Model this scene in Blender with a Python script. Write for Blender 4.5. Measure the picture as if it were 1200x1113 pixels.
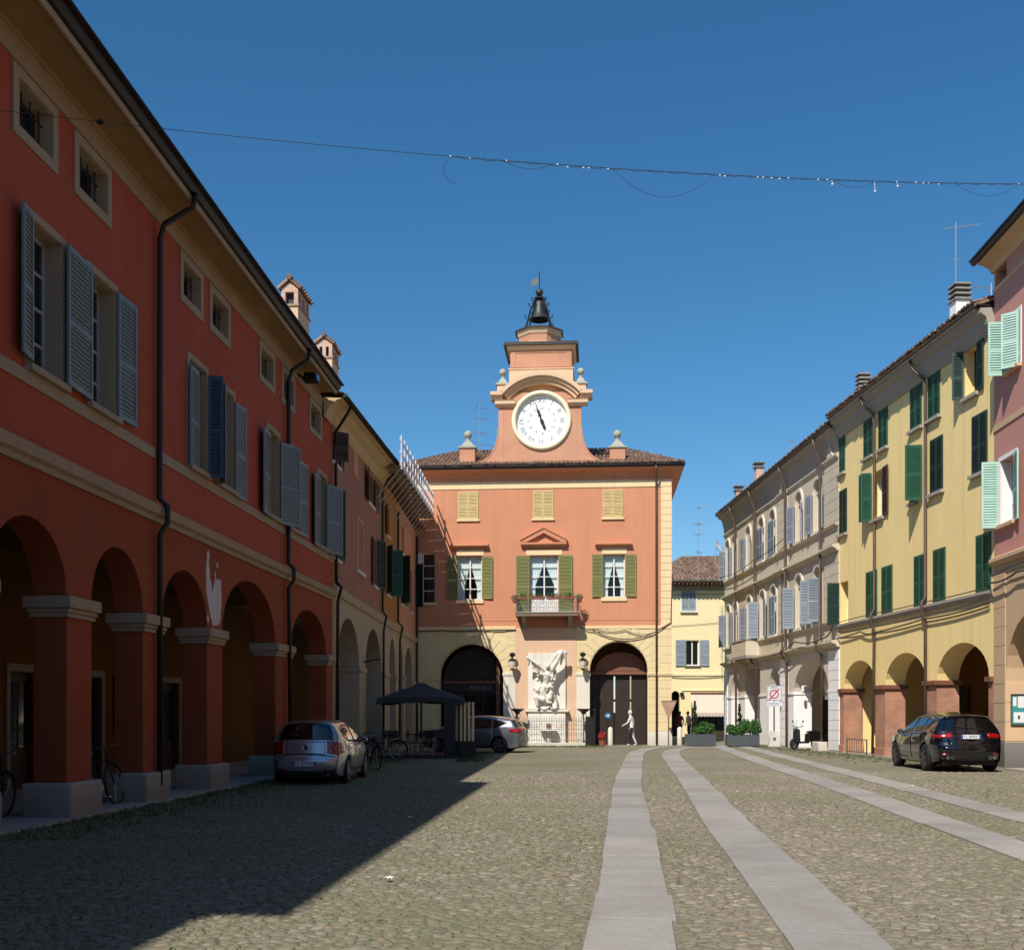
import bpy, bmesh, math, random
from mathutils import Vector, Matrix
from mathutils.geometry import tessellate_polygon

for _o in list(bpy.data.objects):
    bpy.data.objects.remove(_o)
SC = bpy.context.scene
COL = SC.collection
RND = random.Random(11)
rad = math.radians

# ------------------------------------------------------------------ camera
cam_d = bpy.data.cameras.new('camera')
cam = bpy.data.objects.new('camera', cam_d)
COL.objects.link(cam)
cam.location = (0, 0, 1.6)
cam.rotation_euler = (rad(90), 0, 0)
cam_d.sensor_width = 36.0
cam_d.lens = 39.0
cam_d.shift_y = 0.23375
cam_d.clip_start = 0.1
cam_d.clip_end = 3000
SC.camera = cam

# ------------------------------------------------------------------ light
SUN_DIR = Vector((0.41, 0.85, -1.0)).normalized()      # direction the light travels
SUN_EL = math.asin(-SUN_DIR.z)
SUN_AZ = math.atan2(-SUN_DIR.x, -SUN_DIR.y)
world = bpy.data.worlds.new('World')
SC.world = world
world.use_nodes = True
wn = world.node_tree
for n in list(wn.nodes):
    wn.nodes.remove(n)
sky = wn.nodes.new('ShaderNodeTexSky')
sky.sky_type = 'NISHITA'
sky.sun_disc = False
sky.sun_elevation = SUN_EL
sky.sun_rotation = SUN_AZ % (2 * math.pi)
sky.altitude = 400
sky.air_density = 1.0
sky.dust_density = 0.3
sky.ozone_density = 4.0
bg = wn.nodes.new('ShaderNodeBackground')
bg.inputs['Strength'].default_value = 0.115
wo = wn.nodes.new('ShaderNodeOutputWorld')
hsv = wn.nodes.new('ShaderNodeHueSaturation')      # the clear, deep blue of that day, over the whole dome alike
hsv.inputs['Hue'].default_value = 0.493
hsv.inputs['Saturation'].default_value = 1.25
wn.links.new(sky.outputs[0], hsv.inputs['Color'])
wn.links.new(hsv.outputs[0], bg.inputs['Color'])
wn.links.new(bg.outputs[0], wo.inputs['Surface'])

sun_d = bpy.data.lights.new('sun', 'SUN')
sun_d.energy = 5.0
sun_d.angle = rad(0.5)
sun_d.color = (1.0, 0.955, 0.885)
sun = bpy.data.objects.new('sun', sun_d)
COL.objects.link(sun)
sun.location = (-20, -40, 60)
sun.rotation_euler = (-SUN_DIR).to_track_quat('Z', 'Y').to_euler()

SC.view_settings.view_transform = 'Standard'
SC.view_settings.look = 'None'
SC.view_settings.exposure = 0.05
SC.view_settings.gamma = 1.0
SC.view_settings.use_curve_mapping = False
SC.cycles.max_bounces = 8
SC.cycles.diffuse_bounces = 4
SC.cycles.transparent_max_bounces = 12

# ------------------------------------------------------------------ materials
def s2l(c):
    return tuple((x / 12.92 if x <= 0.04045 else ((x + 0.055) / 1.055) ** 2.4) for x in [v / 255.0 for v in c])

def nd(nt, typ, **kw):
    n = nt.nodes.new(typ)
    for k, v in kw.items():
        setattr(n, k, v)
    return n

def base_mat(name):
    m = bpy.data.materials.new(name)
    m.use_nodes = True
    nt = m.node_tree
    b = nt.nodes['Principled BSDF']
    return m, nt, b

def flat(name, col, rough=0.6, metal=0.0, spec=0.5, var=0.0, scale=8.0, bump=0.0, coat=0.0):
    """painted / metal / fabric surface with optional soft variation and fine relief"""
    m, nt, b = base_mat(name)
    c = (*s2l(col), 1)
    b.inputs['Base Color'].default_value = c
    b.inputs['Roughness'].default_value = rough
    b.inputs['Metallic'].default_value = metal
    b.inputs['Specular IOR Level'].default_value = spec
    if coat:
        b.inputs['Coat Weight'].default_value = coat
        b.inputs['Coat Roughness'].default_value = 0.04
    if var or bump:
        geo = nd(nt, 'ShaderNodeNewGeometry')
        no = nd(nt, 'ShaderNodeTexNoise')
        no.inputs['Scale'].default_value = scale
        no.inputs['Detail'].default_value = 6
        no.inputs['Roughness'].default_value = 0.65
        nt.links.new(geo.outputs['Position'], no.inputs['Vector'])
        if var:
            r = nd(nt, 'ShaderNodeMapRange')
            r.inputs['From Min'].default_value = 0.3
            r.inputs['From Max'].default_value = 0.7
            r.inputs['To Min'].default_value = 1 - var
            r.inputs['To Max'].default_value = 1 + var
            nt.links.new(no.outputs['Fac'], r.inputs['Value'])
            mx = nd(nt, 'ShaderNodeVectorMath', operation='SCALE')
            mx.inputs[0].default_value = c[:3]
            nt.links.new(r.outputs[0], mx.inputs['Scale'])
            nt.links.new(mx.outputs[0], b.inputs['Base Color'])
        if bump:
            bp = nd(nt, 'ShaderNodeBump')
            bp.inputs['Strength'].default_value = bump
            bp.inputs['Distance'].default_value = 0.02
            nt.links.new(no.outputs['Fac'], bp.inputs['Height'])
            nt.links.new(bp.outputs[0], b.inputs['Normal'])
    return m

def plaster(name, col, dirt=(110, 95, 75), amt=0.35, var=0.12, rough=0.9, bump=0.25, streak=0.5, damp=0.0):
    """wall render: cloudy tone, patches, rain streaks, grain"""
    m, nt, b = base_mat(name)
    L = nt.links.new
    geo = nd(nt, 'ShaderNodeNewGeometry')
    n1 = nd(nt, 'ShaderNodeTexNoise'); n1.inputs['Scale'].default_value = 0.55; n1.inputs['Detail'].default_value = 8; n1.inputs['Roughness'].default_value = 0.62
    L(geo.outputs['Position'], n1.inputs['Vector'])
    mp = nd(nt, 'ShaderNodeMapping'); mp.inputs['Scale'].default_value = (3.2, 3.2, 0.16)
    L(geo.outputs['Position'], mp.inputs['Vector'])
    n2 = nd(nt, 'ShaderNodeTexNoise'); n2.inputs['Scale'].default_value = 1.0; n2.inputs['Detail'].default_value = 5; n2.inputs['Roughness'].default_value = 0.6
    L(mp.outputs[0], n2.inputs['Vector'])
    n3 = nd(nt, 'ShaderNodeTexNoise'); n3.inputs['Scale'].default_value = 22; n3.inputs['Detail'].default_value = 6; n3.inputs['Roughness'].default_value = 0.7
    L(geo.outputs['Position'], n3.inputs['Vector'])
    r1 = nd(nt, 'ShaderNodeMapRange'); r1.inputs['From Min'].default_value = 0.3; r1.inputs['From Max'].default_value = 0.7
    r1.inputs['To Min'].default_value = 1 - var; r1.inputs['To Max'].default_value = 1 + var
    L(n1.outputs['Fac'], r1.inputs['Value'])
    r3 = nd(nt, 'ShaderNodeMapRange'); r3.inputs['From Min'].default_value = 0.3; r3.inputs['From Max'].default_value = 0.7
    r3.inputs['To Min'].default_value = 0.93; r3.inputs['To Max'].default_value = 1.07
    L(n3.outputs['Fac'], r3.inputs['Value'])
    mu = nd(nt, 'ShaderNodeMath', operation='MULTIPLY'); L(r1.outputs[0], mu.inputs[0]); L(r3.outputs[0], mu.inputs[1])
    sc = nd(nt, 'ShaderNodeVectorMath', operation='SCALE'); sc.inputs[0].default_value = s2l(col); L(mu.outputs[0], sc.inputs['Scale'])
    # dirt mask = streaks * cloud
    rs = nd(nt, 'ShaderNodeMapRange'); rs.inputs['From Min'].default_value = 0.5; rs.inputs['From Max'].default_value = 0.78
    rs.inputs['To Min'].default_value = 0.0; rs.inputs['To Max'].default_value = amt
    md = nd(nt, 'ShaderNodeMath', operation='MULTIPLY_ADD'); md.inputs[1].default_value = streak
    ma = nd(nt, 'ShaderNodeMath', operation='MULTIPLY'); ma.inputs[1].default_value = 1 - streak
    L(n1.outputs['Fac'], ma.inputs[0]); L(n2.outputs['Fac'], md.inputs[0]); L(ma.outputs[0], md.inputs[2])
    L(md.outputs[0], rs.inputs['Value'])
    fac = rs.outputs[0]
    if damp:
        # rising damp near the ground, a stain with its own ragged outline
        sp = nd(nt, 'ShaderNodeSeparateXYZ'); L(geo.outputs['Position'], sp.inputs[0])
        ad = nd(nt, 'ShaderNodeMath', operation='MULTIPLY_ADD'); ad.inputs[1].default_value = 1.6
        L(n1.outputs['Fac'], ad.inputs[0])
        neg = nd(nt, 'ShaderNodeMath', operation='MULTIPLY'); neg.inputs[1].default_value = -1.0; L(sp.outputs['Z'], neg.inputs[0]); L(neg.outputs[0], ad.inputs[2])
        rr = nd(nt, 'ShaderNodeMapRange'); rr.inputs['From Min'].default_value = 0.1; rr.inputs['From Max'].default_value = 0.7
        rr.inputs['To Max'].default_value = damp; L(ad.outputs[0], rr.inputs['Value'])
        mxx = nd(nt, 'ShaderNodeMath', operation='MAXIMUM'); L(fac, mxx.inputs[0]); L(rr.outputs[0], mxx.inputs[1]); fac = mxx.outputs[0]
    mix = nd(nt, 'ShaderNodeMix', data_type='RGBA'); L(fac, mix.inputs['Factor'])
    L(sc.outputs[0], mix.inputs['A']); mix.inputs['B'].default_value = (*s2l(dirt), 1)
    L(mix.outputs['Result'], b.inputs['Base Color'])
    b.inputs['Roughness'].default_value = rough
    b.inputs['Specular IOR Level'].default_value = 0.25
    bp = nd(nt, 'ShaderNodeBump'); bp.inputs['Strength'].default_value = bump; bp.inputs['Distance'].default_value = 0.015
    L(n3.outputs['Fac'], bp.inputs['Height']); L(bp.outputs[0], b.inputs['Normal'])
    return m

def moss_shade_side(nt, geo, fac, amt=0.45):
    # moss tint grows leftwards: part real moss, part shade put into the ground colour
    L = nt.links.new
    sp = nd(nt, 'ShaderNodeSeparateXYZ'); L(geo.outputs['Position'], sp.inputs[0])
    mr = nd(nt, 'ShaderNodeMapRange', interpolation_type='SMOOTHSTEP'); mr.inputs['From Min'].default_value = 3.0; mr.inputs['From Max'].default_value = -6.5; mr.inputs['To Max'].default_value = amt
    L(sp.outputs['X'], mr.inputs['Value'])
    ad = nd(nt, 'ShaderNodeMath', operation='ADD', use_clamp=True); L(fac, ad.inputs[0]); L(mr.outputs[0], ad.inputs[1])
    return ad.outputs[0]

def island_mat(name, cols, rough=0.85, var=0.25, scale=30, bump=0.3, moss=None, moss_scale=0.7, moss_lo=0.5, moss_hi=0.7, moss_amt=0.6, damp=False):
    """stones, tiles, leaves: every loose piece gets its own tone out of a ramp"""
    m, nt, b = base_mat(name)
    L = nt.links.new
    geo = nd(nt, 'ShaderNodeNewGeometry')
    oi = nd(nt, 'ShaderNodeObjectInfo')
    ad = nd(nt, 'ShaderNodeMath', operation='ADD'); L(geo.outputs['Random Per Island'], ad.inputs[0]); L(oi.outputs['Random'], ad.inputs[1])
    fr = nd(nt, 'ShaderNodeMath', operation='FRACT'); L(ad.outputs[0], fr.inputs[0])
    rp = nd(nt, 'ShaderNodeValToRGB')
    el = rp.color_ramp.elements
    while len(el) < len(cols):
        el.new(0.5)
    for i, c in enumerate(cols):
        el[i].position = i / max(1, len(cols) - 1)
        el[i].color = (*s2l(c), 1)
    L(fr.outputs[0], rp.inputs['Fac'])
    no = nd(nt, 'ShaderNodeTexNoise'); no.inputs['Scale'].default_value = scale; no.inputs['Detail'].default_value = 5; no.inputs['Roughness'].default_value = 0.7
    L(geo.outputs['Position'], no.inputs['Vector'])
    r = nd(nt, 'ShaderNodeMapRange'); r.inputs['From Min'].default_value = 0.3; r.inputs['From Max'].default_value = 0.7
    r.inputs['To Min'].default_value = 1 - var; r.inputs['To Max'].default_value = 1 + var
    L(no.outputs['Fac'], r.inputs['Value'])
    sc = nd(nt, 'ShaderNodeVectorMath', operation='SCALE'); L(rp.outputs['Color'], sc.inputs[0]); L(r.outputs[0], sc.inputs['Scale'])
    out = sc.outputs[0]
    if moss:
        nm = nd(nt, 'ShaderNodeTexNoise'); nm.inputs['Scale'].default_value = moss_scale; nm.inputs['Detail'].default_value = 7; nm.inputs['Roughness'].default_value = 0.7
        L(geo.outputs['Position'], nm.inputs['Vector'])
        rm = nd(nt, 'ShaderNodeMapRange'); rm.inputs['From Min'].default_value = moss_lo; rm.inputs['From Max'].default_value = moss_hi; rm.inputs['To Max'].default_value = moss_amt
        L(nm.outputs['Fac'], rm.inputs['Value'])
        mx = nd(nt, 'ShaderNodeMix', data_type='RGBA'); L(moss_shade_side(nt, geo, rm.outputs[0]) if damp else rm.outputs[0], mx.inputs['Factor']); L(out, mx.inputs['A']); mx.inputs['B'].default_value = (*s2l(moss), 1)
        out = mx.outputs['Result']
    L(out, b.inputs['Base Color'])
    b.inputs['Roughness'].default_value = rough
    b.inputs['Specular IOR Level'].default_value = 0.3
    bp = nd(nt, 'ShaderNodeBump'); bp.inputs['Strength'].default_value = bump; bp.inputs['Distance'].default_value = 0.01
    L(no.outputs['Fac'], bp.inputs['Height']); L(bp.outputs[0], b.inputs['Normal'])
    return m

def glass_clear(name, tint=(0.9, 0.95, 0.95), ior=1.5):
    m = bpy.data.materials.new(name); m.use_nodes = True
    nt = m.node_tree
    for n in list(nt.nodes):
        nt.nodes.remove(n)
    o = nd(nt, 'ShaderNodeOutputMaterial'); mx = nd(nt, 'ShaderNodeMixShader'); fr = nd(nt, 'ShaderNodeFresnel'); fr.inputs['IOR'].default_value = ior
    t = nd(nt, 'ShaderNodeBsdfTransparent'); t.inputs['Color'].default_value = (*tint, 1)
    g = nd(nt, 'ShaderNodeBsdfGlossy'); g.inputs['Roughness'].default_value = 0.02
    ge = nd(nt, 'ShaderNodeNewGeometry'); sb_ = nd(nt, 'ShaderNodeMath', operation='SUBTRACT'); sb_.inputs[0].default_value = 1.0; ml = nd(nt, 'ShaderNodeMath', operation='MULTIPLY')
    nt.links.new(ge.outputs['Backfacing'], sb_.inputs[1]); nt.links.new(fr.outputs[0], ml.inputs[0]); nt.links.new(sb_.outputs[0], ml.inputs[1])
    nt.links.new(ml.outputs[0], mx.inputs[0]); nt.links.new(t.outputs[0], mx.inputs[1]); nt.links.new(g.outputs[0], mx.inputs[2]); nt.links.new(mx.outputs[0], o.inputs['Surface'])
    return m

def brick_mat(name, c1, c2, mortar):
    m, nt, b = base_mat(name)
    L = nt.links.new
    geo = nd(nt, 'ShaderNodeNewGeometry')
    tc = nd(nt, 'ShaderNodeTexCoord')
    sp = nd(nt, 'ShaderNodeSeparateXYZ'); L(tc.outputs['Object'], sp.inputs[0])
    ad = nd(nt, 'ShaderNodeMath', operation='ADD'); L(sp.outputs['X'], ad.inputs[0]); L(sp.outputs['Y'], ad.inputs[1])
    cb = nd(nt, 'ShaderNodeCombineXYZ'); L(ad.outputs[0], cb.inputs['X']); L(sp.outputs['Z'], cb.inputs['Y'])
    br = nd(nt, 'ShaderNodeTexBrick')
    br.inputs['Color1'].default_value = (*s2l(c1), 1); br.inputs['Color2'].default_value = (*s2l(c2), 1); br.inputs['Mortar'].default_value = (*s2l(mortar), 1)
    br.inputs['Scale'].default_value = 1.0
    br.inputs['Brick Width'].default_value = 0.26; br.inputs['Row Height'].default_value = 0.07; br.inputs['Mortar Size'].default_value = 0.008
    L(cb.outputs[0], br.inputs['Vector'])
    no = nd(nt, 'ShaderNodeTexNoise'); no.inputs['Scale'].default_value = 1.3; no.inputs['Detail'].default_value = 6; L(geo.outputs['Position'], no.inputs['Vector'])
    r = nd(nt, 'ShaderNodeMapRange'); r.inputs['From Min'].default_value = 0.3; r.inputs['From Max'].default_value = 0.7; r.inputs['To Min'].default_value = 0.8; r.inputs['To Max'].default_value = 1.2
    L(no.outputs['Fac'], r.inputs['Value'])
    sc = nd(nt, 'ShaderNodeVectorMath', operation='SCALE'); L(br.outputs['Color'], sc.inputs[0]); L(r.outputs[0], sc.inputs['Scale'])
    L(sc.outputs[0], b.inputs['Base Color']); b.inputs['Roughness'].default_value = 0.9
    bp = nd(nt, 'ShaderNodeBump'); bp.inputs['Strength'].default_value = 0.5; bp.inputs['Distance'].default_value = 0.01; bp.invert = True
    L(br.outputs['Fac'], bp.inputs['Height']); L(bp.outputs[0], b.inputs['Normal'])
    return m

M = {}
# walls
M['red'] = plaster('red_render', (172, 82, 57), (126, 72, 54), 0.5, 0.13, damp=0.5)
M['red_low'] = plaster('orange_red_render', (150, 74, 44), (110, 64, 44), 0.5, 0.14, damp=0.5)
M['coral'] = plaster('coral_render', (204, 140, 106), (166, 112, 86), 0.55, 0.08, bump=0.2)
M['coral_old'] = plaster('weathered_coral_render', (202, 146, 116), (164, 148, 126), 0.9, 0.16)
M['cream_m'] = plaster('cream_render', (232, 206, 160), (190, 165, 115), 0.4, 0.06)
M['ochre_m'] = plaster('straw_yellow_render', (222, 202, 156), (180, 160, 122), 0.55, 0.09, damp=0.3)
M['beige_m'] = plaster('beige_render', (216, 180, 148), (184, 152, 124), 0.4, 0.06)
M['white_stone'] = plaster('white_stone', (224, 216, 200), (150, 142, 128), 0.5, 0.08, damp=0.45)
M['marble'] = plaster('white_marble', (226, 220, 208), (140, 132, 120), 0.6, 0.08)
M['cream_t'] = plaster('peach_cream_render', (222, 188, 154), (176, 148, 122), 0.6, 0.08)
M['dial_rim'] = plaster('ivory_stone', (236, 226, 196), (200, 190, 160), 0.4, 0.05)
M['balcony_stone'] = plaster('brown_balcony_stone', (132, 108, 92), (90, 74, 64), 0.5, 0.1)
M['grey_stone'] = plaster('grey_stone', (150, 145, 136), (95, 92, 85), 0.5, 0.15, damp=0.5)
M['plinth_pale'] = plaster('worn_pale_plinth', (176, 166, 150), (110, 100, 86), 0.7, 0.16, damp=0.6)
M['dark_stone'] = plaster('plinth_stone', (128, 124, 118), (80, 78, 70), 0.6, 0.15, damp=0.6)
M['tan_trim'] = plaster('tan_trim_render', (166, 146, 120), (112, 98, 80), 0.5, 0.10)
M['soffit'] = plaster('ochre_soffit', (158, 126, 84), (108, 86, 60), 0.5, 0.18)
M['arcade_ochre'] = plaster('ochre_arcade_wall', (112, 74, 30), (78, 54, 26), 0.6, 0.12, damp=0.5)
M['pinkB'] = plaster('dusty_pink_render', (168, 116, 96), (140, 100, 82), 0.5, 0.12)
M['orangeB'] = plaster('amber_render', (178, 124, 66), (140, 100, 60), 0.5, 0.10)
M['beigeB'] = plaster('pale_beige_render', (182, 164, 138), (140, 124, 100), 0.6, 0.10, damp=0.5)
M['coveB'] = plaster('cream_cove', (204, 178, 134), (160, 140, 110), 0.4, 0.08)
M['yellow'] = plaster('pale_yellow_render', (246, 217, 150), (200, 172, 120), 0.6, 0.07, bump=0.15)
M['yellow2'] = plaster('lemon_yellow_render', (240, 222, 172), (206, 186, 138), 0.4, 0.04, bump=0.15)
M['greyG'] = plaster('greige_render', (208, 194, 170), (140, 128, 110), 0.75, 0.10)
M['greyG2'] = plaster('greige_smooth_render', (214, 200, 184), (160, 146, 130), 0.4, 0.06)
M['whiteG'] = plaster('whitewash', (242, 238, 233), (180, 172, 160), 0.35, 0.04, damp=0.3)
M['pinkP'] = plaster('salmon_pink_render', (206, 146, 132), (176, 116, 104), 0.4, 0.08)
M['beigeP'] = plaster('buff_stone', (214, 180, 142), (170, 142, 112), 0.45, 0.08, damp=0.5)
M['patch'] = plaster('bare_white_plaster', (206, 196, 190), (150, 140, 135), 0.4, 0.08)
M['cornice_grey'] = plaster('grey_cornice', (168, 158, 146), (110, 102, 94), 0.6, 0.10)
M['brown_wood'] = flat('brown_painted_wood', (124, 78, 58), 0.6, var=0.12, scale=3)
M['dark_wood'] = flat('dark_stained_wood', (44, 28, 22), 0.55, var=0.2, scale=4)
M['board'] = flat('scaffold_boards', (150, 118, 84), 0.8, var=0.25, scale=4, bump=0.2)
# joinery
M['sh_blue'] = flat('grey_blue_shutter_paint', (120, 134, 136), 0.55, var=0.12, scale=3)
M['sh_navy'] = flat('dark_blue_shutter_paint', (52, 66, 84), 0.5, var=0.1, scale=3)
M['sh_green'] = flat('dark_green_shutter_paint', (36, 86, 62), 0.5, var=0.12, scale=3)
M['sh_deep'] = flat('deep_green_shutter_paint', (26, 54, 44), 0.5, var=0.12, scale=3)
M['sh_olive'] = flat('olive_shutter_paint', (128, 126, 72), 0.55, var=0.12, scale=3)
M['sh_tan'] = flat('tan_shutter_paint', (206, 180, 122), 0.6, var=0.08, scale=3)
M['sh_pale'] = flat('pale_blue_shutter_paint', (146, 154, 162), 0.55, var=0.1, scale=3)
M['sh_mint'] = flat('mint_shutter_paint', (178, 210, 194), 0.5, var=0.08, scale=3)
M['sh_brown'] = flat('brown_shutter_paint', (66, 48, 38), 0.55, var=0.12, scale=3)
M['white_paint'] = flat('white_window_paint', (226, 224, 216), 0.5, var=0.06, scale=6)
M['grey_paint'] = flat('grey_window_paint', (168, 170, 168), 0.5, var=0.06, scale=6)
M['glass'] = flat('window_glass', (22, 28, 32), 0.04, spec=0.6)
M['glass_clear'] = glass_clear('clear_glass')
M['curtain'] = flat('white_curtain_cloth', (236, 234, 230), 0.9, var=0.05)
# metal etc
M['gutter'] = flat('dark_brown_gutter', (44, 34, 30), 0.5, metal=0.2, var=0.15)
M['pipe_brown'] = flat('copper_brown_pipe', (98, 80, 70), 0.5, metal=0.3, var=0.2, scale=3)
M['iron'] = flat('wrought_iron', (34, 34, 36), 0.55, metal=0.4)
M['iron_grey'] = flat('grey_ironwork', (96, 98, 98), 0.5, metal=0.4)
M['steel'] = flat('bare_steel', (176, 178, 180), 0.35, metal=0.85)
M['galv'] = flat('galvanised_metal', (178, 180, 182), 0.45, metal=0.6, var=0.1)
M['alu'] = flat('white_aluminium', (220, 222, 224), 0.4, metal=0.2, var=0.08)
M['bronze'] = flat('bronze_patina', (62, 66, 60), 0.5, metal=0.5, var=0.3, scale=6)
M['lead'] = flat('dark_lead_flashing', (58, 54, 52), 0.6, metal=0.2, var=0.2)
M['black'] = flat('black_plastic', (18, 18, 20), 0.5)
M['blackcloth'] = flat('black_canvas', (58, 58, 64), 0.9, var=0.12, scale=4)
M['rubber'] = flat('tyre_rubber', (22, 22, 22), 0.85)
M['cable'] = flat('grey_cable_sheath', (70, 62, 56), 0.7)
M['wire'] = flat('steel_wire', (60, 62, 66), 0.6)
M['tile'] = island_mat('terracotta_tiles', [(120, 94, 78), (144, 112, 92), (104, 84, 74), (158, 130, 110), (118, 102, 92)], 0.9, 0.25, 12, 0.3)
M['stonegrey_ball'] = plaster('lichened_stone', (168, 168, 152), (120, 124, 108), 0.6, 0.12)
M['brick'] = brick_mat('terracotta_brick', (180, 128, 102), (166, 114, 90), (176, 140, 116))
M['brick_ch'] = brick_mat('chimney_brick', (206, 168, 146), (190, 150, 130), (204, 188, 170))
M['concrete'] = plaster('concrete', (190, 184, 172), (130, 126, 116), 0.5, 0.1)
M['paper'] = flat('paper', (232, 230, 224), 0.8)
M['ink'] = flat('dark_ink', (40, 40, 46), 0.8)
M['ink_grey'] = flat('grey_numeral_paint', (120, 124, 138), 0.8)
M['dial'] = flat('white_dial_enamel', (244, 243, 240), 0.45)
M['leaf'] = island_mat('shrub_leaves', [(34, 66, 26), (52, 92, 36), (72, 112, 48), (44, 78, 34)], 0.6, 0.15, 10, 0.0)
M['leaf_dark'] = island_mat('dark_leaves', [(24, 48, 24), (36, 62, 30), (50, 74, 38)], 0.6, 0.15, 10, 0.0)
M['grass'] = island_mat('grass_blades', [(52, 70, 30), (78, 92, 44), (64, 82, 36), (96, 104, 58)], 0.8, 0.15, 10, 0.0)
M['petal_red'] = island_mat('red_petals', [(170, 30, 30), (200, 52, 40), (150, 24, 40)], 0.7, 0.1, 10, 0.0)
M['terracotta'] = flat('terracotta_pot', (150, 84, 60), 0.85, var=0.12)

# ------------------------------------------------------------------ mesh builder
class MB:
    def __init__(s):
        s.v = []; s.f = []
    def add(s, vs, fs):
        o = len(s.v)
        s.v += [tuple(p) for p in vs]
        s.f += [tuple(i + o for i in f) for f in fs]
        return s
    def box(s, x0, x1, y0, y1, z0, z1, mt=None):
        vs = [(x0, y0, z0), (x1, y0, z0), (x1, y1, z0), (x0, y1, z0), (x0, y0, z1), (x1, y0, z1), (x1, y1, z1), (x0, y1, z1)]
        if mt is not None:
            vs = [mt @ Vector(p) for p in vs]
        return s.add(vs, [(0, 3, 2, 1), (4, 5, 6, 7), (0, 1, 5, 4), (1, 2, 6, 5), (2, 3, 7, 6), (3, 0, 4, 7)])
    def taper(s, x0, x1, y0, y1, z0, z1, k, ky=None):
        """box whose top is scaled by k"""
        ky = k if ky is None else ky
        cx, cy, hx, hy = (x0 + x1) / 2, (y0 + y1) / 2, (x1 - x0) / 2, (y1 - y0) / 2
        vs = [(cx + a * hx, cy + b * hy, z0) for a, b in ((-1, -1), (1, -1), (1, 1), (-1, 1))] + [(cx + a * hx * k, cy + b * hy * ky, z1) for a, b in ((-1, -1), (1, -1), (1, 1), (-1, 1))]
        return s.add(vs, [(0, 3, 2, 1), (4, 5, 6, 7), (0, 1, 5, 4), (1, 2, 6, 5), (2, 3, 7, 6), (3, 0, 4, 7)])
    def prism(s, poly, y0, y1, holes=()):
        """polygon in the x-z plane (with holes) extruded from y0 to y1"""
        loops = [list(poly)] + [list(h) for h in holes]
        tris = tessellate_polygon([[Vector((x, 0, z)) for x, z in l] for l in loops])
        flatp = [p for l in loops for p in l]
        n = len(flatp)
        vs = [(x, y0, z) for x, z in flatp] + [(x, y1, z) for x, z in flatp]
        fs = [tuple(t) for t in tris] + [tuple(i + n for i in reversed(t)) for t in tris]
        o = 0
        for l in loops:
            k = len(l)
            for i in range(k):
                a, b = o + i, o + (i + 1) % k
                fs.append((a, b, b + n, a + n))
            o += k
        return s.add(vs, fs)
    def sweep(s, prof, x0, x1, skew=None):
        """profile of (y, z) points run along x; skew(y,z,end) may alter it"""
        n = len(prof)
        vs = [(x0, y, z) for y, z in prof] + [(x1, y, z) for y, z in (skew if skew else prof)]
        fs = [(i, (i + 1) % n, (i + 1) % n + n, i + n) for i in range(n)]
        tr = tessellate_polygon([[Vector((0, y, z)) for y, z in prof]])
        fs += [tuple(t) for t in tr] + [tuple(i + n for i in reversed(t)) for t in tr]
        return s.add(vs, fs)
    def tube(s, pts, r, n=6, close=False, r2=None):
        P = [Vector(p) for p in pts]
        m = len(P)
        rings = []
        up = Vector((0, 0, 1))
        prev = None
        for i, p in enumerate(P):
            if close:
                t = P[(i + 1) % m] - P[i - 1]
            else:
                t = P[min(i + 1, m - 1)] - P[max(i - 1, 0)]
            if t.length < 1e-9:
                t = Vector((0, 0, 1))
            t.normalize()
            if prev is None:
                a = up if abs(t.z) < 0.9 else Vector((1, 0, 0))
                e1 = t.cross(a).normalized()
            else:
                e1 = (prev - t * prev.dot(t))
                if e1.length < 1e-6:
                    e1 = t.cross(up if abs(t.z) < 0.9 else Vector((1, 0, 0)))
                e1.normalize()
            prev = e1
            e2 = t.cross(e1)
            rr = r if r2 is None else r + (r2 - r) * i / max(1, m - 1)
            rings.append([p + (e1 * math.cos(2 * math.pi * k / n) + e2 * math.sin(2 * math.pi * k / n)) * rr for k in range(n)])
        vs = [q for g in rings for q in g]
        fs = []
        for i in range(m if close else m - 1):
            j = (i + 1) % m
            for k in range(n):
                k2 = (k + 1) % n
                fs.append((i * n + k, i * n + k2, j * n + k2, j * n + k))
        if not close:
            fs.append(tuple(range(n - 1, -1, -1)))
            fs.append(tuple((m - 1) * n + k for k in range(n)))
        return s.add(vs, fs)
    def lathe(s, prof, n=16, c=(0, 0, 0), mt=None, axis='z'):
        """profile of (r, z)"""
        vs = []
        for r, z in prof:
            for k in range(n):
                a = 2 * math.pi * k / n
                p = (r * math.cos(a), r * math.sin(a), z)
                if axis == 'y':
                    p = (p[0], p[2], p[1])
                elif axis == 'x':
                    p = (p[2], p[0], p[1])
                p = Vector((p[0] + c[0], p[1] + c[1], p[2] + c[2]))
                vs.append(mt @ p if mt is not None else p)
        m = len(prof)
        fs = []
        for i in range(m - 1):
            for k in range(n):
                k2 = (k + 1) % n
                fs.append((i * n + k, i * n + k2, (i + 1) * n + k2, (i + 1) * n + k))
        fs.append(tuple(range(n - 1, -1, -1)))
        fs.append(tuple((m - 1) * n + k for k in range(n)))
        return s.add(vs, fs)
    def ball(s, c, r, n=12, sc=(1, 1, 1), mt=None):
        m = max(4, n // 2)
        vs = []
        for i in range(m + 1):
            th = math.pi * (0.02 + 0.96 * i / m)
            for k in range(n):
                a = 2 * math.pi * k / n
                p = Vector((r * math.sin(th) * math.cos(a) * sc[0], r * math.sin(th) * math.sin(a) * sc[1], r * math.cos(th) * sc[2]))
                if mt is not None:
                    p = mt @ p
                vs.append(p + Vector(c))
        fs = []
        for i in range(m):
            for k in range(n):
                k2 = (k + 1) % n
                fs.append((i * n + k, (i + 1) * n + k, (i + 1) * n + k2, i * n + k2))
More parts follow.
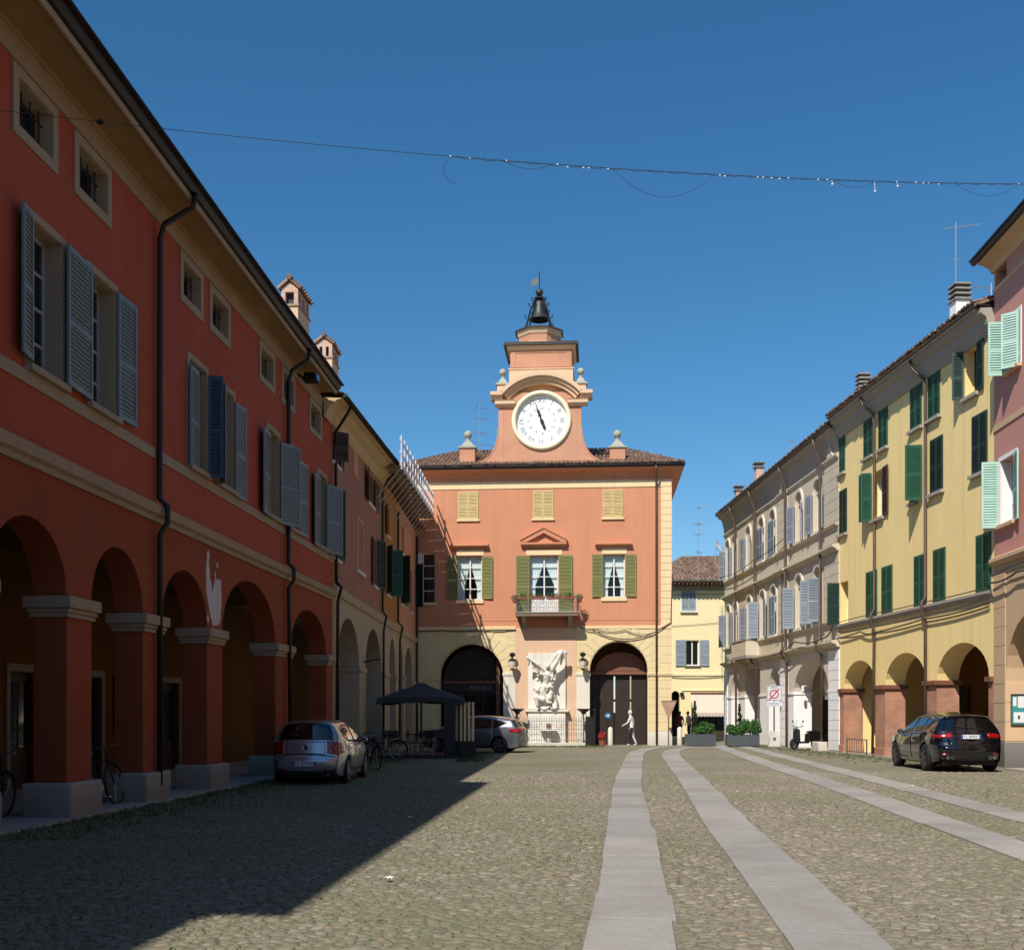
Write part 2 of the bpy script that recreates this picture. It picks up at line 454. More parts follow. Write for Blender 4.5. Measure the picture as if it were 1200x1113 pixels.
        fs.append(tuple(range(n)))
        fs.append(tuple(m * n + k for k in range(n - 1, -1, -1)))
        return s.add(vs, fs)
    def mesh(s, name, smooth=False, recalc=True):
        me = bpy.data.meshes.new(name)
        me.from_pydata(s.v, [], s.f)
        if recalc and s.f:
            bm = bmesh.new(); bm.from_mesh(me)
            bmesh.ops.recalc_face_normals(bm, faces=bm.faces)
            bm.to_mesh(me); bm.free()
        if smooth:
            for p in me.polygons:
                p.use_smooth = True
        me.update()
        return me
    def build(s, name, mat, parent=None, smooth=False, bevel=0.0, recalc=True):
        me = s.mesh(name, smooth, recalc)
        return link(name, me, mat, parent, bevel)

def link(name, me, mat=None, parent=None, bevel=0.0, loc=None, rotz=None):
    if mat is not None and not me.materials:
        me.materials.append(M[mat] if isinstance(mat, str) else mat)
    o = bpy.data.objects.new(name, me)
    COL.objects.link(o)
    if parent is not None:
        o.parent = parent
    if loc is not None:
        o.location = loc
    if rotz is not None:
        o.rotation_euler = (0, 0, rotz)
    if bevel:
        b = o.modifiers.new('bevel', 'BEVEL'); b.width = bevel; b.segments = 2; b.limit_method = 'ANGLE'; b.angle_limit = rad(40)
    return o

def tag(o, label=None, cat=None, group=None, kind=None):
    if label: o['label'] = label
    if cat: o['category'] = cat
    if group: o['group'] = group
    if kind: o['kind'] = kind
    return o

def thing(name, label, cat, loc=(0, 0, 0), rotz=0.0, group=None):
    o = bpy.data.objects.new(name, None)
    o.empty_display_size = 0.3
    COL.objects.link(o)
    o.location = loc; o.rotation_euler = (0, 0, rotz)
    return tag(o, label, cat, group)

def copy_tree(o, parent=None):
    c = o.copy(); COL.objects.link(c)
    if parent is not None:
        c.parent = parent
    for ch in list(o.children):
        copy_tree(ch, c)
    return c

def building(name, label, cat, a, b):
    ang = math.atan2(b[1] - a[1], b[0] - a[0])
    r = thing(name, label, cat, (a[0], a[1], 0), ang)
    return r

def wpt(root, x, y, z):
    """local point of a building -> world"""
    a = root.rotation_euler.z
    return Vector((root.location.x + x * math.cos(a) - y * math.sin(a), root.location.y + x * math.sin(a) + y * math.cos(a), root.location.z + z))

def rect(x0, x1, z0, z1):
    return [(x0, z0), (x1, z0), (x1, z1), (x0, z1)]

def ell(cx, cz, a, b, t0=180, t1=0, n=16):
    return [(cx + a * math.cos(rad(t0 + (t1 - t0) * i / n)), cz + b * math.sin(rad(t0 + (t1 - t0) * i / n))) for i in range(n + 1)]

def arcade_outline(u0, u1, ztop, arches, z0=0.0):
    """arches: (left, right, springing height, rise)"""
    p = [(u0, z0)]
    for l, r, sp, ri in arches:
        p += [(l, z0)] + ell((l + r) / 2, sp, (r - l) / 2, ri) + [(r, z0)]
    p += [(u1, z0), (u1, ztop), (u0, ztop)]
    return p

def arch_hole(x0, x1, z0, zs, n=10):
    return [(x0, z0), (x1, z0)] + ell((x0 + x1) / 2, zs, (x1 - x0) / 2, (x1 - x0) / 2, 0, 180, n)

def text_mesh(name, s, size, ext=0.004, align='CENTER'):
    cu = bpy.data.curves.new(name, 'FONT')
    cu.body = s; cu.size = size; cu.extrude = ext; cu.align_x = align; cu.align_y = 'CENTER'
    o = bpy.data.objects.new(name, cu)
    COL.objects.link(o)
    dg = bpy.context.evaluated_depsgraph_get()
    me = bpy.data.meshes.new_from_object(o.evaluated_get(dg))
    bpy.data.objects.remove(o); bpy.data.curves.remove(cu)
    me.materials.clear()
    return me

# ------------------------------------------------------------------ joinery
_cache = {}
def shutter(parent, hinge, z0, z1, w, mat, d=0.03, ang=0.0, side=1, near=False, hollow=False, label=None):
    """one louvred leaf. hinge = u of the hinge edge; side=+1 leaf runs towards +u, -1 towards -u;
    ang = degrees swung outwards from lying flat along the wall"""
    h = z1 - z0
    key = (round(w, 2), round(h, 2), mat, side)
    if key not in _cache:
        st, t = 0.055, 0.04
        f = MB()
        f.box(0, st, -t / 2, t / 2, 0, h).box(w - st, w, -t / 2, t / 2, 0, h)
        mid = h * 0.46
        for za, zb in ((0, 0.09), (mid - 0.04, mid + 0.04), (h - 0.08, h)):
            f.box(st, w - st, -t / 2 + 0.003, t / 2 - 0.003, za, zb)
        sgn_ = 0.0
        f.box(st, w - st, sgn_ - .001, sgn_ + .001, .09, mid - .04).box(st, w - st, sgn_ - .001, sgn_ + .001, mid + .04, h - .08)
        fm = f.mesh('shutter')
        fm.materials.append(M[mat])
        sl = MB()
        spots = []
        pitch = 0.07
        for za, zb in ((0.09, mid - 0.04), (mid + 0.04, h - 0.08)):
            n = max(1, int((zb - za) / pitch))
            for i in range(n):
                spots.append(za + (i + 0.5) * (zb - za) / n)
        one = MB()
        mt = Matrix.Rotation(rad(-42 if side > 0 else 42), 4, 'X')
        one.box(st, w - st, -0.004, 0.004, -0.036, 0.034, mt)
        om = one.mesh('slat'); om.materials.append(M[mat])
        for z in spots:
            sl.box(st, w - st, -0.004, 0.004, -0.036, 0.034, Matrix.Translation((0, 0, z)) @ mt)
        sm = sl.mesh('slats'); sm.materials.append(M[mat])
        _cache[key] = (fm, sm, om, spots)
    fm, sm, om, spots = _cache[key]
    o = bpy.data.objects.new('shutter', fm); COL.objects.link(o); o.parent = parent
    o.location = (hinge, -d - 0.02, z0)
    o.rotation_euler = (0, 0, -rad(ang) if side > 0 else math.pi + rad(ang))
    if near:
        for z in spots:
            c = bpy.data.objects.new('slat', om); COL.objects.link(c); c.parent = o; c.location = (0, 0, z)
    else:
        c = bpy.data.objects.new('slats', sm); COL.objects.link(c); c.parent = o; c['kind'] = 'stuff'
    if label:
        o['label'] = label
    return o

_cv = [0.62, 0.55, 0.7]
def window(parent, u0, u1, z0, z1, depth=0.16, frame='white_paint', glass='glass', cols=2, rows=3, each=True, sill=None, sill_h=0.1, sill_d=0.08, curtain=False, label=None, bars=False):
    w, h = u1 - u0, z1 - z0
    fw, mw, tw = 0.06, 0.035, 0.022
    f = MB()
    y0, y1 = depth, depth + 0.06
    f.box(u0, u0 + fw, y0, y1, z0, z1).box(u1 - fw, u1, y0, y1, z0, z1)
    f.box(u0 + fw, u1 - fw, y0, y1, z0, z0 + fw).box(u0 + fw, u1 - fw, y0, y1, z1 - fw, z1)
    xs = [u0 + fw] + [u0 + w * i / cols for i in range(1, cols)] + [u1 - fw]
    zs = [z0 + fw] + [z0 + h * i / rows for i in range(1, rows)] + [z1 - fw]
    for x in xs[1:-1]:
        f.box(x - mw, x + mw, y0 - 0.01, y1 - 0.002, z0 + fw, z1 - fw)
    for z in zs[1:-1]:
        f.box(u0 + fw, u1 - fw, y0 + 0.01, y1 - 0.01, z - tw, z + tw)
    o = f.build('window', frame, parent)
    if label: o['label'] = label
    if each:
        pw = (w - 2 * fw) / cols; ph = (h - 2 * fw) / rows
        pm = MB().box(-pw / 2, pw / 2, -0.004, 0.004, -ph / 2, ph / 2).mesh('pane'); pm.materials.append(M[glass])
        for i in range(cols):
            for j in range(rows):
                c = bpy.data.objects.new('pane', pm); COL.objects.link(c); c.parent = o
                c.location = (u0 + fw + pw * (i + 0.5), y0 + 0.035, z0 + fw + ph * (j + 0.5))
                c.rotation_euler = (RND.uniform(-.006, .006), 0, RND.uniform(-.008, .008))
    else:
        for i in range(cols):
            xa, xb = xs[i], xs[i + 1]
            MB().box(xa, xb, y0 + 0.03, y0 + 0.036, z0 + fw, z1 - fw).build('pane', glass, o)
    if sill:
        MB().box(u0 - 0.1, u1 + 0.1, -sill_d, depth, z0 - sill_h, z0 - 0.002).build('sill', sill, o)
    if curtain:
        _cv.append(_cv.pop(0))
        for sgn in (-1, 1):
            c = MB(); n = 14; m = 10
            vs = []
            half = w / 2 - fw
            for j in range(m + 1):
                v = j / m
                zz = z1 - fw - v * (h - 2 * fw)
                # drawn aside towards the bottom third then hanging straight
                open_ = 0.98 - (_cv[0] + sgn * .04) * min(1, max(0, (v - 0.1) / 0.62)) ** 1.2
                for i in range(n + 1):
                    s_ = i / n
                    x = (u0 + fw + s_ * half * open_) if sgn < 0 else (u1 - fw - s_ * half * open_)
                    vs.append((x, y1 + 0.06 + 0.022 * math.sin(s_ * 26 + v), zz))
            fs = [(j * (n + 1) + i, j * (n + 1) + i + 1, (j + 1) * (n + 1) + i + 1, (j + 1) * (n + 1) + i) for j in range(m) for i in range(n)]
            c.add(vs, fs); c.build('curtain', 'curtain', o, smooth=True)
    return o

def surround(parent, u0, u1, z0, z1, t, mat, proud=0.03, name='window_surround', bottom=True):
    b = t if bottom else 0
    return MB().prism(rect(u0 - t, u1 + t, z0 - b, z1 + t), -proud, -0.002, [rect(u0, u1, z0, z1)]).build(name, mat, parent) if bottom else \
        MB().prism([(u0 - t, z0), (u0, z0), (u0, z1), (u1, z1), (u1, z0), (u1 + t, z0), (u1 + t, z1 + t), (u0 - t, z1 + t)], -proud, -0.002).build(name, mat, parent)

def reveal(parent, u0, u1, z0, z1, mat, dep):
    b = MB(); t = .012
    b.box(u0, u0 + t, .001, dep, z0, z1).box(u1 - t, u1, .001, dep, z0, z1).box(u0 + t, u1 - t, .001, dep, z1 - t, z1).box(u0 + t, u1 - t, .001, dep, z0, z0 + t)
    return b.build('window_reveal', mat, parent)

def roof(parent, L, depth, ze, ov, pitch=0.36, x0=0.0, tiles=True, tile_rows=None, hip=0.0, ridge=None):
    """roof slab from the eave up to the ridge and down at the back, plus tiles in one mesh"""
    rd = ridge or depth / 2
    zr = ze + (rd + ov) * pitch
    b = MB()
    p = [(-ov, ze), (rd, zr), (2 * rd + ov, ze), (2 * rd + ov, ze - 0.08), (rd, zr - 0.1), (-ov, ze - 0.08)]
    if hip:
        # hipped ends
        vs = [(x0, -ov, ze), (L, -ov, ze), (L, 2 * rd + ov, ze), (x0, 2 * rd + ov, ze), (x0 + hip, rd, zr), (L - hip, rd, zr)]
        vs += [(x, y, z - 0.08) for x, y, z in vs[:4]]
        b.add(vs, [(0, 1, 5, 4), (1, 2, 5), (2, 3, 4, 5), (3, 0, 4), (6, 7, 1, 0), (7, 8, 2, 1), (8, 9, 3, 2), (9, 6, 0, 3), (9, 8, 7, 6)])
    else:
        b.sweep(p, x0, L)
    ro = b.build('roof', 'tile', parent)
    if tiles:
        t = MB()
        pitchx, seg = 0.21, 0.40
        sl = math.sqrt((rd + ov) ** 2 + (zr - ze) ** 2)
        ny = -(zr - ze) / sl; nz = (rd + ov) / sl
        rows = int(sl / seg) + 1
        if tile_rows: rows = min(rows, tile_rows)
        n = int((L - x0) / pitchx)
        for i in range(n):
            x = x0 + (i + 0.5) * (L - x0) / n
            jit = RND.uniform(-.03, .03)
            for r in range(rows):
                s0 = -0.06 + r * seg + jit; s1 = s0 + seg + 0.05
                if s1 > sl: break
                if hip:
                    yy = s0 / sl * (rd)
                    if x < x0 + hip * yy / rd or x > L - hip * yy / rd: continue
                dx = RND.uniform(-.012, .012)
                vs = []
                for (s_, rr, lift) in ((s0, 0.1, 0.045), (s1, 0.085, 0.015)):
                    y = -ov + (rd + ov) * s_ / sl; z = ze + (zr - ze) * s_ / sl
                    for k in range(5):
                        a = math.pi * k / 4
                        o_ = lift + rr * 0.75 * math.sin(a)
                        vs.append((x + dx + rr * math.cos(a), y + ny * o_, z + nz * o_))
                t.add(vs, [(k, k + 1, k + 6, k + 5) for k in range(4)] + [(4, 3, 2, 1, 0)])
        tm = t.build('roof_tiles', 'tile', ro, recalc=False); tm['kind'] = 'stuff'
    return ro

def gutter(parent, x0, x1, d, z, r=0.09, mat='gutter', d1=None, name='gutter'):
    b = MB()
    def pr(dd):
        return [(-dd - r * math.cos(a), z + r * (-math.sin(a)) + 0.02) for a in [math.pi * k / 6 for k in range(7)]]
    p = pr(d); q = pr(d if d1 is None else d1)
    b.sweep(p, x0, x1, q)
    return b.build(name, mat, parent)

def pipe(parent, pts, r=0.055, mat='gutter', name='downpipe', n=8):
    return MB().tube(pts, r, n).build(name, mat, parent, smooth=True)

def shell(parent, L, depth, z0, z1, mat, x0=0.0, back=True):
    b = MB()
    b.box(x0, x0 + 0.3, 0.5, depth, z0, z1).box(L - 0.3, L, 0.5, depth, z0, z1)
    if back: b.box(x0 + 0.3, L - 0.3, depth - 0.3, depth, z0, z1)
    return b.build('side_wall', mat, parent)

# ------------------------------------------------------------------ setting: ground
def ground_mat():
    m, nt, b = base_mat('cobbled_ground')
    L = nt.links.new
    geo = nd(nt, 'ShaderNodeNewGeometry')
    vo = nd(nt, 'ShaderNodeTexVoronoi'); vo.inputs['Scale'].default_value = 8.5
    L(geo.outputs['Position'], vo.inputs['Vector'])
    ve = nd(nt, 'ShaderNodeTexVoronoi', feature='DISTANCE_TO_EDGE'); ve.inputs['Scale'].default_value = 8.5
    L(geo.outputs['Position'], ve.inputs['Vector'])
    sp = nd(nt, 'ShaderNodeSeparateXYZ'); L(vo.outputs['Color'], sp.inputs[0])
    rp = nd(nt, 'ShaderNodeValToRGB')
    cols = [(130, 122, 106), (148, 139, 122), (137, 128, 112), (156, 147, 130)]
    while len(rp.color_ramp.elements) < 4: rp.color_ramp.elements.new(0.5)
    for i, c in enumerate(cols):
        rp.color_ramp.elements[i].position = i / 3; rp.color_ramp.elements[i].color = (*s2l(c), 1)
    L(sp.outputs['X'], rp.inputs['Fac'])
    ed = nd(nt, 'ShaderNodeMapRange'); ed.inputs['From Min'].default_value = 0.02; ed.inputs['From Max'].default_value = 0.16; L(ve.outputs['Distance'], ed.inputs['Value'])
    gap = nd(nt, 'ShaderNodeMix', data_type='RGBA'); L(ed.outputs[0], gap.inputs['Factor']); gap.inputs['A'].default_value = (*s2l((120, 112, 95)), 1); L(rp.outputs['Color'], gap.inputs['B'])
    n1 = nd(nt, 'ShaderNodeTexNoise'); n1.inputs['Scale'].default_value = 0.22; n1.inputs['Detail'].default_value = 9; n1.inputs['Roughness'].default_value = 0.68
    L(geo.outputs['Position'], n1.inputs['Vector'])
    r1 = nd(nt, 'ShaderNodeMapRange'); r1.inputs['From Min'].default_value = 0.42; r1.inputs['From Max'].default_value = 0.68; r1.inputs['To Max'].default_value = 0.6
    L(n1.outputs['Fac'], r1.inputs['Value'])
    mx = nd(nt, 'ShaderNodeMix', data_type='RGBA'); L(moss_shade_side(nt, geo, r1.outputs[0]), mx.inputs['Factor']); L(gap.outputs['Result'], mx.inputs['A']); mx.inputs['B'].default_value = (*s2l((98, 104, 66)), 1)
    L(mx.outputs['Result'], b.inputs['Base Color'])
    b.inputs['Roughness'].default_value = 0.95; b.inputs['Specular IOR Level'].default_value = 0.2
    bp = nd(nt, 'ShaderNodeBump'); bp.inputs['Strength'].default_value = 0.5; bp.inputs['Distance'].default_value = 0.012
    L(ed.outputs[0], bp.inputs['Height']); L(bp.outputs[0], b.inputs['Normal'])
    return m
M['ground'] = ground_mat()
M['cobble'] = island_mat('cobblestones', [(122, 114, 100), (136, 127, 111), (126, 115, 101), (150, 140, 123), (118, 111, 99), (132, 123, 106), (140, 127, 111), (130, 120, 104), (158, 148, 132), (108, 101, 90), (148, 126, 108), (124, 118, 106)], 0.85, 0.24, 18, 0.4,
                         moss=(98, 104, 66), moss_scale=0.2, moss_lo=0.44, moss_hi=0.66, moss_amt=0.6, damp=True)  # damp turns on the leftward moss that also darkens the shaded cobbles
M['slab'] = island_mat('granite_track_slabs', [(150, 146, 139), (162, 157, 149), (142, 138, 133), (166, 160, 152)], 0.8, 0.16, 28, 0.35,
                       moss=(128, 118, 104), moss_scale=0.9, moss_lo=0.44, moss_hi=0.72, moss_amt=0.55)
M['paving'] = plaster('worn_paving', (170, 160, 146), (110, 102, 90), 0.5, 0.12)

g = MB()
nx, ny = 40, 40
g.add([(-300, -120, 0), (300, -120, 0), (300, 700, 0), (-300, 700, 0)], [(0, 1, 2, 3)])
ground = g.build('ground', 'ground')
tag(ground, kind='structure')

TRACKS = [
    [(4, .42), (7.54, .81), (10.12, 1.1), (17.19, 1.82), (25.06, 2.62), (38.5, 4.22), (46, 5.2), (50.5, 6.1), (54, 7.35), (56.6, 9.3)],
    [(4, 1.85), (7.54, 2.25), (10.72, 2.59), (16.4, 3.18), (24.2, 4.08), (38.5, 5.65), (46.2, 6.62), (50.5, 7.5), (53.5, 8.7), (55.2, 10.4)],
    [(4, 5.0), (9, 5.54), (13, 5.97), (20, 6.72), (24, 7.15), (38, 8.5), (53, 10.1), (58, 10.7)],
    [(4, 6.55), (17, 7.87), (21.5, 8.32), (28, 8.98), (40, 10.1), (53, 11.3), (58, 11.8)],
]
def smooth_path(pts, step=0.35):
    out = []
    n = len(pts)
    for i in range(n - 1):
        p0 = pts[max(i - 1, 0)]; p1 = pts[i]; p2 = pts[i + 1]; p3 = pts[min(i + 2, n - 1)]
        d = math.hypot(p2[0] - p1[0], p2[1] - p1[1]); k = max(2, int(d / step))
        for j in range(k):
            t = j / k
            q = []
            for a in (1, 0):
                m1 = (p2[a] - p0[a]) / max(1e-6, (p2[0] - p0[0])) * (p2[0] - p1[0]) if a == 1 else (p2[0] - p1[0])
                m2 = (p3[a] - p1[a]) / max(1e-6, (p3[0] - p1[0])) * (p2[0] - p1[0]) if a == 1 else (p2[0] - p1[0])
                q.append((2 * t**3 - 3 * t**2 + 1) * p1[a] + (t**3 - 2 * t**2 + t) * m1 + (-2 * t**3 + 3 * t**2) * p2[a] + (t**3 - t**2) * m2)
            out.append(tuple(q))
    out.append((pts[-1][1], pts[-1][0]))
    return out
TPATH = [smooth_path(t) for t in TRACKS]
TW = [0.64, 0.69, 0.66, 0.62]
def on_track(x, y, pad=0.0):
    for P, w in zip(TPATH, TW):
        # paths run monotonically in y
        lo, hi = 0, len(P) - 1
        if y < P[0][1] or y > P[-1][1]: continue
        while hi - lo > 1:
            mid = (lo + hi) // 2
            if P[mid][1] <= y: lo = mid
            else: hi = mid
        t = (y - P[lo][1]) / max(1e-6, P[hi][1] - P[lo][1])
        cx = P[lo][0] + t * (P[hi][0] - P[lo][0])
        slope = (P[hi][0] - P[lo][0]) / max(1e-6, P[hi][1] - P[lo][1])
        if abs(x - cx) < (w / 2 + pad) * math.sqrt(1 + slope * slope): return True
    return False
for P, w in zip(TPATH, TW):
    tr = thing('stone_track', None, None)
    tr['kind'] = 'structure'
    acc = 0; start = 0
    # cumulative length
    cum = [0]
    for i in range(1, len(P)):
        cum.append(cum[-1] + math.hypot(P[i][0] - P[i-1][0], P[i][1] - P[i-1][1]))
    def at(s):
        s = min(max(s, 0), cum[-1] - 1e-6)
        i = max(0, min(len(cum) - 2, next(k for k in range(len(cum)) if cum[k] > s) - 1))
        t = (s - cum[i]) / (cum[i+1] - cum[i])
        x = P[i][0] + t * (P[i+1][0] - P[i][0]); y = P[i][1] + t * (P[i+1][1] - P[i][1])
        dx, dy = P[i+1][0] - P[i][0], P[i+1][1] - P[i][1]; l = math.hypot(dx, dy)
        return x, y, dx / l, dy / l
    s = 0.0
    while s < cum[-1] - 0.3:
        ln = RND.uniform(1.1, 2.3) if s < 38 else RND.uniform(0.7, 1.1)
        e = min(s + ln, cum[-1])
        ww = w / 2 + RND.uniform(-.012, .012); off = RND.uniform(-.012, .012); zt = 0.02 + RND.uniform(-.0015, .0015)
        k = 3
        top = []
        for j in range(k + 1):
            x, y, dx, dy = at(s + 0.005 + (e - s - 0.010) * j / k)
            top.append(((x + dy * (-ww + off), y - dx * (-ww + off)), (x + dy * (ww + off), y - dx * (ww + off))))
        vs = []
        tilt = RND.uniform(-.003, .003)
        for a, b_ in top:
            vs += [(a[0], a[1], zt + tilt), (b_[0], b_[1], zt - tilt), (a[0], a[1], -0.08), (b_[0], b_[1], -0.08)]
        fs = []
        for j in range(k):
            o_ = j * 4
            fs += [(o_, o_ + 1, o_ + 5, o_ + 4), (o_ + 2, o_, o_ + 4, o_ + 6), (o_ + 1, o_ + 3, o_ + 7, o_ + 5)]
        fs += [(0, 2, 3, 1), (k * 4, k * 4 + 1, k * 4 + 3, k * 4 + 2)]
        MB().add(vs, fs).build('paving_slab', 'slab', tr, bevel=0.004)
        s = e

def cobble_ring(cx, cy, rx, ry, a, h, n=8):
    vs = []
    ca, sa = math.cos(a), math.sin(a)
    w = [RND.uniform(.78, 1.12) for _ in range(n)]
    tx, ty = RND.uniform(-.12, .12), RND.uniform(-.12, .12)
    for (k, z) in ((1.0, -0.01), (0.93, h * 0.62), (0.6, h)):
        for i in range(n):
            t = 2 * math.pi * i / n
            x = rx * k * w[i] * math.cos(t); y = ry * k * w[i] * math.sin(t)
            vs.append((cx + x * ca - y * sa, cy + x * sa + y * ca, z + (x * tx + y * ty if z > 0 else 0)))
    fs = []
    for r in range(2):
        for i in range(n):
            j = (i + 1) % n
            fs.append((r * n + i, r * n + j, (r + 1) * n + j, (r + 1) * n + i))
    fs.append(tuple(2 * n + i for i in range(n)))
    return vs, fs
spots = []
py = 0.1
row = 0
y = 6.4
while y < 31:
    xmax = 0.47 * y + 0.4
    x = -min(xmax, 7.75 - 0.0715 * y) + (0.07 if row % 2 else 0)
    while x < xmax:
        jx, jy = x + RND.uniform(-.05, .05), y + RND.uniform(-.045, .045)
        if not on_track(jx, jy, 0.05) and RND.random() > 0.035:
            spots.append((jx, jy))
        x += 0.116
    y += py; row += 1
order = sorted(range(len(spots)), key=lambda i: spots[i][1] + 0.25 * abs(spots[i][0] - 1.5) + RND.uniform(0, .2))
inview = [i for i in order if spots[i][1] > 7.6 and abs(spots[i][0]) < spots[i][1] * .45]
single = set(inview[:300])
cb = MB()
for i, (x, y) in enumerate(spots):
    n_ = 8 if y < 14 else (6 if y < 22 else 5)
    rx = RND.uniform(.038, .07); ry = rx * RND.uniform(.6, .95)
    h = RND.uniform(.004, .014)
    a = RND.uniform(-1.2, 1.2)
    if i in single:
        vs, fs = cobble_ring(0, 0, rx, ry, a, h, n_)
        me = bpy.data.meshes.new('cobble'); me.from_pydata(vs, [], fs)
        for p in me.polygons: p.use_smooth = True
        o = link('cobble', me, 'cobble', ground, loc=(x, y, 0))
    else:
        vs, fs = cobble_ring(x, y, rx, ry, a, h, n_)
        cb.add(vs, fs)
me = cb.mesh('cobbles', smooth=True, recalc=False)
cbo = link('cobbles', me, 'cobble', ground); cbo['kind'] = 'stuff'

def tufts(name, pts, hmin, hmax, per=5, spread=0.05, mat='grass'):
    b = MB()
    for x, y in pts:
        for _ in range(per):
            a = RND.uniform(0, 6.28); r = RND.uniform(0, spread)
            px, pq = x + r * math.cos(a), y + r * math.sin(a)
            h = RND.uniform(hmin, hmax); w = RND.uniform(.003, .007) * (1 + h * 4); t = RND.uniform(0, 6.28); ln = RND.uniform(.1, .7) * h
            dx, dy = math.cos(t), math.sin(t)
            b.add([(px - dy * w, pq + dx * w, -.01), (px + dy * w, pq - dx * w, -.01), (px + dx * ln * .4 + dy * w * .6, pq + dy * ln * .4 - dx * w * .6, h * .7), (px + dx * ln, pq + dy * ln, h)], [(0, 1, 2), (0, 2, 3)])
    o = b.build(name, mat, recalc=False)
    tag(o, kind='stuff')
    return o
def wall_left(y):
    return -7.99 + 0.0715 * y if y < 34.2 else -5.54 + 0.0189 * (y - 34.2)
pts = []
for _ in range(2300):
    y = RND.uniform(14, 40) ** 1.0
    d = abs(RND.gauss(0, .75)) + 0.15
    pts.append((wall_left(y) + d, y))
tufts('grass', pts, .015, .07, 5, .07).__setitem__('label', 'grass growing at the foot of the shaded red arcade')
pts = []
while len(pts) < 5200:
    y = RND.uniform(6.6, 30); x = RND.uniform(-.47 * y, .47 * y)
    if x < wall_left(y) + .3 or on_track(x, y, -0.0): continue
    k = math.sin(x * .7 + 1.3) * math.cos(y * .45 + x * .2) + RND.gauss(0, .5)
    if k > 0.35: pts.append((x, y))
tufts('grass', pts, .008, .022, 4, .06).__setitem__('label', 'sparse low grass sprouting between the sunlit cobbles')
pts = []
for _ in range(1600):
    if RND.random() < .5:
        x, y = RND.uniform(-2.0, 4.6), 55.9 - abs(RND.gauss(0, 1.2))
    else:
        y = RND.uniform(37, 47); x = -1.9 + abs(RND.gauss(0, .5))
    pts.append((x, y))
for _ in range(900):
    y = RND.uniform(36, 56); w_ = 13.95 - .035 * (y - 36)
    x = w_ - abs(RND.gauss(0, 1.0)) - .2
    if not on_track(x, y, .05): pts.append((x, y))
tufts('grass', pts, .02, .08, 4, .08).__setitem__('label', 'grass along the fountain railing and the far house fronts')

# ------------------------------------------------------------------ red arcaded palace (left)
A0, A1 = (-7.99, 0.0), (-5.54, 34.2)
red = building('palace', 'long dark red three storey palace with arcade filling the left side of the square', 'building', A0, A1)
AL = 34.287
AR = [(-4.6, -2.2, 3.4, 1.15), (-1.3, 1.2, 3.4, 1.15), (2.1, 4.6, 3.4, 1.15), (5.6, 8.1, 3.4, 1.15), (9.4, 11.5, 3.4, 1.05), (12.35, 14.0, 3.4, 0.85), (14.72, 16.93, 3.4, 1.02), (17.77, 19.81, 3.4, 1.02), (20.68, 23.12, 3.4, 1.03), (24.06, 28.1, 3.4, 1.32), (29.55, 33.52, 3.4, 1.15)]
MB().prism(arcade_outline(-5.5, AL, 5.15, AR), 0, 0.52).build('arcade_wall', 'red_low', red)
# upper wall with window openings
attic = [(15.48, 16.46), (17.3, 18.31), (21.72, 22.68), (23.38, 24.4), (26.86, 27.86), (28.8, 29.75), (31.6, 32.7), (4.5, 5.5), (8.5, 9.5), (11.7, 12.7)]
firstf = [(15.77, 16.74), (17.66, 18.6), (22.05, 23.0), (23.75, 24.75), (27.42, 28.35), (29.25, 30.15), (32.48, 33.4), (4.6, 5.5), (8.6, 9.5), (11.8, 12.7)]
holes = [rect(a, b, 9.8, 10.47) for a, b in attic] + [rect(a, b, 6.56, 8.66) for a, b in firstf]
MB().prism(rect(-5.5, AL, 5.15, 11.0), 0, 0.4, holes).build('upper_wall', 'red', red)
# arcade interior: back wall with doors, cross walls, ceiling, floor
doors = [(10.9, 12.1), (15.0, 16.3), (18.9, 20.1), (22.6, 23.7), (25.4, 26.9), (30.6, 32.0)]
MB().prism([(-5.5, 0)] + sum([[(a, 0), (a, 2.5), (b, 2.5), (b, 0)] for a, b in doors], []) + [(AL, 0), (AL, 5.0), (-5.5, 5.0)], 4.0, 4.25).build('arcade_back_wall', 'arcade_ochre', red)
for a, b in doors:
    d = MB().box(a, b, 4.12, 4.18, 0, 2.5)
    do = d.build('door', 'dark_wood', red)
    MB().box(a + 0.12, (a + b) / 2 - 0.05, 4.105, 4.118, 0.9, 2.3).box((a + b) / 2 + 0.05, b - 0.12, 4.105, 4.118, 0.9, 2.3).build('pane', 'glass', do)
    MB().prism([(a - .14, 0), (a, 0), (a, 2.5), (b, 2.5), (b, 0), (b + .14, 0), (b + .14, 2.66), (a - .14, 2.66)], 3.95, 3.998).build('door_surround', 'grey_stone', red)
for a, b in ((13.0, 14.3), (16.9, 17.8), (21.0, 21.9), (27.6, 28.6)):
    window(red, a, b, 1.1, 2.6, depth=3.94, frame='dark_wood', each=False, rows=2)
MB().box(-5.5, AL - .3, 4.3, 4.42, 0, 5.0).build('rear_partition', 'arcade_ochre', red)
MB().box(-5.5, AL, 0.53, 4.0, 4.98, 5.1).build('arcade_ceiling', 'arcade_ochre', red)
MB().box(-5.5, AL, -0.2, 4.0, -0.1, 0.05).build('arcade_floor', 'paving', red)
shell(red, AL, 12, 5.0, 11.0, 'red', x0=-5.5)
MB().box(-5.5, -5.2, 0.5, 12, 0, 5.0).box(AL - 0.3, AL, 4.25, 12, 0, 5.0).build('side_wall', 'red_low', red)
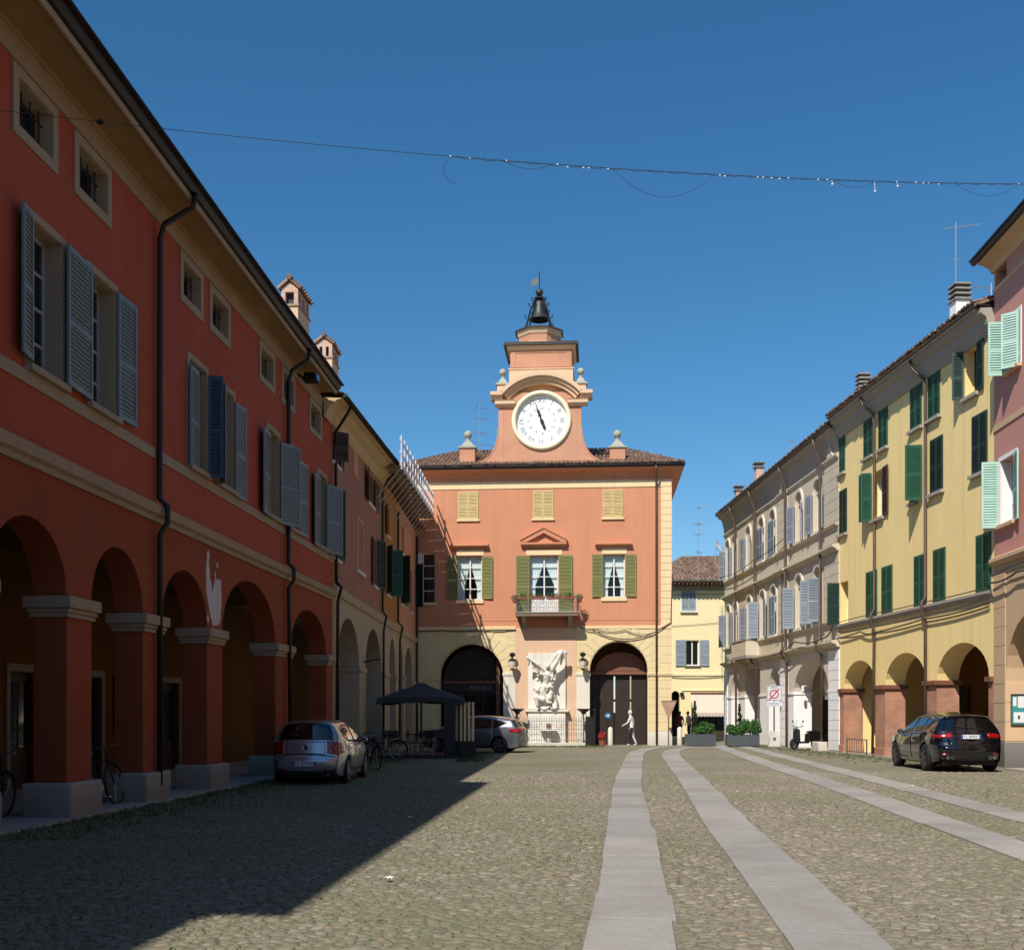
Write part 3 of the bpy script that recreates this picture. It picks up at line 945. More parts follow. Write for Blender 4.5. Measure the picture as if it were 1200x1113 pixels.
# piers: capitals and plinths
prev = -5.5
piers = []
for l, r, sp, ri in AR + [(AL, 99, 0, 0)]:
    piers.append((prev, l)); prev = r
for a, b in piers:
    c = MB()
    for (za, zb, o_) in ((3.08, 3.15, .05), (3.15, 3.22, .075), (3.22, 3.4, .12)):
        c.box(a - o_, b + o_ - (o_ if b > 34.2 else 0), -o_, 0.52 + o_, za, zb)
    c.build('capital', 'tan_trim', red, bevel=0.012)
    pl = MB(); o_ = 0.13
    pl.box(a - o_, b + o_ - (o_ if b > 34.2 else 0), -o_, 0.52 + o_, -0.05, 0.56)
    pl.build('plinth', 'plinth_pale', red, bevel=0.03)
# string course, sill band, frieze
MB().sweep([(0.01, 5.12), (-0.05, 5.12), (-0.07, 5.2), (-0.14, 5.24), (-0.17, 5.4), (-0.02, 5.43), (0.01, 5.43)], -5.5, AL).build('string_course', 'tan_trim', red)
MB().box(-5.5, AL, -0.03, -0.002, 6.27, 6.46).build('sill_band', 'tan_trim', red)
MB().box(-5.5, AL, -0.035, -0.002, 10.66, 10.98).build('frieze', 'tan_trim', red)
def eave_run(x0, x1, da, db):
    """soffit, fascia, gutter and edge board of the eave between two points; the overhang may narrow"""
    P = lambda d: [(0.0, 10.98), (-0.06, 10.98), (-0.08, 11.03), (-d + .18, 11.02), (-d + .18, 11.1), (0.0, 11.12)]
    MB().sweep(P(da), x0, x1, P(db)).build('soffit', 'soffit', red)
    P = lambda d: [(-d + .179, 10.95), (-d + .14, 10.95), (-d + .12, 11.16), (-d + .179, 11.16)]
    MB().sweep(P(da), x0, x1, P(db)).build('fascia', 'tan_trim', red)
    gutter(red, x0, x1, da - .135, 11.16, 0.13, d1=db - .135)
    P = lambda d: [(0, 11.185), (-d - .09, 11.185), (-d - .09, 11.215), (0, 11.215)]
    MB().sweep(P(da), x0, x1, P(db)).build('roof_edge', 'gutter', red)
eave_run(-5.5, 15.0, .9, .9)
eave_run(15.0, 32.55, .9, .68)
roof(red, 32.55, 12, 11.2, 0.3, 0.33, x0=-5.5, tile_rows=4)
# raised attic storey at the near end of the roof (outside the frame, throws the wide part of the shade)
at_ = MB(); at_.box(-3.4, 13.6, 0.02, 6.0, 11.2, 14.6); at_.build('attic_storey', 'red', red)
MB().sweep([(-0.5, 14.6), (3.0, 15.6), (6.5, 14.6)], -3.6, 13.8).build('attic_roof', 'tile', red)
# attic windows
for a, b in attic:
    surround(red, a, b, 9.8, 10.47, 0.155, 'tan_trim', 0.03)
    reveal(red, a, b, 9.8, 10.47, 'tan_trim', .25)
    w = window(red, a, b, 9.8, 10.47, depth=0.26, frame='sh_brown', each=False, rows=1)
    g_ = MB()
    for i in range(4):
        x = a + (b - a) * (i + 0.5) / 4
        g_.tube([(x, 0.14, 9.8), (x, 0.14, 10.47)], 0.012, 5)
    for z in (9.98, 10.28): g_.tube([(a, 0.14, z), (b, 0.14, z)], 0.012, 5)
    g_.build('window_grille', 'iron', w)
# first floor windows
for k, (a, b) in enumerate(firstf):
    surround(red, a, b, 6.56, 8.66, 0.12, 'tan_trim', 0.032, bottom=False)
    reveal(red, a, b, 6.56, 8.66, 'tan_trim', .235)
    window(red, a, b, 6.56, 8.66, depth=0.24, frame='grey_paint', cols=2, rows=4, each=k < 7, sill='tan_trim', sill_h=0.1, sill_d=0.12)
S = shutter
S(red, 15.77, 6.6, 8.68, 0.45, 'sh_blue', ang=12, side=-1, near=True, d=0.05)
S(red, 17.64, 6.57, 8.68, 0.9, 'sh_blue', ang=3, side=-1, near=True, d=0.05)
S(red, 18.62, 6.57, 8.66, 0.68, 'sh_blue', ang=2, side=1, near=True, d=0.05)
S(red, 22.42, 6.5, 8.5, 0.5, 'sh_blue', ang=2, side=-1, d=0.05, near=True)
S(red, 23.0, 6.5, 8.6, 0.3, 'sh_navy', ang=74, side=1, d=0.05, label='dark blue shutter leaf swung out from the wall')
S(red, 23.72, 6.5, 8.6, 0.34, 'sh_blue', ang=40, side=-1, d=0.05)
S(red, 24.77, 6.45, 8.55, 0.62, 'sh_blue', ang=3, side=1, d=0.05, near=True)
S(red, 27.42, 6.46, 8.5, 0.78, 'sh_blue', ang=6, side=-1, d=0.05)
S(red, 28.37, 6.46, 8.55, 0.76, 'sh_blue', ang=24, side=1, d=0.05)
S(red, 30.17, 6.5, 8.5, 0.72, 'sh_blue', ang=3, side=1, d=0.05)
S(red, 32.46, 6.45, 8.5, 0.8, 'sh_blue', ang=4, side=-1, d=0.05)
S(red, 33.3, 6.45, 8.5, 0.85, 'sh_blue', ang=20, side=1, d=0.05)
# downpipes
for u in (20.35, 29.0):
    pipe(red, [(u - 0.05, -0.84 + .012 * max(0, u - 15), 11.08), (u - 0.05, -0.8 + .012 * max(0, u - 15), 10.82), (u, -0.18, 10.56), (u, -0.1, 10.3), (u, -0.09, 5.55), (u, -0.24, 5.4), (u, -0.24, 5.1), (u, -0.1, 4.9), (u, -0.09 if u < 28 else -0.15, 0.3)], 0.055)
# patch of bare plaster above a pier
edge = [(23.05, 4.18), (23.1, 5.02), (23.22, 5.0), (23.26, 4.5), (23.42, 4.22), (23.56, 4.35), (23.6, 4.62), (23.7, 4.44), (23.95, 4.52), (24.02, 4.1), (23.97, 3.75), (23.86, 3.55), (23.6, 3.46), (23.35, 3.6), (23.2, 3.86)]
rag = []
for a, b in zip(edge, edge[1:] + edge[:1]):
    for k in range(5):
        t = k / 5; rag.append((a[0] + (b[0] - a[0]) * t + RND.uniform(-.035, .035), a[1] + (b[1] - a[1]) * t + RND.uniform(-.05, .05)))
MB().prism(rag, -.006, -.001).build('bare_plaster_patch', 'patch', red)
for cx, cz in ((23.75, 4.78), (23.5, 3.36), (23.15, 3.6)):
    MB().prism([(cx + RND.uniform(.02, .07) * math.cos(k * .9), cz + RND.uniform(.03, .11) * math.sin(k * .9)) for k in range(7)], -.006, -.001).build('bare_plaster_patch', 'patch', red)
# floodlight under the eave
fl = thing('floodlight', 'dark floodlight fixed under the eave of the red palace', 'lamp', wpt(red, 30.2, -0.34, 10.72), red.rotation_euler.z)
MB().taper(-.2, .2, -.22, .16, -.1, .12, .75).build('lamp_body', 'iron', fl, bevel=.02)
MB().box(-.17, .17, -.235, -.222, -.07, .09).build('lens', 'glass', fl)
MB().tube([(0, .16, 0), (0, .3, .1), (0, .36, .1)], .03).build('bracket', 'iron', fl)
# framed notice on the arcade back wall
nb = thing('wall_notice', 'brown framed notice hanging on the ochre wall inside the first arch', 'notice', wpt(red, 21.75, 3.97, 1.75), red.rotation_euler.z)
MB().prism(rect(-.4, .4, -.5, .5), -.04, 0, [rect(-.33, .33, -.43, .43)]).build('frame', 'brown_wood', nb)
MB().box(-.33, .33, -.015, 0, -.43, .43).build('sheet', 'tan_trim', nb)

# ------------------------------------------------------------------ dusty pink / amber / coral houses (left, behind)
B0, B1_ = (-5.54, 34.2), (-5.08, 58.5)
BU = 24.304
def bhouse(name, label, x0, x1, wallmat, arches, ledge, holes, ztop=11.4, cove=True, dl=.8, dr=.8):
    b = building(name, label, 'building', B0, B1_)
    MB().prism(arcade_outline(x0, x1, 5.4, arches), 0, 0.7).build('arcade_wall', 'beigeB', b)
    MB().prism(rect(x0, x1, 5.4, ztop), 0, 0.35, holes).build('upper_wall', wallmat, b)
    prev = x0
    for l, r, sp, ri in arches + [(x1, 99, 0, 0)]:
        a, c = prev, l
        if c - a > .2:
            MB().box(a - .06, c + .06 if c < x1 else c, -.06, .76, sp - .17 if sp else 3.13, sp if sp else 3.3).build('capital', 'beigeB', b, bevel=.01)
            # stone courses of the pier, laid one on another with open joints
            z = 0.0
            while z < 3.1:
                h = min(.42, 3.12 - z)
                if h > .12:
                    MB().box(a + .004, c - .004, -.022, -.001, z + .006, z + h - .006).build('stone_block', 'beigeB', b)
                z += h
        prev = r
    MB().sweep([(.01, 5.34), (-.06, 5.34), (-.1, 5.44), (-.12, 5.6), (.01, 5.64)], x0, x1).build('ledge', 'beigeB' if ledge else 'tan_trim', b)
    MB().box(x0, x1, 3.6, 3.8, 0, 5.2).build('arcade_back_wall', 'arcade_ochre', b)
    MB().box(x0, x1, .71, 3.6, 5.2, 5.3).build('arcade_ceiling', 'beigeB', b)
    MB().box(x0, x1, -.1, 3.6, -.1, .04).build('arcade_floor', 'paving', b)
    shell(b, x1 - .01, 11, 3.8 and 5.3, ztop, wallmat, x0=x0 + .01)
    return b
ar1 = [(0.95, 5.25, 3.3, 1.52), (6.76, 11.0, 3.3, 1.6)]
b1h = [rect(.05, 1.15, 9.45, 10.35), rect(7.3, 8.9, 9.6, 10.7), rect(.2, 1.25, 6.5, 8.4), rect(8.7, 9.7, 6.62, 8.4)]
b1 = bhouse('house', 'narrow dusty pink house with pale arches next to the red palace', 0.0, 11.2, 'pinkB', ar1, True, b1h)
window(b1, .05, 1.15, 9.45, 10.35, frame='sh_brown', each=False, rows=2, sill='white_stone')
window(b1, 7.3, 8.9, 9.6, 10.7, frame='sh_brown', each=False, rows=2, sill='white_stone')
window(b1, .2, 1.25, 6.5, 8.4, frame='white_paint', each=False, rows=3, sill='white_stone')
window(b1, 8.7, 9.7, 6.62, 8.4, frame='white_paint', each=False, rows=3, sill='white_stone')
S(b1, .05, 9.45, 10.35, .5, 'sh_brown', ang=50, side=1)
S(b1, 1.15, 9.45, 10.35, .5, 'sh_brown', ang=3, side=1)
S(b1, 7.3, 9.55, 10.7, .75, 'sh_brown', ang=8, side=-1); S(b1, 8.9, 9.55, 10.7, .75, 'sh_brown', ang=3, side=1)
S(b1, .18, 6.45, 8.6, .5, 'sh_deep', ang=30, side=1); S(b1, 1.27, 6.45, 8.4, .5, 'sh_brown', ang=2, side=1)
S(b1, 8.68, 6.6, 8.4, .5, 'sh_brown', ang=2, side=-1); S(b1, 9.72, 6.6, 8.5, .5, 'sh_deep', ang=30, side=1)
# walled-up window and niche
MB().prism(rect(4.7, 6.15, 6.7, 8.6), -.025, -.002, [rect(4.95, 5.95, 6.7, 8.45)]).build('blind_window_surround', 'coral_old', b1)
MB().box(4.55, 6.3, -.1, -.002, 6.58, 6.69).build('sill', 'white_stone', b1)
MB().prism(arch_hole(3.9, 4.9, 9.85, 10.6), -.03, -.002).build('walled_arch', 'coral_old', b1)
# cove cornice: overhang grows away from the red palace
p0 = [(0, 10.42), (-.05, 10.42), (-.16, 10.7), (-.38, 10.9), (-.56, 10.95), (0, 10.97)]
p1 = [(0, 11.0), (-.06, 11.0), (-.25, 11.25), (-.6, 11.48), (-.78, 11.53), (0, 11.62)]
MB().sweep(p0, -1.4, 11.2, p1).build('cove_cornice', 'coveB', b1)
MB().add([(-1.45, -.56, 10.96), (11.1, -.8, 11.55), (11.1, -.88, 11.68), (-1.45, -.66, 11.09), (-1.45, -.72, 10.98), (11.1, -.96, 11.57)], [(0, 1, 5, 4), (4, 5, 2, 3), (3, 2, 1, 0), (0, 4, 3), (1, 2, 5)]).build('gutter', 'gutter', b1)
MB().add([(-1.45, -.6, 11.1), (11.2, -.9, 11.7), (11.2, 5.5, 13.6), (-1.45, 5.5, 13.0), (11.2, 11, 11.6), (-1.45, 11, 11.2)], [(0, 1, 2, 3), (3, 2, 4, 5)]).build('roof', 'tile', b1)
pipe(b1, [(-.25, -.62, 11.0), (-.3, -.5, 10.75), (-.05, -.12, 10.3), (.1, -.09, 9.9), (.2, -.09, 5.7)], .05)
pipe(b1, [(10.6, -.82, 11.55), (10.75, -.3, 11.1), (10.8, -.09, 10.6), (10.8, -.09, 5.8), (11.0, -.22, 5.6), (11.05, -.1, 5.0), (11.05, -.09, .2)], .05)
pipe(b1, [(.14, -.09, 5.7), (.2, -.25, 5.55), (.3, -.12, 5.1), (.3, -.09, .3)], .055)
for u in (6.1, 5.9): 
    MB().tube([(u, -.05, 3.5), (u + .3, -.6, 3.62)], .025).build('iron_bracket', 'iron', b1)
b2 = bhouse('house', 'narrow amber yellow house with dark green shutters at the back left', 11.2, 16.2, 'orangeB', [(13.55, 15.7, 3.35, 1.6)], True, [rect(12.6, 13.5, 9.2, 10.5), rect(12.6, 13.6, 6.7, 8.6)], ztop=11.3)
window(b2, 12.6, 13.5, 9.2, 10.5, frame='sh_brown', each=False, rows=2, sill='white_stone'); window(b2, 12.6, 13.6, 6.7, 8.6, frame='white_paint', each=False, rows=3, sill='white_stone')
S(b2, 12.58, 6.7, 8.7, .55, 'sh_green', ang=30, side=-1); S(b2, 13.62, 6.7, 8.7, .55, 'sh_green', ang=65, side=1)
S(b2, 12.58, 9.2, 10.5, .45, 'sh_brown', ang=4, side=-1)
MB().add([(11.2, -.5, 11.35), (16.2, -.5, 11.35), (16.2, 5.5, 13.3), (11.2, 5.5, 13.3), (16.2, 11, 11.3), (11.2, 11, 11.3)], [(0, 1, 2, 3), (3, 2, 4, 5)]).build('roof', 'tile', b2)
pipe(b2, [(16.0, -.09, 10.8), (16.0, -.09, 5.8), (16.6, -.22, 5.6), (16.6, -.1, 5.0), (16.6, -.09, .2)], .05)
b3 = bhouse('house', 'orange red corner house with scaffolding along its eave', 16.2, BU, 'coral_old', [(16.9, 18.6, 3.4, 1.5), (19.3, 22.6, 3.4, 1.5)], True, [rect(18.0, 19.0, 9.2, 10.5), rect(17.6, 18.5, 6.8, 8.9), rect(21.6, 22.6, 6.8, 8.9)], ztop=11.3)
for a, b, c, d in ((18.0, 19.0, 9.2, 10.5), (17.6, 18.5, 6.8, 8.9), (21.6, 22.6, 6.8, 8.9)):
    window(b3, a, b, c, d, frame='white_paint', each=False, rows=3, sill='white_stone')
S(b3, 17.58, 6.8, 9.0, .5, 'sh_deep', ang=60, side=-1); S(b3, 18.52, 6.8, 9.0, .5, 'sh_green', ang=20, side=1)
MB().add([(16.2, -.5, 11.35), (BU, -.5, 11.35), (BU, 5.5, 13.3), (16.2, 5.5, 13.3), (BU, 11, 11.3), (16.2, 11, 11.3)], [(0, 1, 2, 3), (3, 2, 4, 5)]).build('roof', 'tile', b3)
pipe(b3, [(BU - .15, -.09, 11.0), (BU - .15, -.09, .2)], .05)

# ------------------------------------------------------------------ scaffolding bracketed out under the eave
scf = thing('scaffold', 'white scaffold guard rail and board platform bracketed out under the left eaves', 'scaffold', (B0[0], B0[1], 0), b1.rotation_euler.z)
def sz(u): return 11.3 + (u - 9.0) * .042
u = 9.2
brd = 0
while u < 24.0:
    # boards lie across the brackets
    MB().box(u, u + .44, -1.0, -.02, sz(u) - .03, sz(u) + .015).build('board', 'board', scf)
    u += .47
for i, u in enumerate([9.3 + 1.06 * k for k in range(14)]):
    z = sz(u)
    MB().tube([(u, -.02, z - .07), (u, -1.02, z - .07)], .024).build('bearer', 'galv', scf)
    MB().tube([(u, -.03, z - 1.25), (u, -.98, z - .08)], .022).build('strut', 'galv', scf)
    MB().box(u - .06, u + .06, -1.05, -1.01, z - .12, z + 1.22).build('post', 'alu', scf)
for k, (za, zb) in enumerate(((.02, .22), (.48, .62), (.98, 1.12))):
    vs = [(9.2, -1.01, sz(9.2) + za), (23.9, -1.01, sz(23.9) + za), (23.9, -.98, sz(23.9) + za), (9.2, -.98, sz(9.2) + za), (9.2, -1.01, sz(9.2) + zb), (23.9, -1.01, sz(23.9) + zb), (23.9, -.98, sz(23.9) + zb), (9.2, -.98, sz(9.2) + zb)]
    MB().add(vs, [(0, 3, 2, 1), (4, 5, 6, 7), (0, 1, 5, 4), (1, 2, 6, 5), (2, 3, 7, 6), (3, 0, 4, 7)]).build('guard_rail', 'alu', scf)


def hood_chimney(parent, x, y, rot, z0, w, ln, zband, vents, body='cream_m'):
    """masonry stack with a little tiled roof; the gable looks along local -y"""
    c = MB().box(-w / 2, w / 2, 0, ln, 0, zband - z0).build('chimney', body, parent)
    c.location = (x, y, z0); c.rotation_euler = (0, 0, rot)
    zb = zband - z0
    MB().box(-w / 2 - .04, w / 2 + .04, -.04, ln + .04, zb, zb + .06).build('chimney_band', 'tan_trim', c)
    q = MB(); zz = zb + .06; hh = .36; n = vents + 1; pw = .12
    for i in range(n):
        bx = -w / 2 + i * (w - pw) / (n - 1)
        q.box(bx, bx + pw, 0, .14, zz, zz + hh).box(bx, bx + pw, ln - .14, ln, zz, zz + hh)
    for yy in (ln * .33, ln * .66):
        for bx in (-w / 2, w / 2 - pw): q.box(bx, bx + pw, yy - .08, yy + .08, zz, zz + hh)
    q.box(-w / 2, w / 2, 0, ln, zz + hh, zz + hh + .1)
    q.build('chimney_hood', 'brick_ch', c)
    MB().box(-w / 2 + .13, w / 2 - .13, .15, ln - .15, zz, zz + hh - .002).build('flue', 'black', c)
    zt = zz + hh + .1; e = .07; rise = .25
    MB().prism([(-w / 2, zt), (w / 2, zt), (0, zt + rise * w / (w + 2 * e))], .0, ln).build('chimney_gable', 'brick_ch', c)
    t2 = MB()
    t2.prism([(-w / 2 - e, zt - .03), (-w / 2 - e, zt + .02), (0, zt + rise + .04), (w / 2 + e, zt + .02), (w / 2 + e, zt - .03), (0, zt + rise - .01)], -e, ln + e)
    rows = int((ln + 2 * e) / .2)
    for s_ in (-1, 1):
        for r in range(rows):
            yy = -e + (r + .5) * (ln + 2 * e) / rows
            t2.tube([(s_ * (w / 2 + e + .03), yy, zt + .01), (0, yy, zt + rise + .06)], .075, 6, r2=.06)
    t2.tube([(0, -e - .03, zt + rise + .07), (0, ln + e, zt + rise + .07)], .085, 8)
    t2.build('chimney_roof', 'tile', c)
    return c
hood_chimney(red, 32.7, .9, -math.pi / 2, 11.2, .5, 1.3, 13.62, 1, 'cream_t')
hood_chimney(b1, 5.8, 1.35, -math.pi / 2, 11.5, .58, 1.3, 14.45, 2, 'cream_t')

# ------------------------------------------------------------------ clock building at the end of the square
M0, M1 = (-5.08, 58.5), (8.27, 57.5)
cb_ = building('clock_building', 'coral building with clock gable, bell turret and balcony closing the far end of the square', 'building', M0, M1)
ML = 13.387
MA = [(1.25, 4.64, 3.6, 1.7), (9.16, 12.16, 3.88, 1.52)]
MB().prism(arcade_outline(-.3, ML, 6.12, MA), 0, .7).build('arcade_wall', 'ochre_m', cb_)
mh = [rect(2.24, 3.5, 7.63, 9.92), rect(6.03, 7.52, 6.84, 9.9), rect(9.85, 10.98, 7.7, 9.92), rect(.35, 1.05, 7.46, 10.1)]
MB().prism(rect(-.3, ML, 6.12, 13.9), 0, .45, mh).build('upper_wall', 'coral', cb_)
MB().box(-.3, ML, -.035, -.002, 13.42, 13.78).build('frieze_band', 'cream_m', cb_)
MB().box(-.3, ML, -.02, -.001, 13.78, 14.06).build('frieze', 'coral', cb_)
MB().sweep([(.02, 13.95), (-.06, 13.96), (-.1, 14.1), (-.25, 14.2), (-.48, 14.24), (-.6, 14.3), (-.6, 14.36), (.02, 14.4)], -.3, ML + .02).build('cornice', 'coral', cb_)
MB().add([(ML + .02, 0, 13.95), (ML + .1, 0, 14.1), (ML + .5, 0, 14.24), (ML + .6, -.6, 14.3), (ML + .6, 8, 14.3), (ML + .6, 8, 14.36), (ML + .6, -.6, 14.36), (ML, -.6, 14.36), (ML, -.6, 14.3), (ML, 8, 13.95), (ML, 8, 14.36)],
         [(0, 3, 8), (0, 9, 4, 3), (3, 4, 5, 6), (8, 3, 6, 7), (7, 6, 5, 10)]).build('side_cornice', 'coral', cb_)
gutter(cb_, -.3, ML + .62, .6, 14.42, .1)
MB().box(-.3, ML + .66, -.72, 0, 14.44, 14.5).build('roof_edge', 'gutter', cb_)
roof(cb_, ML + .66, 10, 14.52, .7, .38, x0=-1.2, hip=3.0, ridge=4.6)
# side, back, inside
sb = MB()
sb.box(ML - .4, ML, .7, 9.2, 0, 13.95).box(-.3, .1, .7, 9.2, 0, 13.95)
sb.box(.1, ML - .4, 8.8, 9.2, 5.9, 13.95).box(.1, 9.9, 8.8, 9.2, 0, 5.9).box(11.6, ML - .4, 8.8, 9.2, 0, 5.9).box(9.9, 11.6, 8.8, 9.2, 3.9, 5.9)
sb.build('side_wall', 'yellow', cb_)
MB().box(.1, ML - .4, .7, 8.8, 5.85, 6.0).build('passage_ceiling', 'brown_wood', cb_)
MB().box(.1, ML - .4, .46, 8.8, 6.0, 6.1).box(4.2, 4.4, .7, 8.8, 0, 5.85).box(8.6, 8.8, .7, 8.8, 0, 5.85).build('partition', 'brown_wood', cb_)
# quoins on the right corner, each course its own block
def quoins(parent, u0, u1, z0, z1, h, mat, proud=.035, jit=.0):
    z = z0
    while z < z1 - .1:
        hh = min(h, z1 - z)
        MB().box(u0, u1, -proud, -.001, z + .009, z + hh - .009).build('quoin_block', mat, parent)
        z += h
quoins(cb_, 12.84, ML + .01, 6.2, 13.4, .36, 'cream_m')
# rustication of the ground floor: piers in courses, wedge stones round the arches
def course_blocks(parent, u0, u1, z0, z1, h, mat, split=0.0, proud=.022):
    z = z0; k = 0
    while z < z1 - .1:
        hh = min(h, z1 - z)
        cuts = [u0, u1]
        if split and u1 - u0 > split * 1.6:
            m = (u0 + u1) / 2 + (.25 if k % 2 else -.25) * (u1 - u0) * .5
            cuts = [u0, m, u1]
        for a, b in zip(cuts, cuts[1:]):
            MB().box(a + .007, b - .007, -proud, -.001, z + .007, z + hh - .007).build('stone_block', mat, parent)
        z += h; k += 1
def voussoirs(parent, cx, cz, ri, ro, n, mat, proud=.022, t0=4, t1=176, rz=None):
    for i in range(n):
        a0 = rad(t0 + (t1 - t0) * i / n + .35); a1 = rad(t0 + (t1 - t0) * (i + 1) / n - .35); am = (a0 + a1) / 2
        rr = ro * (1.0 + (.05 if i % 2 else 0))
        MB().prism([(cx + ri * math.cos(a0), cz + ri * math.sin(a0)), (cx + rr * math.cos(a0), cz + rr * math.sin(a0)), (cx + rr * math.cos(a1), cz + rr * math.sin(a1)), (cx + ri * math.cos(a1), cz + ri * math.sin(a1)), (cx + ri * math.cos(am), cz + ri * math.sin(am))], -proud, -.001).build('voussoir', mat, parent)
voussoirs(cb_, 2.945, 3.62, 1.72, 2.42, 15, 'ochre_m', .03)
voussoirs(cb_, 10.66, 3.9, 1.53, 2.2, 15, 'ochre_m', .03)
course_blocks(cb_, 12.22, ML + .01, 0.75, 6.1, .44, 'ochre_m', proud=.018)
MB().box(12.17, ML + .03, -.03, -.001, 0, .74).build('plinth', 'white_stone', cb_)
course_blocks(cb_, .1, 1.2, 0.3, 6.1, .46, 'ochre_m', proud=.018)
course_blocks(cb_, 4.75, 5.28, 4.4, 6.1, .425, 'ochre_m', proud=.018); course_blocks(cb_, 8.5, 9.0, 4.4, 6.1, .425, 'ochre_m', proud=.018)
# marble piers and capitals beside the fountain
for a, b in ((4.64, 5.3), (8.47, 9.16)):
    MB().box(a, b, -.05, -.001, 0, 3.6).build('marble_pier', 'white_stone', cb_, bevel=.01)
    MB().sweep([(0, 3.6), (-.07, 3.6), (-.1, 3.7), (-.1, 3.76), (0, 3.78)], a - .04, b + .04).build('capital', 'white_stone', cb_)
MB().sweep([(0, 3.6), (-.07, 3.6), (-.1, 3.7), (-.1, 3.76), (0, 3.78)], 12.12, ML + .06).build('capital', 'ochre_m', cb_)
MB().sweep([(0, 3.35), (-.07, 3.35), (-.1, 3.45), (-.1, 3.5), (0, 3.52)], -.1, 1.3).build('capital', 'ochre_m', cb_)
MB().box(5.3, 8.47, -.028, -.001, 0, 6.08).build('fountain_bay', 'beige_m', cb_)
MB().sweep([(0, 6.05), (-.04, 6.06), (-.05, 6.2), (0, 6.22)], -.3, 5.3).build('floor_band', 'cream_m', cb_)
MB().sweep([(0, 6.05), (-.04, 6.06), (-.05, 6.2), (0, 6.22)], 8.5, ML).build('floor_band', 'cream_m', cb_)
MB().box(-.3, ML, -.018, -.001, 6.5, 6.56).build('string_course', 'coral', cb_)
# windows
S(cb_, 2.22, 7.66, 9.9, .54, 'sh_olive', ang=2, side=-1); S(cb_, 3.52, 7.66, 9.9, .56, 'sh_olive', ang=4, side=1)
S(cb_, 6.01, 6.86, 9.9, .7, 'sh_olive', ang=2, side=-1); S(cb_, 7.54, 6.86, 9.9, .72, 'sh_olive', ang=3, side=1)
S(cb_, 9.83, 7.72, 9.92, .55, 'sh_olive', ang=3, side=-1); S(cb_, 11.0, 7.72, 9.92, .56, 'sh_olive', ang=2, side=1)
window(cb_, 2.24, 3.5, 7.63, 9.92, depth=.2, glass='glass_clear', cols=2, rows=4, curtain=True, sill='cream_m', sill_h=.2, sill_d=.07)
window(cb_, 6.03, 7.52, 7.75, 9.9, depth=.2, glass='glass_clear', cols=2, rows=4, curtain=True)
lo = MB(); lo.box(6.03, 7.52, .2, .26, 6.84, 7.74)
lo = lo.build('balcony_door', 'white_paint', cb_)
MB().box(6.12, 6.72, .185, .199, 6.92, 7.66).box(6.83, 7.43, .185, .199, 6.92, 7.66).build('door_panel', 'white_paint', lo, bevel=.02)
window(cb_, 9.85, 10.98, 7.7, 9.92, depth=.2, glass='glass_clear', cols=2, rows=4, curtain=True, sill='cream_m', sill_h=.2, sill_d=.07)
for a, b in ((2.24, 3.5), (9.85, 10.98)):
    MB().box(a - .06, b + .1, -.03, -.001, 9.95, 10.26).build('lintel', 'cream_m', cb_)
    MB().sweep([(0, 10.28), (-.08, 10.28), (-.14, 10.36), (-.28, 10.42), (-.28, 10.5), (0, 10.56)], a - .4, b + .36).build('window_cornice', 'coral', cb_)
MB().box(5.85, 7.72, -.03, -.001, 9.93, 10.2).build('lintel', 'cream_m', cb_)
pd = MB()
pd.sweep([(0, 10.34), (-.1, 10.34), (-.28, 10.46), (-.28, 10.56), (0, 10.58)], 5.58, 7.95)
pd.prism([(5.58, 10.581), (5.58, 10.66), (6.765, 11.28), (7.95, 10.66), (7.95, 10.581), (7.66, 10.581), (6.765, 11.05), (5.87, 10.581)], -.26, -.001)
pd.prism([(5.54, 10.661), (6.765, 11.3), (7.99, 10.661), (7.99, 10.72), (6.765, 11.36), (5.54, 10.72)], -.31, -.001)
pd.build('pediment', 'coral', cb_)
MB().prism([(5.8, 10.582), (7.73, 10.582), (6.765, 11.06)], -.06, -.0015).build('tympanum', 'coral', cb_)
for a, b in ((2.25, 3.32), (6.2, 7.25), (9.84, 10.86)):
    for s_, x in ((1, a), (-1, b)):
        S(cb_, x, 11.85, 13.3, (b - a) / 2 - .004, 'sh_tan', ang=0, side=s_, d=.006)
    MB().box(a - .07, b + .07, -.09, -.001, 11.74, 11.84).build('sill', 'cream_m', cb_)
window(cb_, .35, 1.05, 7.46, 10.1, depth=.12, frame='white_paint', cols=1, rows=4, sill='cream_m')
MB().box(-.02, .34, -.03, -.001, 7.46, 10.1).build('casement', 'white_paint', cb_)
S(cb_, .03, 7.25, 9.5, .5, 'sh_deep', ang=35, side=1, label='deep green shutter leaf in the dark corner')
pipe(cb_, [(12.56, -.64, 14.38), (12.56, -.56, 14.1), (12.6, -.12, 13.6), (12.6, -.085, 13.2), (12.62, -.085, .05)], .055, 'pipe_brown')
# cables strung along the front
def cable(parent, pts, r=.018, mat='cable', name='cable', sub=8):
    out = []
    for (a, b) in zip(pts, pts[1:]):
        sag = a[3] if len(a) > 3 else .08
        for k in range(sub):
            t = k / sub
            out.append((a[0] + (b[0] - a[0]) * t, a[1] + (b[1] - a[1]) * t, a[2] + (b[2] - a[2]) * t - 4 * sag * t * (1 - t)))
    out.append(tuple(pts[-1][:3]))
    return MB().tube(out, r, 5).build(name, mat, parent)
cable(cb_, [(0, -.07, 6.0, .03), (1.4, -.07, 6.02, .05), (3.2, -.07, 6.0, .04), (5.3, -.07, 6.04)], .028)
cable(cb_, [(8.6, -.1, 6.2, .06), (9.3, -.12, 6.0, .42), (12.5, -.12, 5.85, .0), (13.35, -.08, 6.35, .02), (13.42, -.05, 8.9)], .028)
cable(cb_, [(9.3, -.1, 6.06, .12), (11.0, -.1, 5.98, .2), (12.6, -.12, 5.9)], .02)
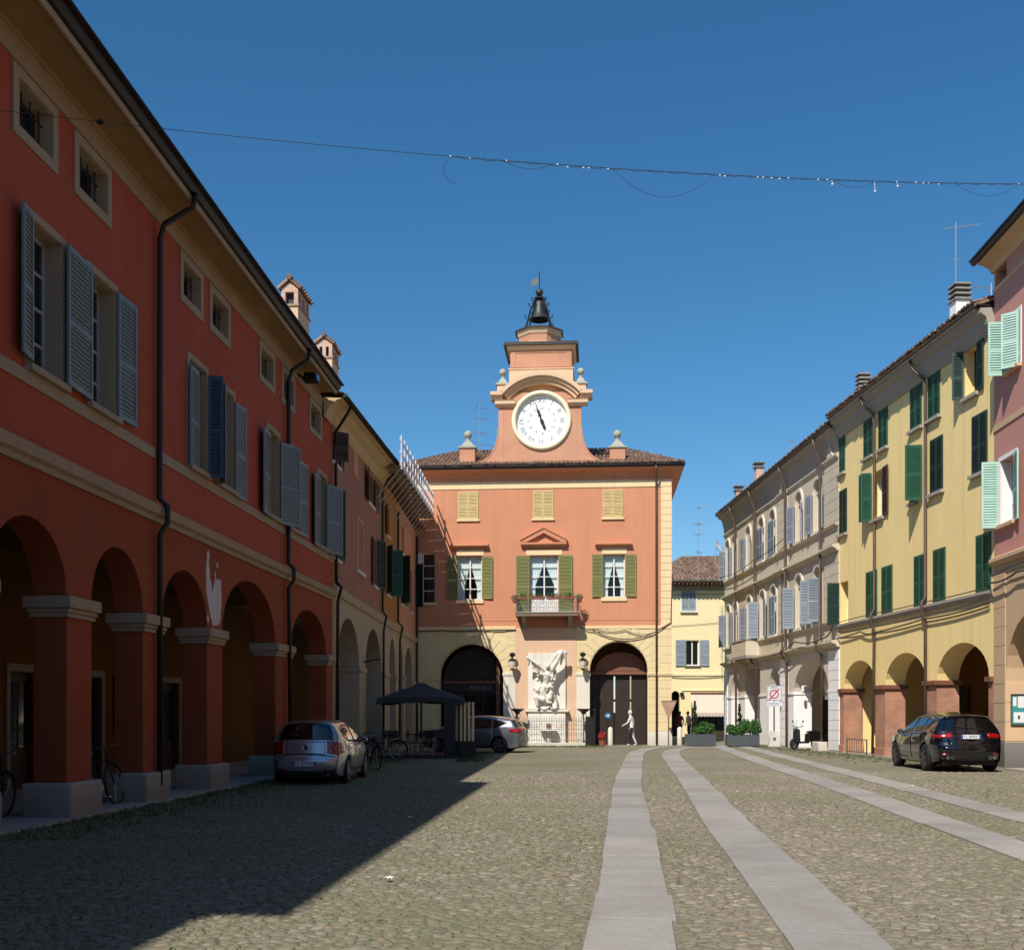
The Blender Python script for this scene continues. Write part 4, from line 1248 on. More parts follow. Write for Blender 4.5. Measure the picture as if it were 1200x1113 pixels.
# right-hand arch: panelled lunette, transom and tall gate leaves ajar
lun = MB(); lun.prism([(9.45, 3.92)] + ell(10.8, 3.92, 1.36, .98, 180, 0, 14) + [(12.16, 3.92)], 1.1, 1.2)
lun.build('lunette_panel', 'brown_wood', cb_)
MB().box(9.2, 12.14, 1.05, 1.22, 3.72, 3.9).build('transom', 'brown_wood', cb_)
for a, b in ((9.22, 9.6), (9.66, 10.42), (10.5, 11.28), (11.36, 12.14)):
    MB().box(a, b, 1.3, 1.38, 0, 3.72).build('gate_leaf', 'dark_wood', cb_)
MB().box(9.22, 12.14, 1.42, 1.48, 0, 1.7).box(9.22, 12.14, 1.42, 1.48, 2.28, 2.42).build('gate_rail', 'dark_wood', cb_)
# left-hand arch: brown timber lunette, name on the transom, glazed shop front
MB().prism([(1.3, 3.42)] + ell(2.945, 3.42, 1.62, 1.72, 180, 0, 14) + [(4.6, 3.42)], 1.2, 1.3).build('lunette_panel', 'dark_wood', cb_)
tb = MB().box(1.3, 4.6, 1.1, 1.32, 3.26, 3.4).build('transom', 'brown_wood', cb_)
fas = MB().box(1.3, 4.6, 1.16, 1.3, 2.78, 3.26).build('shop_fascia', 'dark_wood', cb_)
tm_ = text_mesh('shop_name', 'MANILA', .34); to = link('shop_name', tm_, 'ink_grey', fas, loc=(3.35, 1.155, 3.02)); to.rotation_euler = (rad(90), 0, 0)
MB().box(1.3, 4.6, 1.34, 1.4, 0, 2.78).build('shop_front', 'dark_wood', cb_)
for a, b in ((1.45, 2.35), (2.45, 3.4), (3.5, 4.45)):
    MB().box(a, b, 1.32, 1.338, .5, 2.6).build('shop_pane', 'glass', cb_)

# clock gable
gl = []
gl += [(3.26, 14.5), (3.26, 14.78)]
for k in range(9):
    t = rad(90 * k / 8); gl.append((3.26 + 1.13 * math.sin(t), 16.55 - 1.77 * math.cos(t)))
gl += [(4.39, 18.42), (8.72, 18.42)]
for k in range(9):
    t = rad(90 * (1 - k / 8)); gl.append((9.98 - 1.26 * math.sin(t), 16.55 - 1.8 * math.cos(t)))
gl += [(9.98, 14.5)]
MB().prism(gl, -.06, .9, [ell(6.65, 16.94, 1.36, 1.36, 0, 354, 40)]).build('clock_gable', 'coral_old', cb_)
MB().box(4.75, 8.35, .9, 3.2, 14.6, 18.8).build('turret_base', 'coral_old', cb_)
for x in (5.2, 6.55, 7.8):
    MB().box(x, x + .32, -.1, -.061, 14.62, 14.74).build('vent', 'black', cb_)
# edge mouldings following the concave sides
for pts, nm in ((gl[2:11], 'scroll'), (gl[13:22], 'scroll')):
    MB().tube([(x, -.04, z) for x, z in pts], .05, 6).build('edge_moulding', 'coral_old', cb_)
MB().box(4.62, 4.66, -.075, -.061, 14.8, 17.6).build('edge_moulding', 'coral_old', cb_)
MB().box(8.44, 8.5, -.075, -.061, 14.8, 17.6).build('edge_moulding', 'coral_old', cb_)
# segmental cornice over the dial
def arc_band(cx, cz, ri, ro, a0, a1, y0, y1, n=20):
    o = [(cx + ro * math.cos(rad(a0 + (a1 - a0) * i / n)), cz + ro * math.sin(rad(a0 + (a1 - a0) * i / n))) for i in range(n + 1)]
    q = [(cx + ri * math.cos(rad(a0 + (a1 - a0) * i / n)), cz + ri * math.sin(rad(a0 + (a1 - a0) * i / n))) for i in range(n, -1, -1)]
    return MB().prism(o + q, y0, y1)
for k, (ri, ro, y) in enumerate(((2.32, 2.5, -.2), (2.5, 2.66, -.34), (2.66, 2.86, -.5))):
    arc_band(6.65, 16.53, ri, ro, 139, 41, y, .3).build('arched_cornice', 'cream_t', cb_)
for a, b, sgn in ((4.0, 4.62, -1), (8.66, 9.3, 1)):
    MB().sweep([(.3, 18.02), (-.3, 18.02), (-.4, 18.18), (-.5, 18.22), (-.5, 18.4), (.3, 18.42)], a, b).build('cornice_return', 'cream_t', cb_)
for a, b in ((4.22, 5.28), (8.02, 9.06)):
    MB().sweep([(0, 17.66), (-.16, 17.66), (-.3, 17.8), (-.3, 17.94), (-.34, 18.0), (0, 18.02)], a, b).build('impost_block', 'cream_t', cb_)
# turret
MB().box(4.92, 8.28, .3, 3.0, 18.4, 19.78).build('turret_wall', 'cream_t', cb_)
MB().box(4.88, 8.32, .26, 3.04, 19.74, 19.8).build('turret_band', 'cream_t', cb_)
MB().box(4.98, 8.22, .36, 2.94, 19.8, 20.76).build('turret_wall', 'coral_old', cb_)
MB().prism(rect(5.02, 8.18, 19.86, 20.74), .33, .359, [rect(5.24, 7.96, 19.98, 20.62)]).build('panel_frame', 'coral_old', cb_)
MB().taper(4.9, 8.3, .28, 3.02, 20.76, 20.96, 1.07, 1.07).build('turret_cornice', 'cream_t', cb_)
MB().box(4.64, 8.56, .06, 3.24, 20.965, 21.13).build('flashing', 'lead', cb_)
def octo(c, r, z0, z1, k=1.0):
    return MB().lathe([(r, z0), (r * k, z1)], 8, (c[0], c[1], 0), Matrix.Identity(4))
oc = (6.45, 1.6)
def octo_b(r, z0, z1, k=1.0):
    vs = [(oc[0] + r * math.cos(rad(22.5 + 45 * i)), oc[1] + r * math.sin(rad(22.5 + 45 * i)), z0) for i in range(8)] + [(oc[0] + r * k * math.cos(rad(22.5 + 45 * i)), oc[1] + r * k * math.sin(rad(22.5 + 45 * i)), z1) for i in range(8)]
    return MB().add(vs, [(i, (i + 1) % 8, (i + 1) % 8 + 8, i + 8) for i in range(8)] + [tuple(range(7, -1, -1)), tuple(range(8, 16))])
octo_b(1.22, 21.12, 21.3).build('drum', 'cream_t', cb_)
octo_b(1.16, 21.3, 21.72).build('drum', 'coral_old', cb_)
octo_b(1.2, 21.72, 22.0, 1.08).build('drum_cornice', 'cream_t', cb_)
octo_b(1.38, 22.0, 22.08, .96).build('flashing', 'lead', cb_)
octo_b(1.3, 22.08, 22.26, .35).build('drum_roof', 'lead', cb_)
# dial
def ring_lathe(prof, n, c, mat, name, parent):
    """closed ring: the profile loop is joined back on itself"""
    vs = []; m = len(prof)
    for r, y in prof:
        for k in range(n):
            a = 2 * math.pi * k / n
            vs.append((c[0] + r * math.cos(a), c[1] + y, c[2] + r * math.sin(a)))
    fs = [(i * n + k, i * n + (k + 1) % n, ((i + 1) % m) * n + (k + 1) % n, ((i + 1) % m) * n + k) for i in range(m) for k in range(n)]
    return MB().add(vs, fs).build(name, mat, parent)
ring_lathe([(1.34, .06), (1.34, -.17), (1.4, -.22), (1.5, -.21), (1.56, -.14), (1.56, -.04)], 56, (6.65, 0, 16.94), 'dial_rim', 'dial_ring', cb_)
dial = MB().lathe([(1.35, .0), (1.35, .05)], 56, (6.65, 0.02, 16.94), axis='y').build('dial', 'dial', cb_)
ROM = ['XII', 'I', 'II', 'III', 'IIII', 'V', 'VI', 'VII', 'VIII', 'IX', 'X', 'XI']
for i, r_ in enumerate(ROM):
    a = rad(30 * i)
    me = text_mesh('numeral', r_, .36, .002)
    o = link('numeral', me, 'ink_grey', dial, loc=(6.65 + 1.06 * math.sin(a), .012, 16.94 + 1.06 * math.cos(a)))
    o.rotation_euler = (rad(90), a, 0)
    o.rotation_euler = (Matrix.Rotation(a, 4, 'Y') @ Matrix.Rotation(rad(90), 4, 'X')).to_euler()
    me = text_mesh('numeral', str(13 + (i + 11) % 12) if i else '24', .2, .002)
    o = link('numeral', me, 'ink_grey', dial, loc=(6.65 + .66 * math.sin(a), .012, 16.94 + .66 * math.cos(a)))
    o.rotation_euler = (rad(90), 0, 0)
tk = MB()
for i in range(60):
    a = rad(6 * i); mt = Matrix.Translation((6.65, 0, 16.94)) @ Matrix.Rotation(a, 4, 'Y')
    tk.box(-.009, .009, .008, .018, 1.27, 1.33, mt)
tk.build('minute_marks', 'ink_grey', dial)['kind'] = 'stuff'
def hand(ang, ln, prof, y):
    mt = Matrix.Translation((6.65, 0, 16.94)) @ Matrix.Rotation(rad(ang), 4, 'Y')
    b = MB(); pl = [(-w, l) for l, w in prof] + [(w, l) for l, w in reversed(prof)]
    b.prism(pl, y, y + .015)
    b.v = [tuple(mt @ Vector(q)) for q in b.v]
    return b.build('clock_hand', 'ink', dial)
hand(-19, 1.2, [(-.1, .03), (.1, .05), (.25, .03), (.32, .1), (.4, .035), (.5, .085), (.62, .03), (1.2, .006)], -.03)
hand(158, .5, [(-.15, .04), (0, .09), (.1, .1), (.2, .04), (.3, .09), (.38, .07), (.5, .01)], -.05)
# stone balls on pedestals
def finial(x, y, z0, w, zp, parent=cb_, s=1.0, mat='coral_old'):
    p = MB().box(x - w / 2, x + w / 2, y - w / 2, y + w / 2, z0, zp).build('pedestal', mat, parent)
    MB().box(x - w / 2 - .07, x + w / 2 + .07, y - w / 2 - .07, y + w / 2 + .07, zp, zp + .09).build('pedestal_cap', 'stonegrey_ball', p)
    q = MB().taper(x - w * .46, x + w * .46, y - w * .46, y + w * .46, zp + .09, zp + .09 + .3 * s, .45)
    q.lathe([(w * .2, 0), (w * .13, .12 * s), (w * .15, .22 * s)], 12, (x, y, zp + .09 + .3 * s))
    q.build('finial_base', 'stonegrey_ball', p)
    MB().ball((x, y, zp + .09 + .3 * s + .2 * s + .2 * s), .215 * s, 16).build('stone_ball', 'stonegrey_ball', p, smooth=True)
finial(2.72, .5, 14.45, .8, 15.62); finial(10.6, .5, 14.45, .8, 15.5)
finial(4.55, .75, 18.4, .56, 19.02, s=.9, mat='cream_t'); finial(8.68, .75, 18.4, .56, 18.98, s=.9, mat='cream_t')
# bell in its iron frame with ball and vane
BZ = .48
bell = MB().lathe([(.0, 1.12), (.1, 1.1), (.18, 1.02), (.25, .95), (.29, .7), (.33, .45), (.42, .2), (.54, .04), (.56, 0), (.5, .0), (.4, .2), (.3, .45)], 20, (oc[0], oc[1], 22.3 + BZ)).build('bell', 'bronze', cb_, smooth=True)
MB().ball((oc[0], oc[1], 22.36 + BZ), .07).build('clapper', 'iron', bell)
fr = MB()
for i in range(4):
    a = rad(45 + 90 * i); ca, sa = math.cos(a), math.sin(a)
    P = [(oc[0] + ca * r, oc[1] + sa * r, z + BZ * (z - 22.1) / .5 if z < 22.6 else z + BZ) for r, z in ((1.0, 22.12), (.84, 22.3), (.66, 22.62), (.44, 23.0), (.34, 23.25), (.28, 23.45), (.0, 23.55))]
    fr.tube(P, .05, 6)
    for r, z in ((.9, 22.35 + BZ * .6), (.62, 22.85 + BZ), (.42, 23.2 + BZ)):
        fr.tube([(oc[0] + ca * r, oc[1] + sa * r, z), (oc[0] + ca * (r + .12), oc[1] + sa * (r + .12), z + .06), (oc[0] + ca * (r + .14), oc[1] + sa * (r + .14), z + .16), (oc[0] + ca * (r + .06), oc[1] + sa * (r + .06), z + .17)], .025, 5)
fr.lathe([(.3, 23.38), (.32, 23.42), (.3, 23.46), (.05, 23.5)], 14, (oc[0], oc[1], BZ))
fr.tube([(oc[0], oc[1], 23.3 + BZ), (oc[0], oc[1], 24.9 + BZ)], .028, 6)
fr.build('bell_frame', 'iron', cb_)
MB().ball((oc[0], oc[1], 23.78 + BZ), .21, 14).build('vane_ball', 'bronze', cb_, smooth=True)
MB().prism([(oc[0] - .03, 24.35), (oc[0] - .12, 24.2), (oc[0] - .5, 24.12), (oc[0] - .38, 24.32), (oc[0] - .46, 24.42), (oc[0] - .1, 24.6), (oc[0] - .03, 24.62)], oc[1] - .008, oc[1] + .008).build('weather_vane', 'iron_grey', cb_).location = (0, 0, BZ)

# balcony (part of the building) with its ironwork
bal = MB().box(5.35, 8.57, -1.08, -.01, 6.66, 6.82).build('balcony', 'balcony_stone', cb_)
MB().sweep([(-1.1, 6.8), (-1.12, 6.84), (-1.1, 6.87), (-.01, 6.87), (-.01, 6.8)], 5.32, 8.6).build('balcony_edge', 'grey_stone', bal)
for u in (5.75, 8.15):
    b = MB(); b.sweep([(-.001, 6.1), (-.12, 6.2), (-.3, 6.4), (-.75, 6.62), (-.8, 6.659), (-.001, 6.659)], u - .11, u + .11); b.build('bracket', 'grey_stone', bal)
rl = MB(); rz0, rz1 = 6.87, 7.62
for x in (5.42, 8.5):
    for y in (-1.03, -.05): rl.box(x - .022, x + .022, y - .022, y + .022, rz0, rz1 + .05)
rl.tube([(5.42, -.05, rz1), (5.42, -1.03, rz1), (8.5, -1.03, rz1), (8.5, -.05, rz1)], .02, 6)
rl.tube([(5.42, -.05, rz0 + .07), (5.42, -1.03, rz0 + .07), (8.5, -1.03, rz0 + .07), (8.5, -.05, rz0 + .07)], .016, 6)
for x in (5.42, 8.5):
    for i in range(1, 7):
        y = -.05 - .98 * i / 7; rl.tube([(x, y, rz0 + .07), (x, y, rz1)], .011, 5)
def scroll(cx, cz, r, y, turns=1.4, s=1):
    pts = []
    for k in range(22):
        t = k / 21; a = turns * 2 * math.pi * t; rr = r * (1 - .75 * t)
        pts.append((cx + s * rr * math.cos(a), y, cz + rr * math.sin(a)))
    return pts
for i in range(6):
    cx = 5.42 + 3.08 * (i + .5) / 6
    rl.tube([(cx + .19 * math.cos(2 * math.pi * k / 16), -1.03, rz0 + .42 + .19 * math.sin(2 * math.pi * k / 16)) for k in range(16)], .012, 5, close=True)
    for s_ in (-1, 1):
        rl.tube(scroll(cx + s_ * .12, rz0 + .18, .1, -1.03, 1.3, s_), .011, 5); rl.tube(scroll(cx + s_ * .12, rz0 + .66, .07, -1.03, 1.3, s_), .01, 5)
    rl.tube(scroll(cx, rz0 + .42, .12, -1.03, 1.6, 1), .011, 5)
    if i: 
        x = 5.42 + 3.08 * i / 6; rl.tube([(x, -1.03, rz0 + .07), (x, -1.03, rz1)], .013, 5)
rl.build('railing', 'iron_grey', bal)

# flower boxes on the balcony rail
def foliage(b, c, ext, n, size, rnd=RND, up=.3):
    """scatter small leaf faces through a volume"""
    for _ in range(n):
        while True:
            p = Vector((rnd.uniform(-1, 1), rnd.uniform(-1, 1), rnd.uniform(-1, 1)))
            if p.length < 1: break
        q = Vector((c[0] + p.x * ext[0], c[1] + p.y * ext[1], c[2] + p.z * ext[2]))
        s = size * rnd.uniform(.6, 1.3)
        nrm = (p + Vector((rnd.uniform(-.6, .6), rnd.uniform(-.6, .6), rnd.uniform(-.3, .9)))).normalized()
        t = nrm.orthogonal().normalized(); t = Matrix.Rotation(rnd.uniform(0, 6.28), 3, nrm) @ t; u = nrm.cross(t)
        b.add([q - t * s, q + u * s * .45 + nrm * s * .12, q + t * s, q - u * s * .45 + nrm * s * .12], [(0, 1, 2, 3)])
    return b
for k, (x0, x1, y0, y1, lab) in enumerate(((6.05, 6.85, -1.2, -1.05, 'balcony flower box with red geraniums left of the middle'), (6.95, 7.75, -1.2, -1.05, 'balcony flower box with red geraniums right of the middle'), (7.85, 8.4, -1.2, -1.05, 'short balcony flower box near the right end of the rail'), (5.5, 5.95, -1.2, -1.05, 'short balcony flower box near the left end of the rail'))):
    fb = thing('flower_box', lab, 'flower box', wpt(cb_, (x0 + x1) / 2, (y0 + y1) / 2, 7.5), cb_.rotation_euler.z, 'flower boxes on the balcony rail')
    w = x1 - x0
    MB().taper(-w / 2, w / 2, -.08, .08, 0, .16, 1.08).build('box', 'brown_wood', fb)
    foliage(MB(), (0, 0, .22), (w / 2, .14, .14), int(140 * w), .05).build('foliage', 'leaf', fb, recalc=False)['kind'] = 'stuff'
    foliage(MB(), (0, -.06, .2), (w / 2, .14, .12), int(22 * w), .04).build('flowers', 'petal_red', fb, recalc=False)['kind'] = 'stuff'
for k, (x, lab) in enumerate(((5.3, 'round flower pot hanging outside the left end of the balcony'), (8.62, 'round flower pot hanging outside the right end of the balcony'))):
    fb = thing('flower_pot', lab, 'flower pot', wpt(cb_, x, -.75, 7.36), cb_.rotation_euler.z)
    MB().lathe([(.1, 0), (.15, .2), (.16, .2), (.13, .19)], 14).build('pot', 'terracotta', fb)
    foliage(MB(), (0, 0, .3), (.22, .22, .16), 110, .05).build('foliage', 'leaf', fb, recalc=False)['kind'] = 'stuff'

# ------------------------------------------------------------------ greige palace with arched windows (right, far)
G0, G1 = (12.86, 67.1), (13.6, 46.0)
gp = building('palace', 'grey beige palace with round headed windows, white arcade and quoined strips on the right', 'building', G0, G1)
GL = 21.113
GA = [(1.8, 3.8, 2.7, 1.3), (10.1, 12.15, 2.65, 1.35), (14.5, 19.65, 2.6, 1.45)]
out = [(0, 0)]
for l, r, sp, ri in GA[:1]:
    out += [(l, 0)] + ell((l + r) / 2, sp, (r - l) / 2, ri) + [(r, 0)]
out += [(5.1, 0), (5.1, 4.15), (8.3, 4.15), (8.3, 0)]
for l, r, sp, ri in GA[1:]:
    out += [(l, 0)] + ell((l + r) / 2, sp, (r - l) / 2, ri) + [(r, 0)]
out += [(GL, 0), (GL, 4.4), (0, 4.4)]
MB().prism(out, 0, .85).build('arcade_wall', 'greyG2', gp)
win2 = [.95, 2.6, 5.9, 8.65, 10.85, 15.4, 18.15]
win1 = [1.1, 2.9, 6.1, 8.9, 11.05, 15.4, 18.2]
WH = .52
holes = [arch_hole(c - WH, c + WH, 9.66, 11.45) for c in win2] + [arch_hole(c - WH, c + WH, 5.62, 7.6) for c in win1]
MB().prism(rect(0, GL, 4.4, 13.5), 0, .4, holes).build('upper_wall', 'greyG', gp)
shell(gp, GL, 11, 4.4, 13.5, 'greyG', x0=0)
MB().box(0, .3, .85, 11, 0, 4.4).build('side_wall', 'greyG2', gp)
MB().box(0, GL, 4.2, 4.4, 0, 4.4).build('arcade_back_wall', 'greyG2', gp)
MB().box(0, GL, .86, 4.2, 4.3, 4.39).build('arcade_ceiling', 'greyG2', gp)
MB().box(0, GL, -.15, 4.2, -.1, .06).build('arcade_floor', 'paving', gp)
for a, b in ((2.0, 3.4), (5.6, 7.4), (10.0, 11.6), (15.8, 18.6)):
    d = MB().box(a, b, 4.13, 4.19, .06, 2.6).build('shop_door', 'dark_wood', gp)
    MB().box(a + .15, b - .15, 4.115, 4.128, .5, 2.4).build('pane', 'glass', d)
ln_ = MB().prism([(15.2, 2.5)] + ell(17.08, 2.6, 2.5, 1.4, 160, 0, 14) + [(19.6, 2.5)], 1.3, 1.36).build('shop_lunette', 'greyG2', gp)
MB().box(18.4, 19.2, 1.285, 1.299, 2.95, 3.5).build('shop_sign', 'petal_red', ln_)
MB().box(15.2, 19.6, 1.26, 1.36, 2.3, 2.5).build('shop_transom', 'whiteG', ln_)
MB().tube([(15.1, .6, 2.9), (15.1, .3, 2.95)], .02, 6).lathe([(.03, 0), (.07, .08), (.07, .3), (.03, .36)], 10, (15.1, .25, 2.6)).build('arcade_lamp', 'white_paint', gp)
# white painted lower faces of the piers (thin skins, inside faces of the arches too)
for a, b in ((0, 1.8), (3.8, 5.1), (8.3, 10.1)):
    MB().box(a - .006 if a else 0, b + .006, -.012, .856, 0, 2.62).build('whitewashed_pier', 'whiteG', gp)
MB().box(12.144, 14.506, -.012, .856, 0, 2.55).build('whitewashed_pier', 'whiteG', gp)
MB().box(19.644, GL - .002, -.012, .856, 0, 2.55).build('whitewashed_pier', 'whiteG', gp)
for a, b in ((0, 1.8), (3.8, 5.1), (8.3, 10.1), (12.15, 14.5), (19.65, GL - .05)):
    MB().box(a - .05 if a else 0, b + .05, -.06, .9, 2.55, 2.66).build('impost', 'whiteG', gp)
quoins(gp, 12.3, 13.62, .1, 4.35, .42, 'whiteG', .05); quoins(gp, 19.75, GL - .01, .1, 4.35, .42, 'whiteG', .05); quoins(gp, 0.02, .9, .1, 4.35, .42, 'whiteG', .05)
quoins(gp, 12.0, 13.55, 4.75, 12.3, .45, 'greyG', .06); quoins(gp, 19.25, GL - .01, 4.75, 12.3, .45, 'greyG', .06)
# horizontal mouldings, broken forward over the quoined strips
for a, b, o_ in ((0, 11.95, 0), (11.9, 13.65, .07), (13.65, 19.2, 0), (19.15, GL, .07)):
    MB().sweep([(.01, 4.42), (-.06 - o_, 4.42), (-.1 - o_, 4.52), (-.3 - o_, 4.6), (-.3 - o_, 4.68), (.01, 4.74)], a, b).build('cornice', 'greyG', gp)
    MB().sweep([(.01, 5.42), (-.1 - o_, 5.42), (-.14 - o_, 5.5), (.01, 5.54)], a, b).build('sill_band', 'greyG', gp)
    MB().sweep([(.01, 8.42), (-.06 - o_, 8.42), (-.1 - o_, 8.5), (-.26 - o_, 8.58), (-.26 - o_, 8.66), (.01, 8.72)], a, b).build('cornice', 'greyG', gp)
    MB().sweep([(.01, 9.46), (-.1 - o_, 9.46), (-.14 - o_, 9.54), (.01, 9.58)], a, b).build('sill_band', 'greyG', gp)
    MB().sweep([(.01, 12.28), (-.05 - o_, 12.28), (-.1 - o_, 12.38), (-.1 - o_, 12.44), (.01, 12.5)], a, b).build('architrave', 'greyG', gp)
    if o_:
        MB().prism([((a + b) / 2 - .35, 12.5), ((a + b) / 2 + .35, 12.5), ((a + b) / 2, 13.1)], -.14, -.001).build('pilaster_finial', 'greyG', gp)
MB().sweep([(.01, 12.5), (-.02, 12.5), (-.06, 12.8), (-.12, 13.05), (-.2, 13.3), (-.4, 13.42), (-.44, 13.5), (.01, 13.52)], 0, GL).build('eave_cornice', 'cornice_grey', gp)
gutter(gp, 0, GL, .46, 13.58, .08, 'pipe_brown')
MB().box(-.1, GL, -.56, 0, 13.58, 13.64).build('roof_edge', 'gutter', gp)
roof(gp, GL, 11, 13.66, .5, .3, x0=-.1, tile_rows=4)
def arched_window(parent, c, z0, zs, sh):
    a, b = c - WH, c + WH
    w = window(parent, a, b, z0, zs - .02, depth=.2, frame='white_paint', cols=2, rows=3, each=False, sill='white_stone', sill_h=.12, sill_d=.14, curtain=False)
    ty = MB().prism([(a, zs)] + ell(c, zs, WH, WH, 180, 0, 12) + [(b, zs)][:0], .18, .24).build('tympanum', 'greyG', parent)
    MB().box(a, b, .1, .24, zs - .06, zs + .03).build('transom', 'greyG', ty)
    ring_lathe([(.15, .1), (.15, .18), (.24, .18), (.24, .1)], 16, (c, .0, zs + .2), 'greyG', 'rosette', ty)
    MB().ball((c, .17, zs + .2), .1, 10).build('boss', 'greyG2', ty)
    arc_p = [(a - .14, zs - .12)] + ell(c, zs, WH + .14, WH + .14, 180, 0, 14) + [(b + .14, zs - .12), (b, zs - .12)] + ell(c, zs, WH, WH, 0, 180, 14) + [(a, zs - .12)]
    MB().prism(arc_p, -.08, -.001).build('hood_mould', 'greyG2', parent)
    for sgn in (-1, 1):
        x = a - .14 if sgn < 0 else b
        MB().box(x, x + .14, -.05, -.001, z0, zs - .12).build('window_jamb', 'greyG2', parent)
    for hinge, sgn, ang in sh:
        S(parent, a if hinge < 0 else b, z0 + .02, zs - .04, WH if abs(ang) < 150 else WH, 'sh_pale', ang=ang, side=sgn, d=.1)
st2 = [[(-1, -1, 25), (1, 1, 4)], [(-1, -1, 4), (1, 1, 20)], [(-1, -1, 16), (1, 1, 12)], [(-1, 1, 0), (1, -1, 0)], [(-1, 1, 0), (1, -1, 0)], [(-1, -1, 22), (1, 1, 14)], [(-1, -1, 16), (1, 1, 3)]]
st1 = [[(-1, -1, 30), (1, 1, 4)], [(-1, -1, 4), (1, 1, 14)], [(-1, -1, 20), (1, 1, 10)], [(-1, -1, 75), (1, 1, 5)], [(-1, 1, 0), (1, -1, 0)], [(-1, -1, 82), (1, 1, 4)], [(-1, -1, 85), (1, 1, 88)]]
for c, st in zip(win2, st2): arched_window(gp, c, 9.66, 11.45, st)
for c, st in zip(win1, st1): arched_window(gp, c, 5.62, 7.6, st)
# stone balcony
gb = MB().box(5.0, 8.2, -.75, -.01, 4.6, 4.76).build('balcony', 'grey_stone', gp)
MB().box(5.0, 8.2, -.75, -.68, 4.76, 5.55).box(5.0, 5.08, -.68, -.01, 4.76, 5.55).box(8.12, 8.2, -.68, -.01, 4.76, 5.55).build('parapet', 'greyG', gb)
MB().box(4.96, 8.24, -.79, -.02, 5.551, 5.62).build('coping', 'grey_stone', gb)
for u in (5.4, 7.8): MB().sweep([(-.02, 4.1), (-.2, 4.25), (-.6, 4.5), (-.65, 4.598), (-.02, 4.598)], u - .1, u + .1).build('bracket', 'greyG', gb)
for u in (3.45, 7.9, 13.72, 19.08):
    pipe(gp, [(u, -.52, 13.5), (u, -.46, 13.2), (u, -.22, 12.6), (u, -.2, 11), (u, -.2, 4.9), (u, -.38, 4.7), (u, -.38, 4.4), (u, -.13, 4.2), (u, -.13, .05)], .06, 'pipe_brown')
cable(gp, [(12.2, -.45, 4.5, .1), (16, -.4, 4.95, .15), (20.5, -.4, 4.85, .1), (GL, -.3, 5.3)], .03)
cable(gp, [(13.0, -.15, 8.5, 0), (12.95, -.14, 4.7)], .03)
cable(gp, [(0, -.3, 9.9, .2), (8, -.3, 9.8, .1), (13.4, -.2, 10.1)], .02)
# slim brick chimneys
for x, y, z1 in ((3.8, 1.1, 15.95), (.25, .8, 15.35)):
    c = MB().box(x - .22, x + .22, y - .2, y + .2, 13.5, z1 - .3).build('chimney', 'brick_ch', gp)
    MB().box(x - .3, x + .3, y - .28, y + .28, z1 - .3, z1 - .22).box(x - .2, x + .2, y - .18, y + .18, z1 - .22, z1 - .06).box(x - .33, x + .33, y - .3, y + .3, z1 - .06, z1).build('chimney_cap', 'dark_stone', c)
def plate_chimney(parent, x, y, z0, z1, w):
    c = MB().box(x - w / 2, x + w / 2, y - w / 2, y + w / 2, z0, z1 - .62).build('chimney', 'whiteG', parent)
    MB().box(x - w * .38, x + w * .38, y - w * .38, y + w * .38, z1 - .62, z1 - .02).build('flue', 'dark_stone', c)
    for k in range(4):
        z = z1 - .62 + k * .185
        MB().taper(x - w * .66, x + w * .66, y - w * .66, y + w * .66, z, z + .09, .86).build('cowl_plate', 'dark_stone', c, bevel=.015)
    return c
plate_chimney(gp, 18.2, 2.0, 13.7, 16.6, .44)

# ------------------------------------------------------------------ pale yellow house
Y0, Y1 = (13.6, 46.0), (14.43, 33.2)
yh = building('house', 'pale yellow house with dark green shutters above three brick footed arches', 'building', Y0, Y1)
YL = 12.827
YA = [(.45, 3.77, 2.66, 1.08), (4.7, 8.15, 2.7, 1.1), (9.0, 12.52, 2.74, 1.14)]
MB().prism(arcade_outline(0, YL, 5.12, YA), 0, .75).build('arcade_wall', 'yellow', yh)
w3 = [(-.0, .62), (2.65, 3.58), (4.12, 4.95), (6.95, 7.86), (8.38, 9.25), (10.95, 11.85)]
w2 = [(.02, .82), (3.5, 4.55), (6.95, 7.85), (8.55, 9.47), (11.5, 12.45)]
w1 = [(.04, .93), (2.9, 3.95), (4.43, 5.38), (7.28, 8.17), (8.78, 9.66), (11.76, 12.66)]
openh = [rect(3.5, 4.55, 9.02, 10.83), rect(.04, .93, 5.36, 7.05), rect(11.0, 11.85, 11.55, 13.05)]
MB().prism(rect(0, YL, 5.12, 13.7), 0, .4, openh).build('upper_wall', 'yellow', yh)
shell(yh, YL - .002, 10, 0.0, 13.7, 'yellow', x0=.002)
MB().box(.31, YL - .31, 4.3, 4.5, 0, 5.1).build('arcade_back_wall', 'arcade_ochre', yh)
MB().box(.31, YL - .31, .76, 4.3, 4.9, 5.0).build('arcade_ceiling', 'soffit', yh)
MB().box(0, YL, -.1, 4.3, -.1, .05).build('arcade_floor', 'paving', yh)
for a, b in ((1.2, 2.6), (5.2, 7.0)):
    d = MB().box(a, b, 4.22, 4.29, .05, 2.7).build('shop_door', 'dark_wood', yh)
    MB().box(a + .14, b - .14, 4.205, 4.218, .4, 2.5).build('pane', 'glass', d)
sv = MB().prism(rect(8.6, 9.9, .9, 2.6), 4.2, 4.29, [rect(8.7, 9.8, 1.0, 2.5)]).build('shop_window', 'dark_wood', yh)
MB().box(8.7, 9.8, 4.25, 4.26, 1.0, 2.5).build('pane', 'paper', sv)
prev = 0
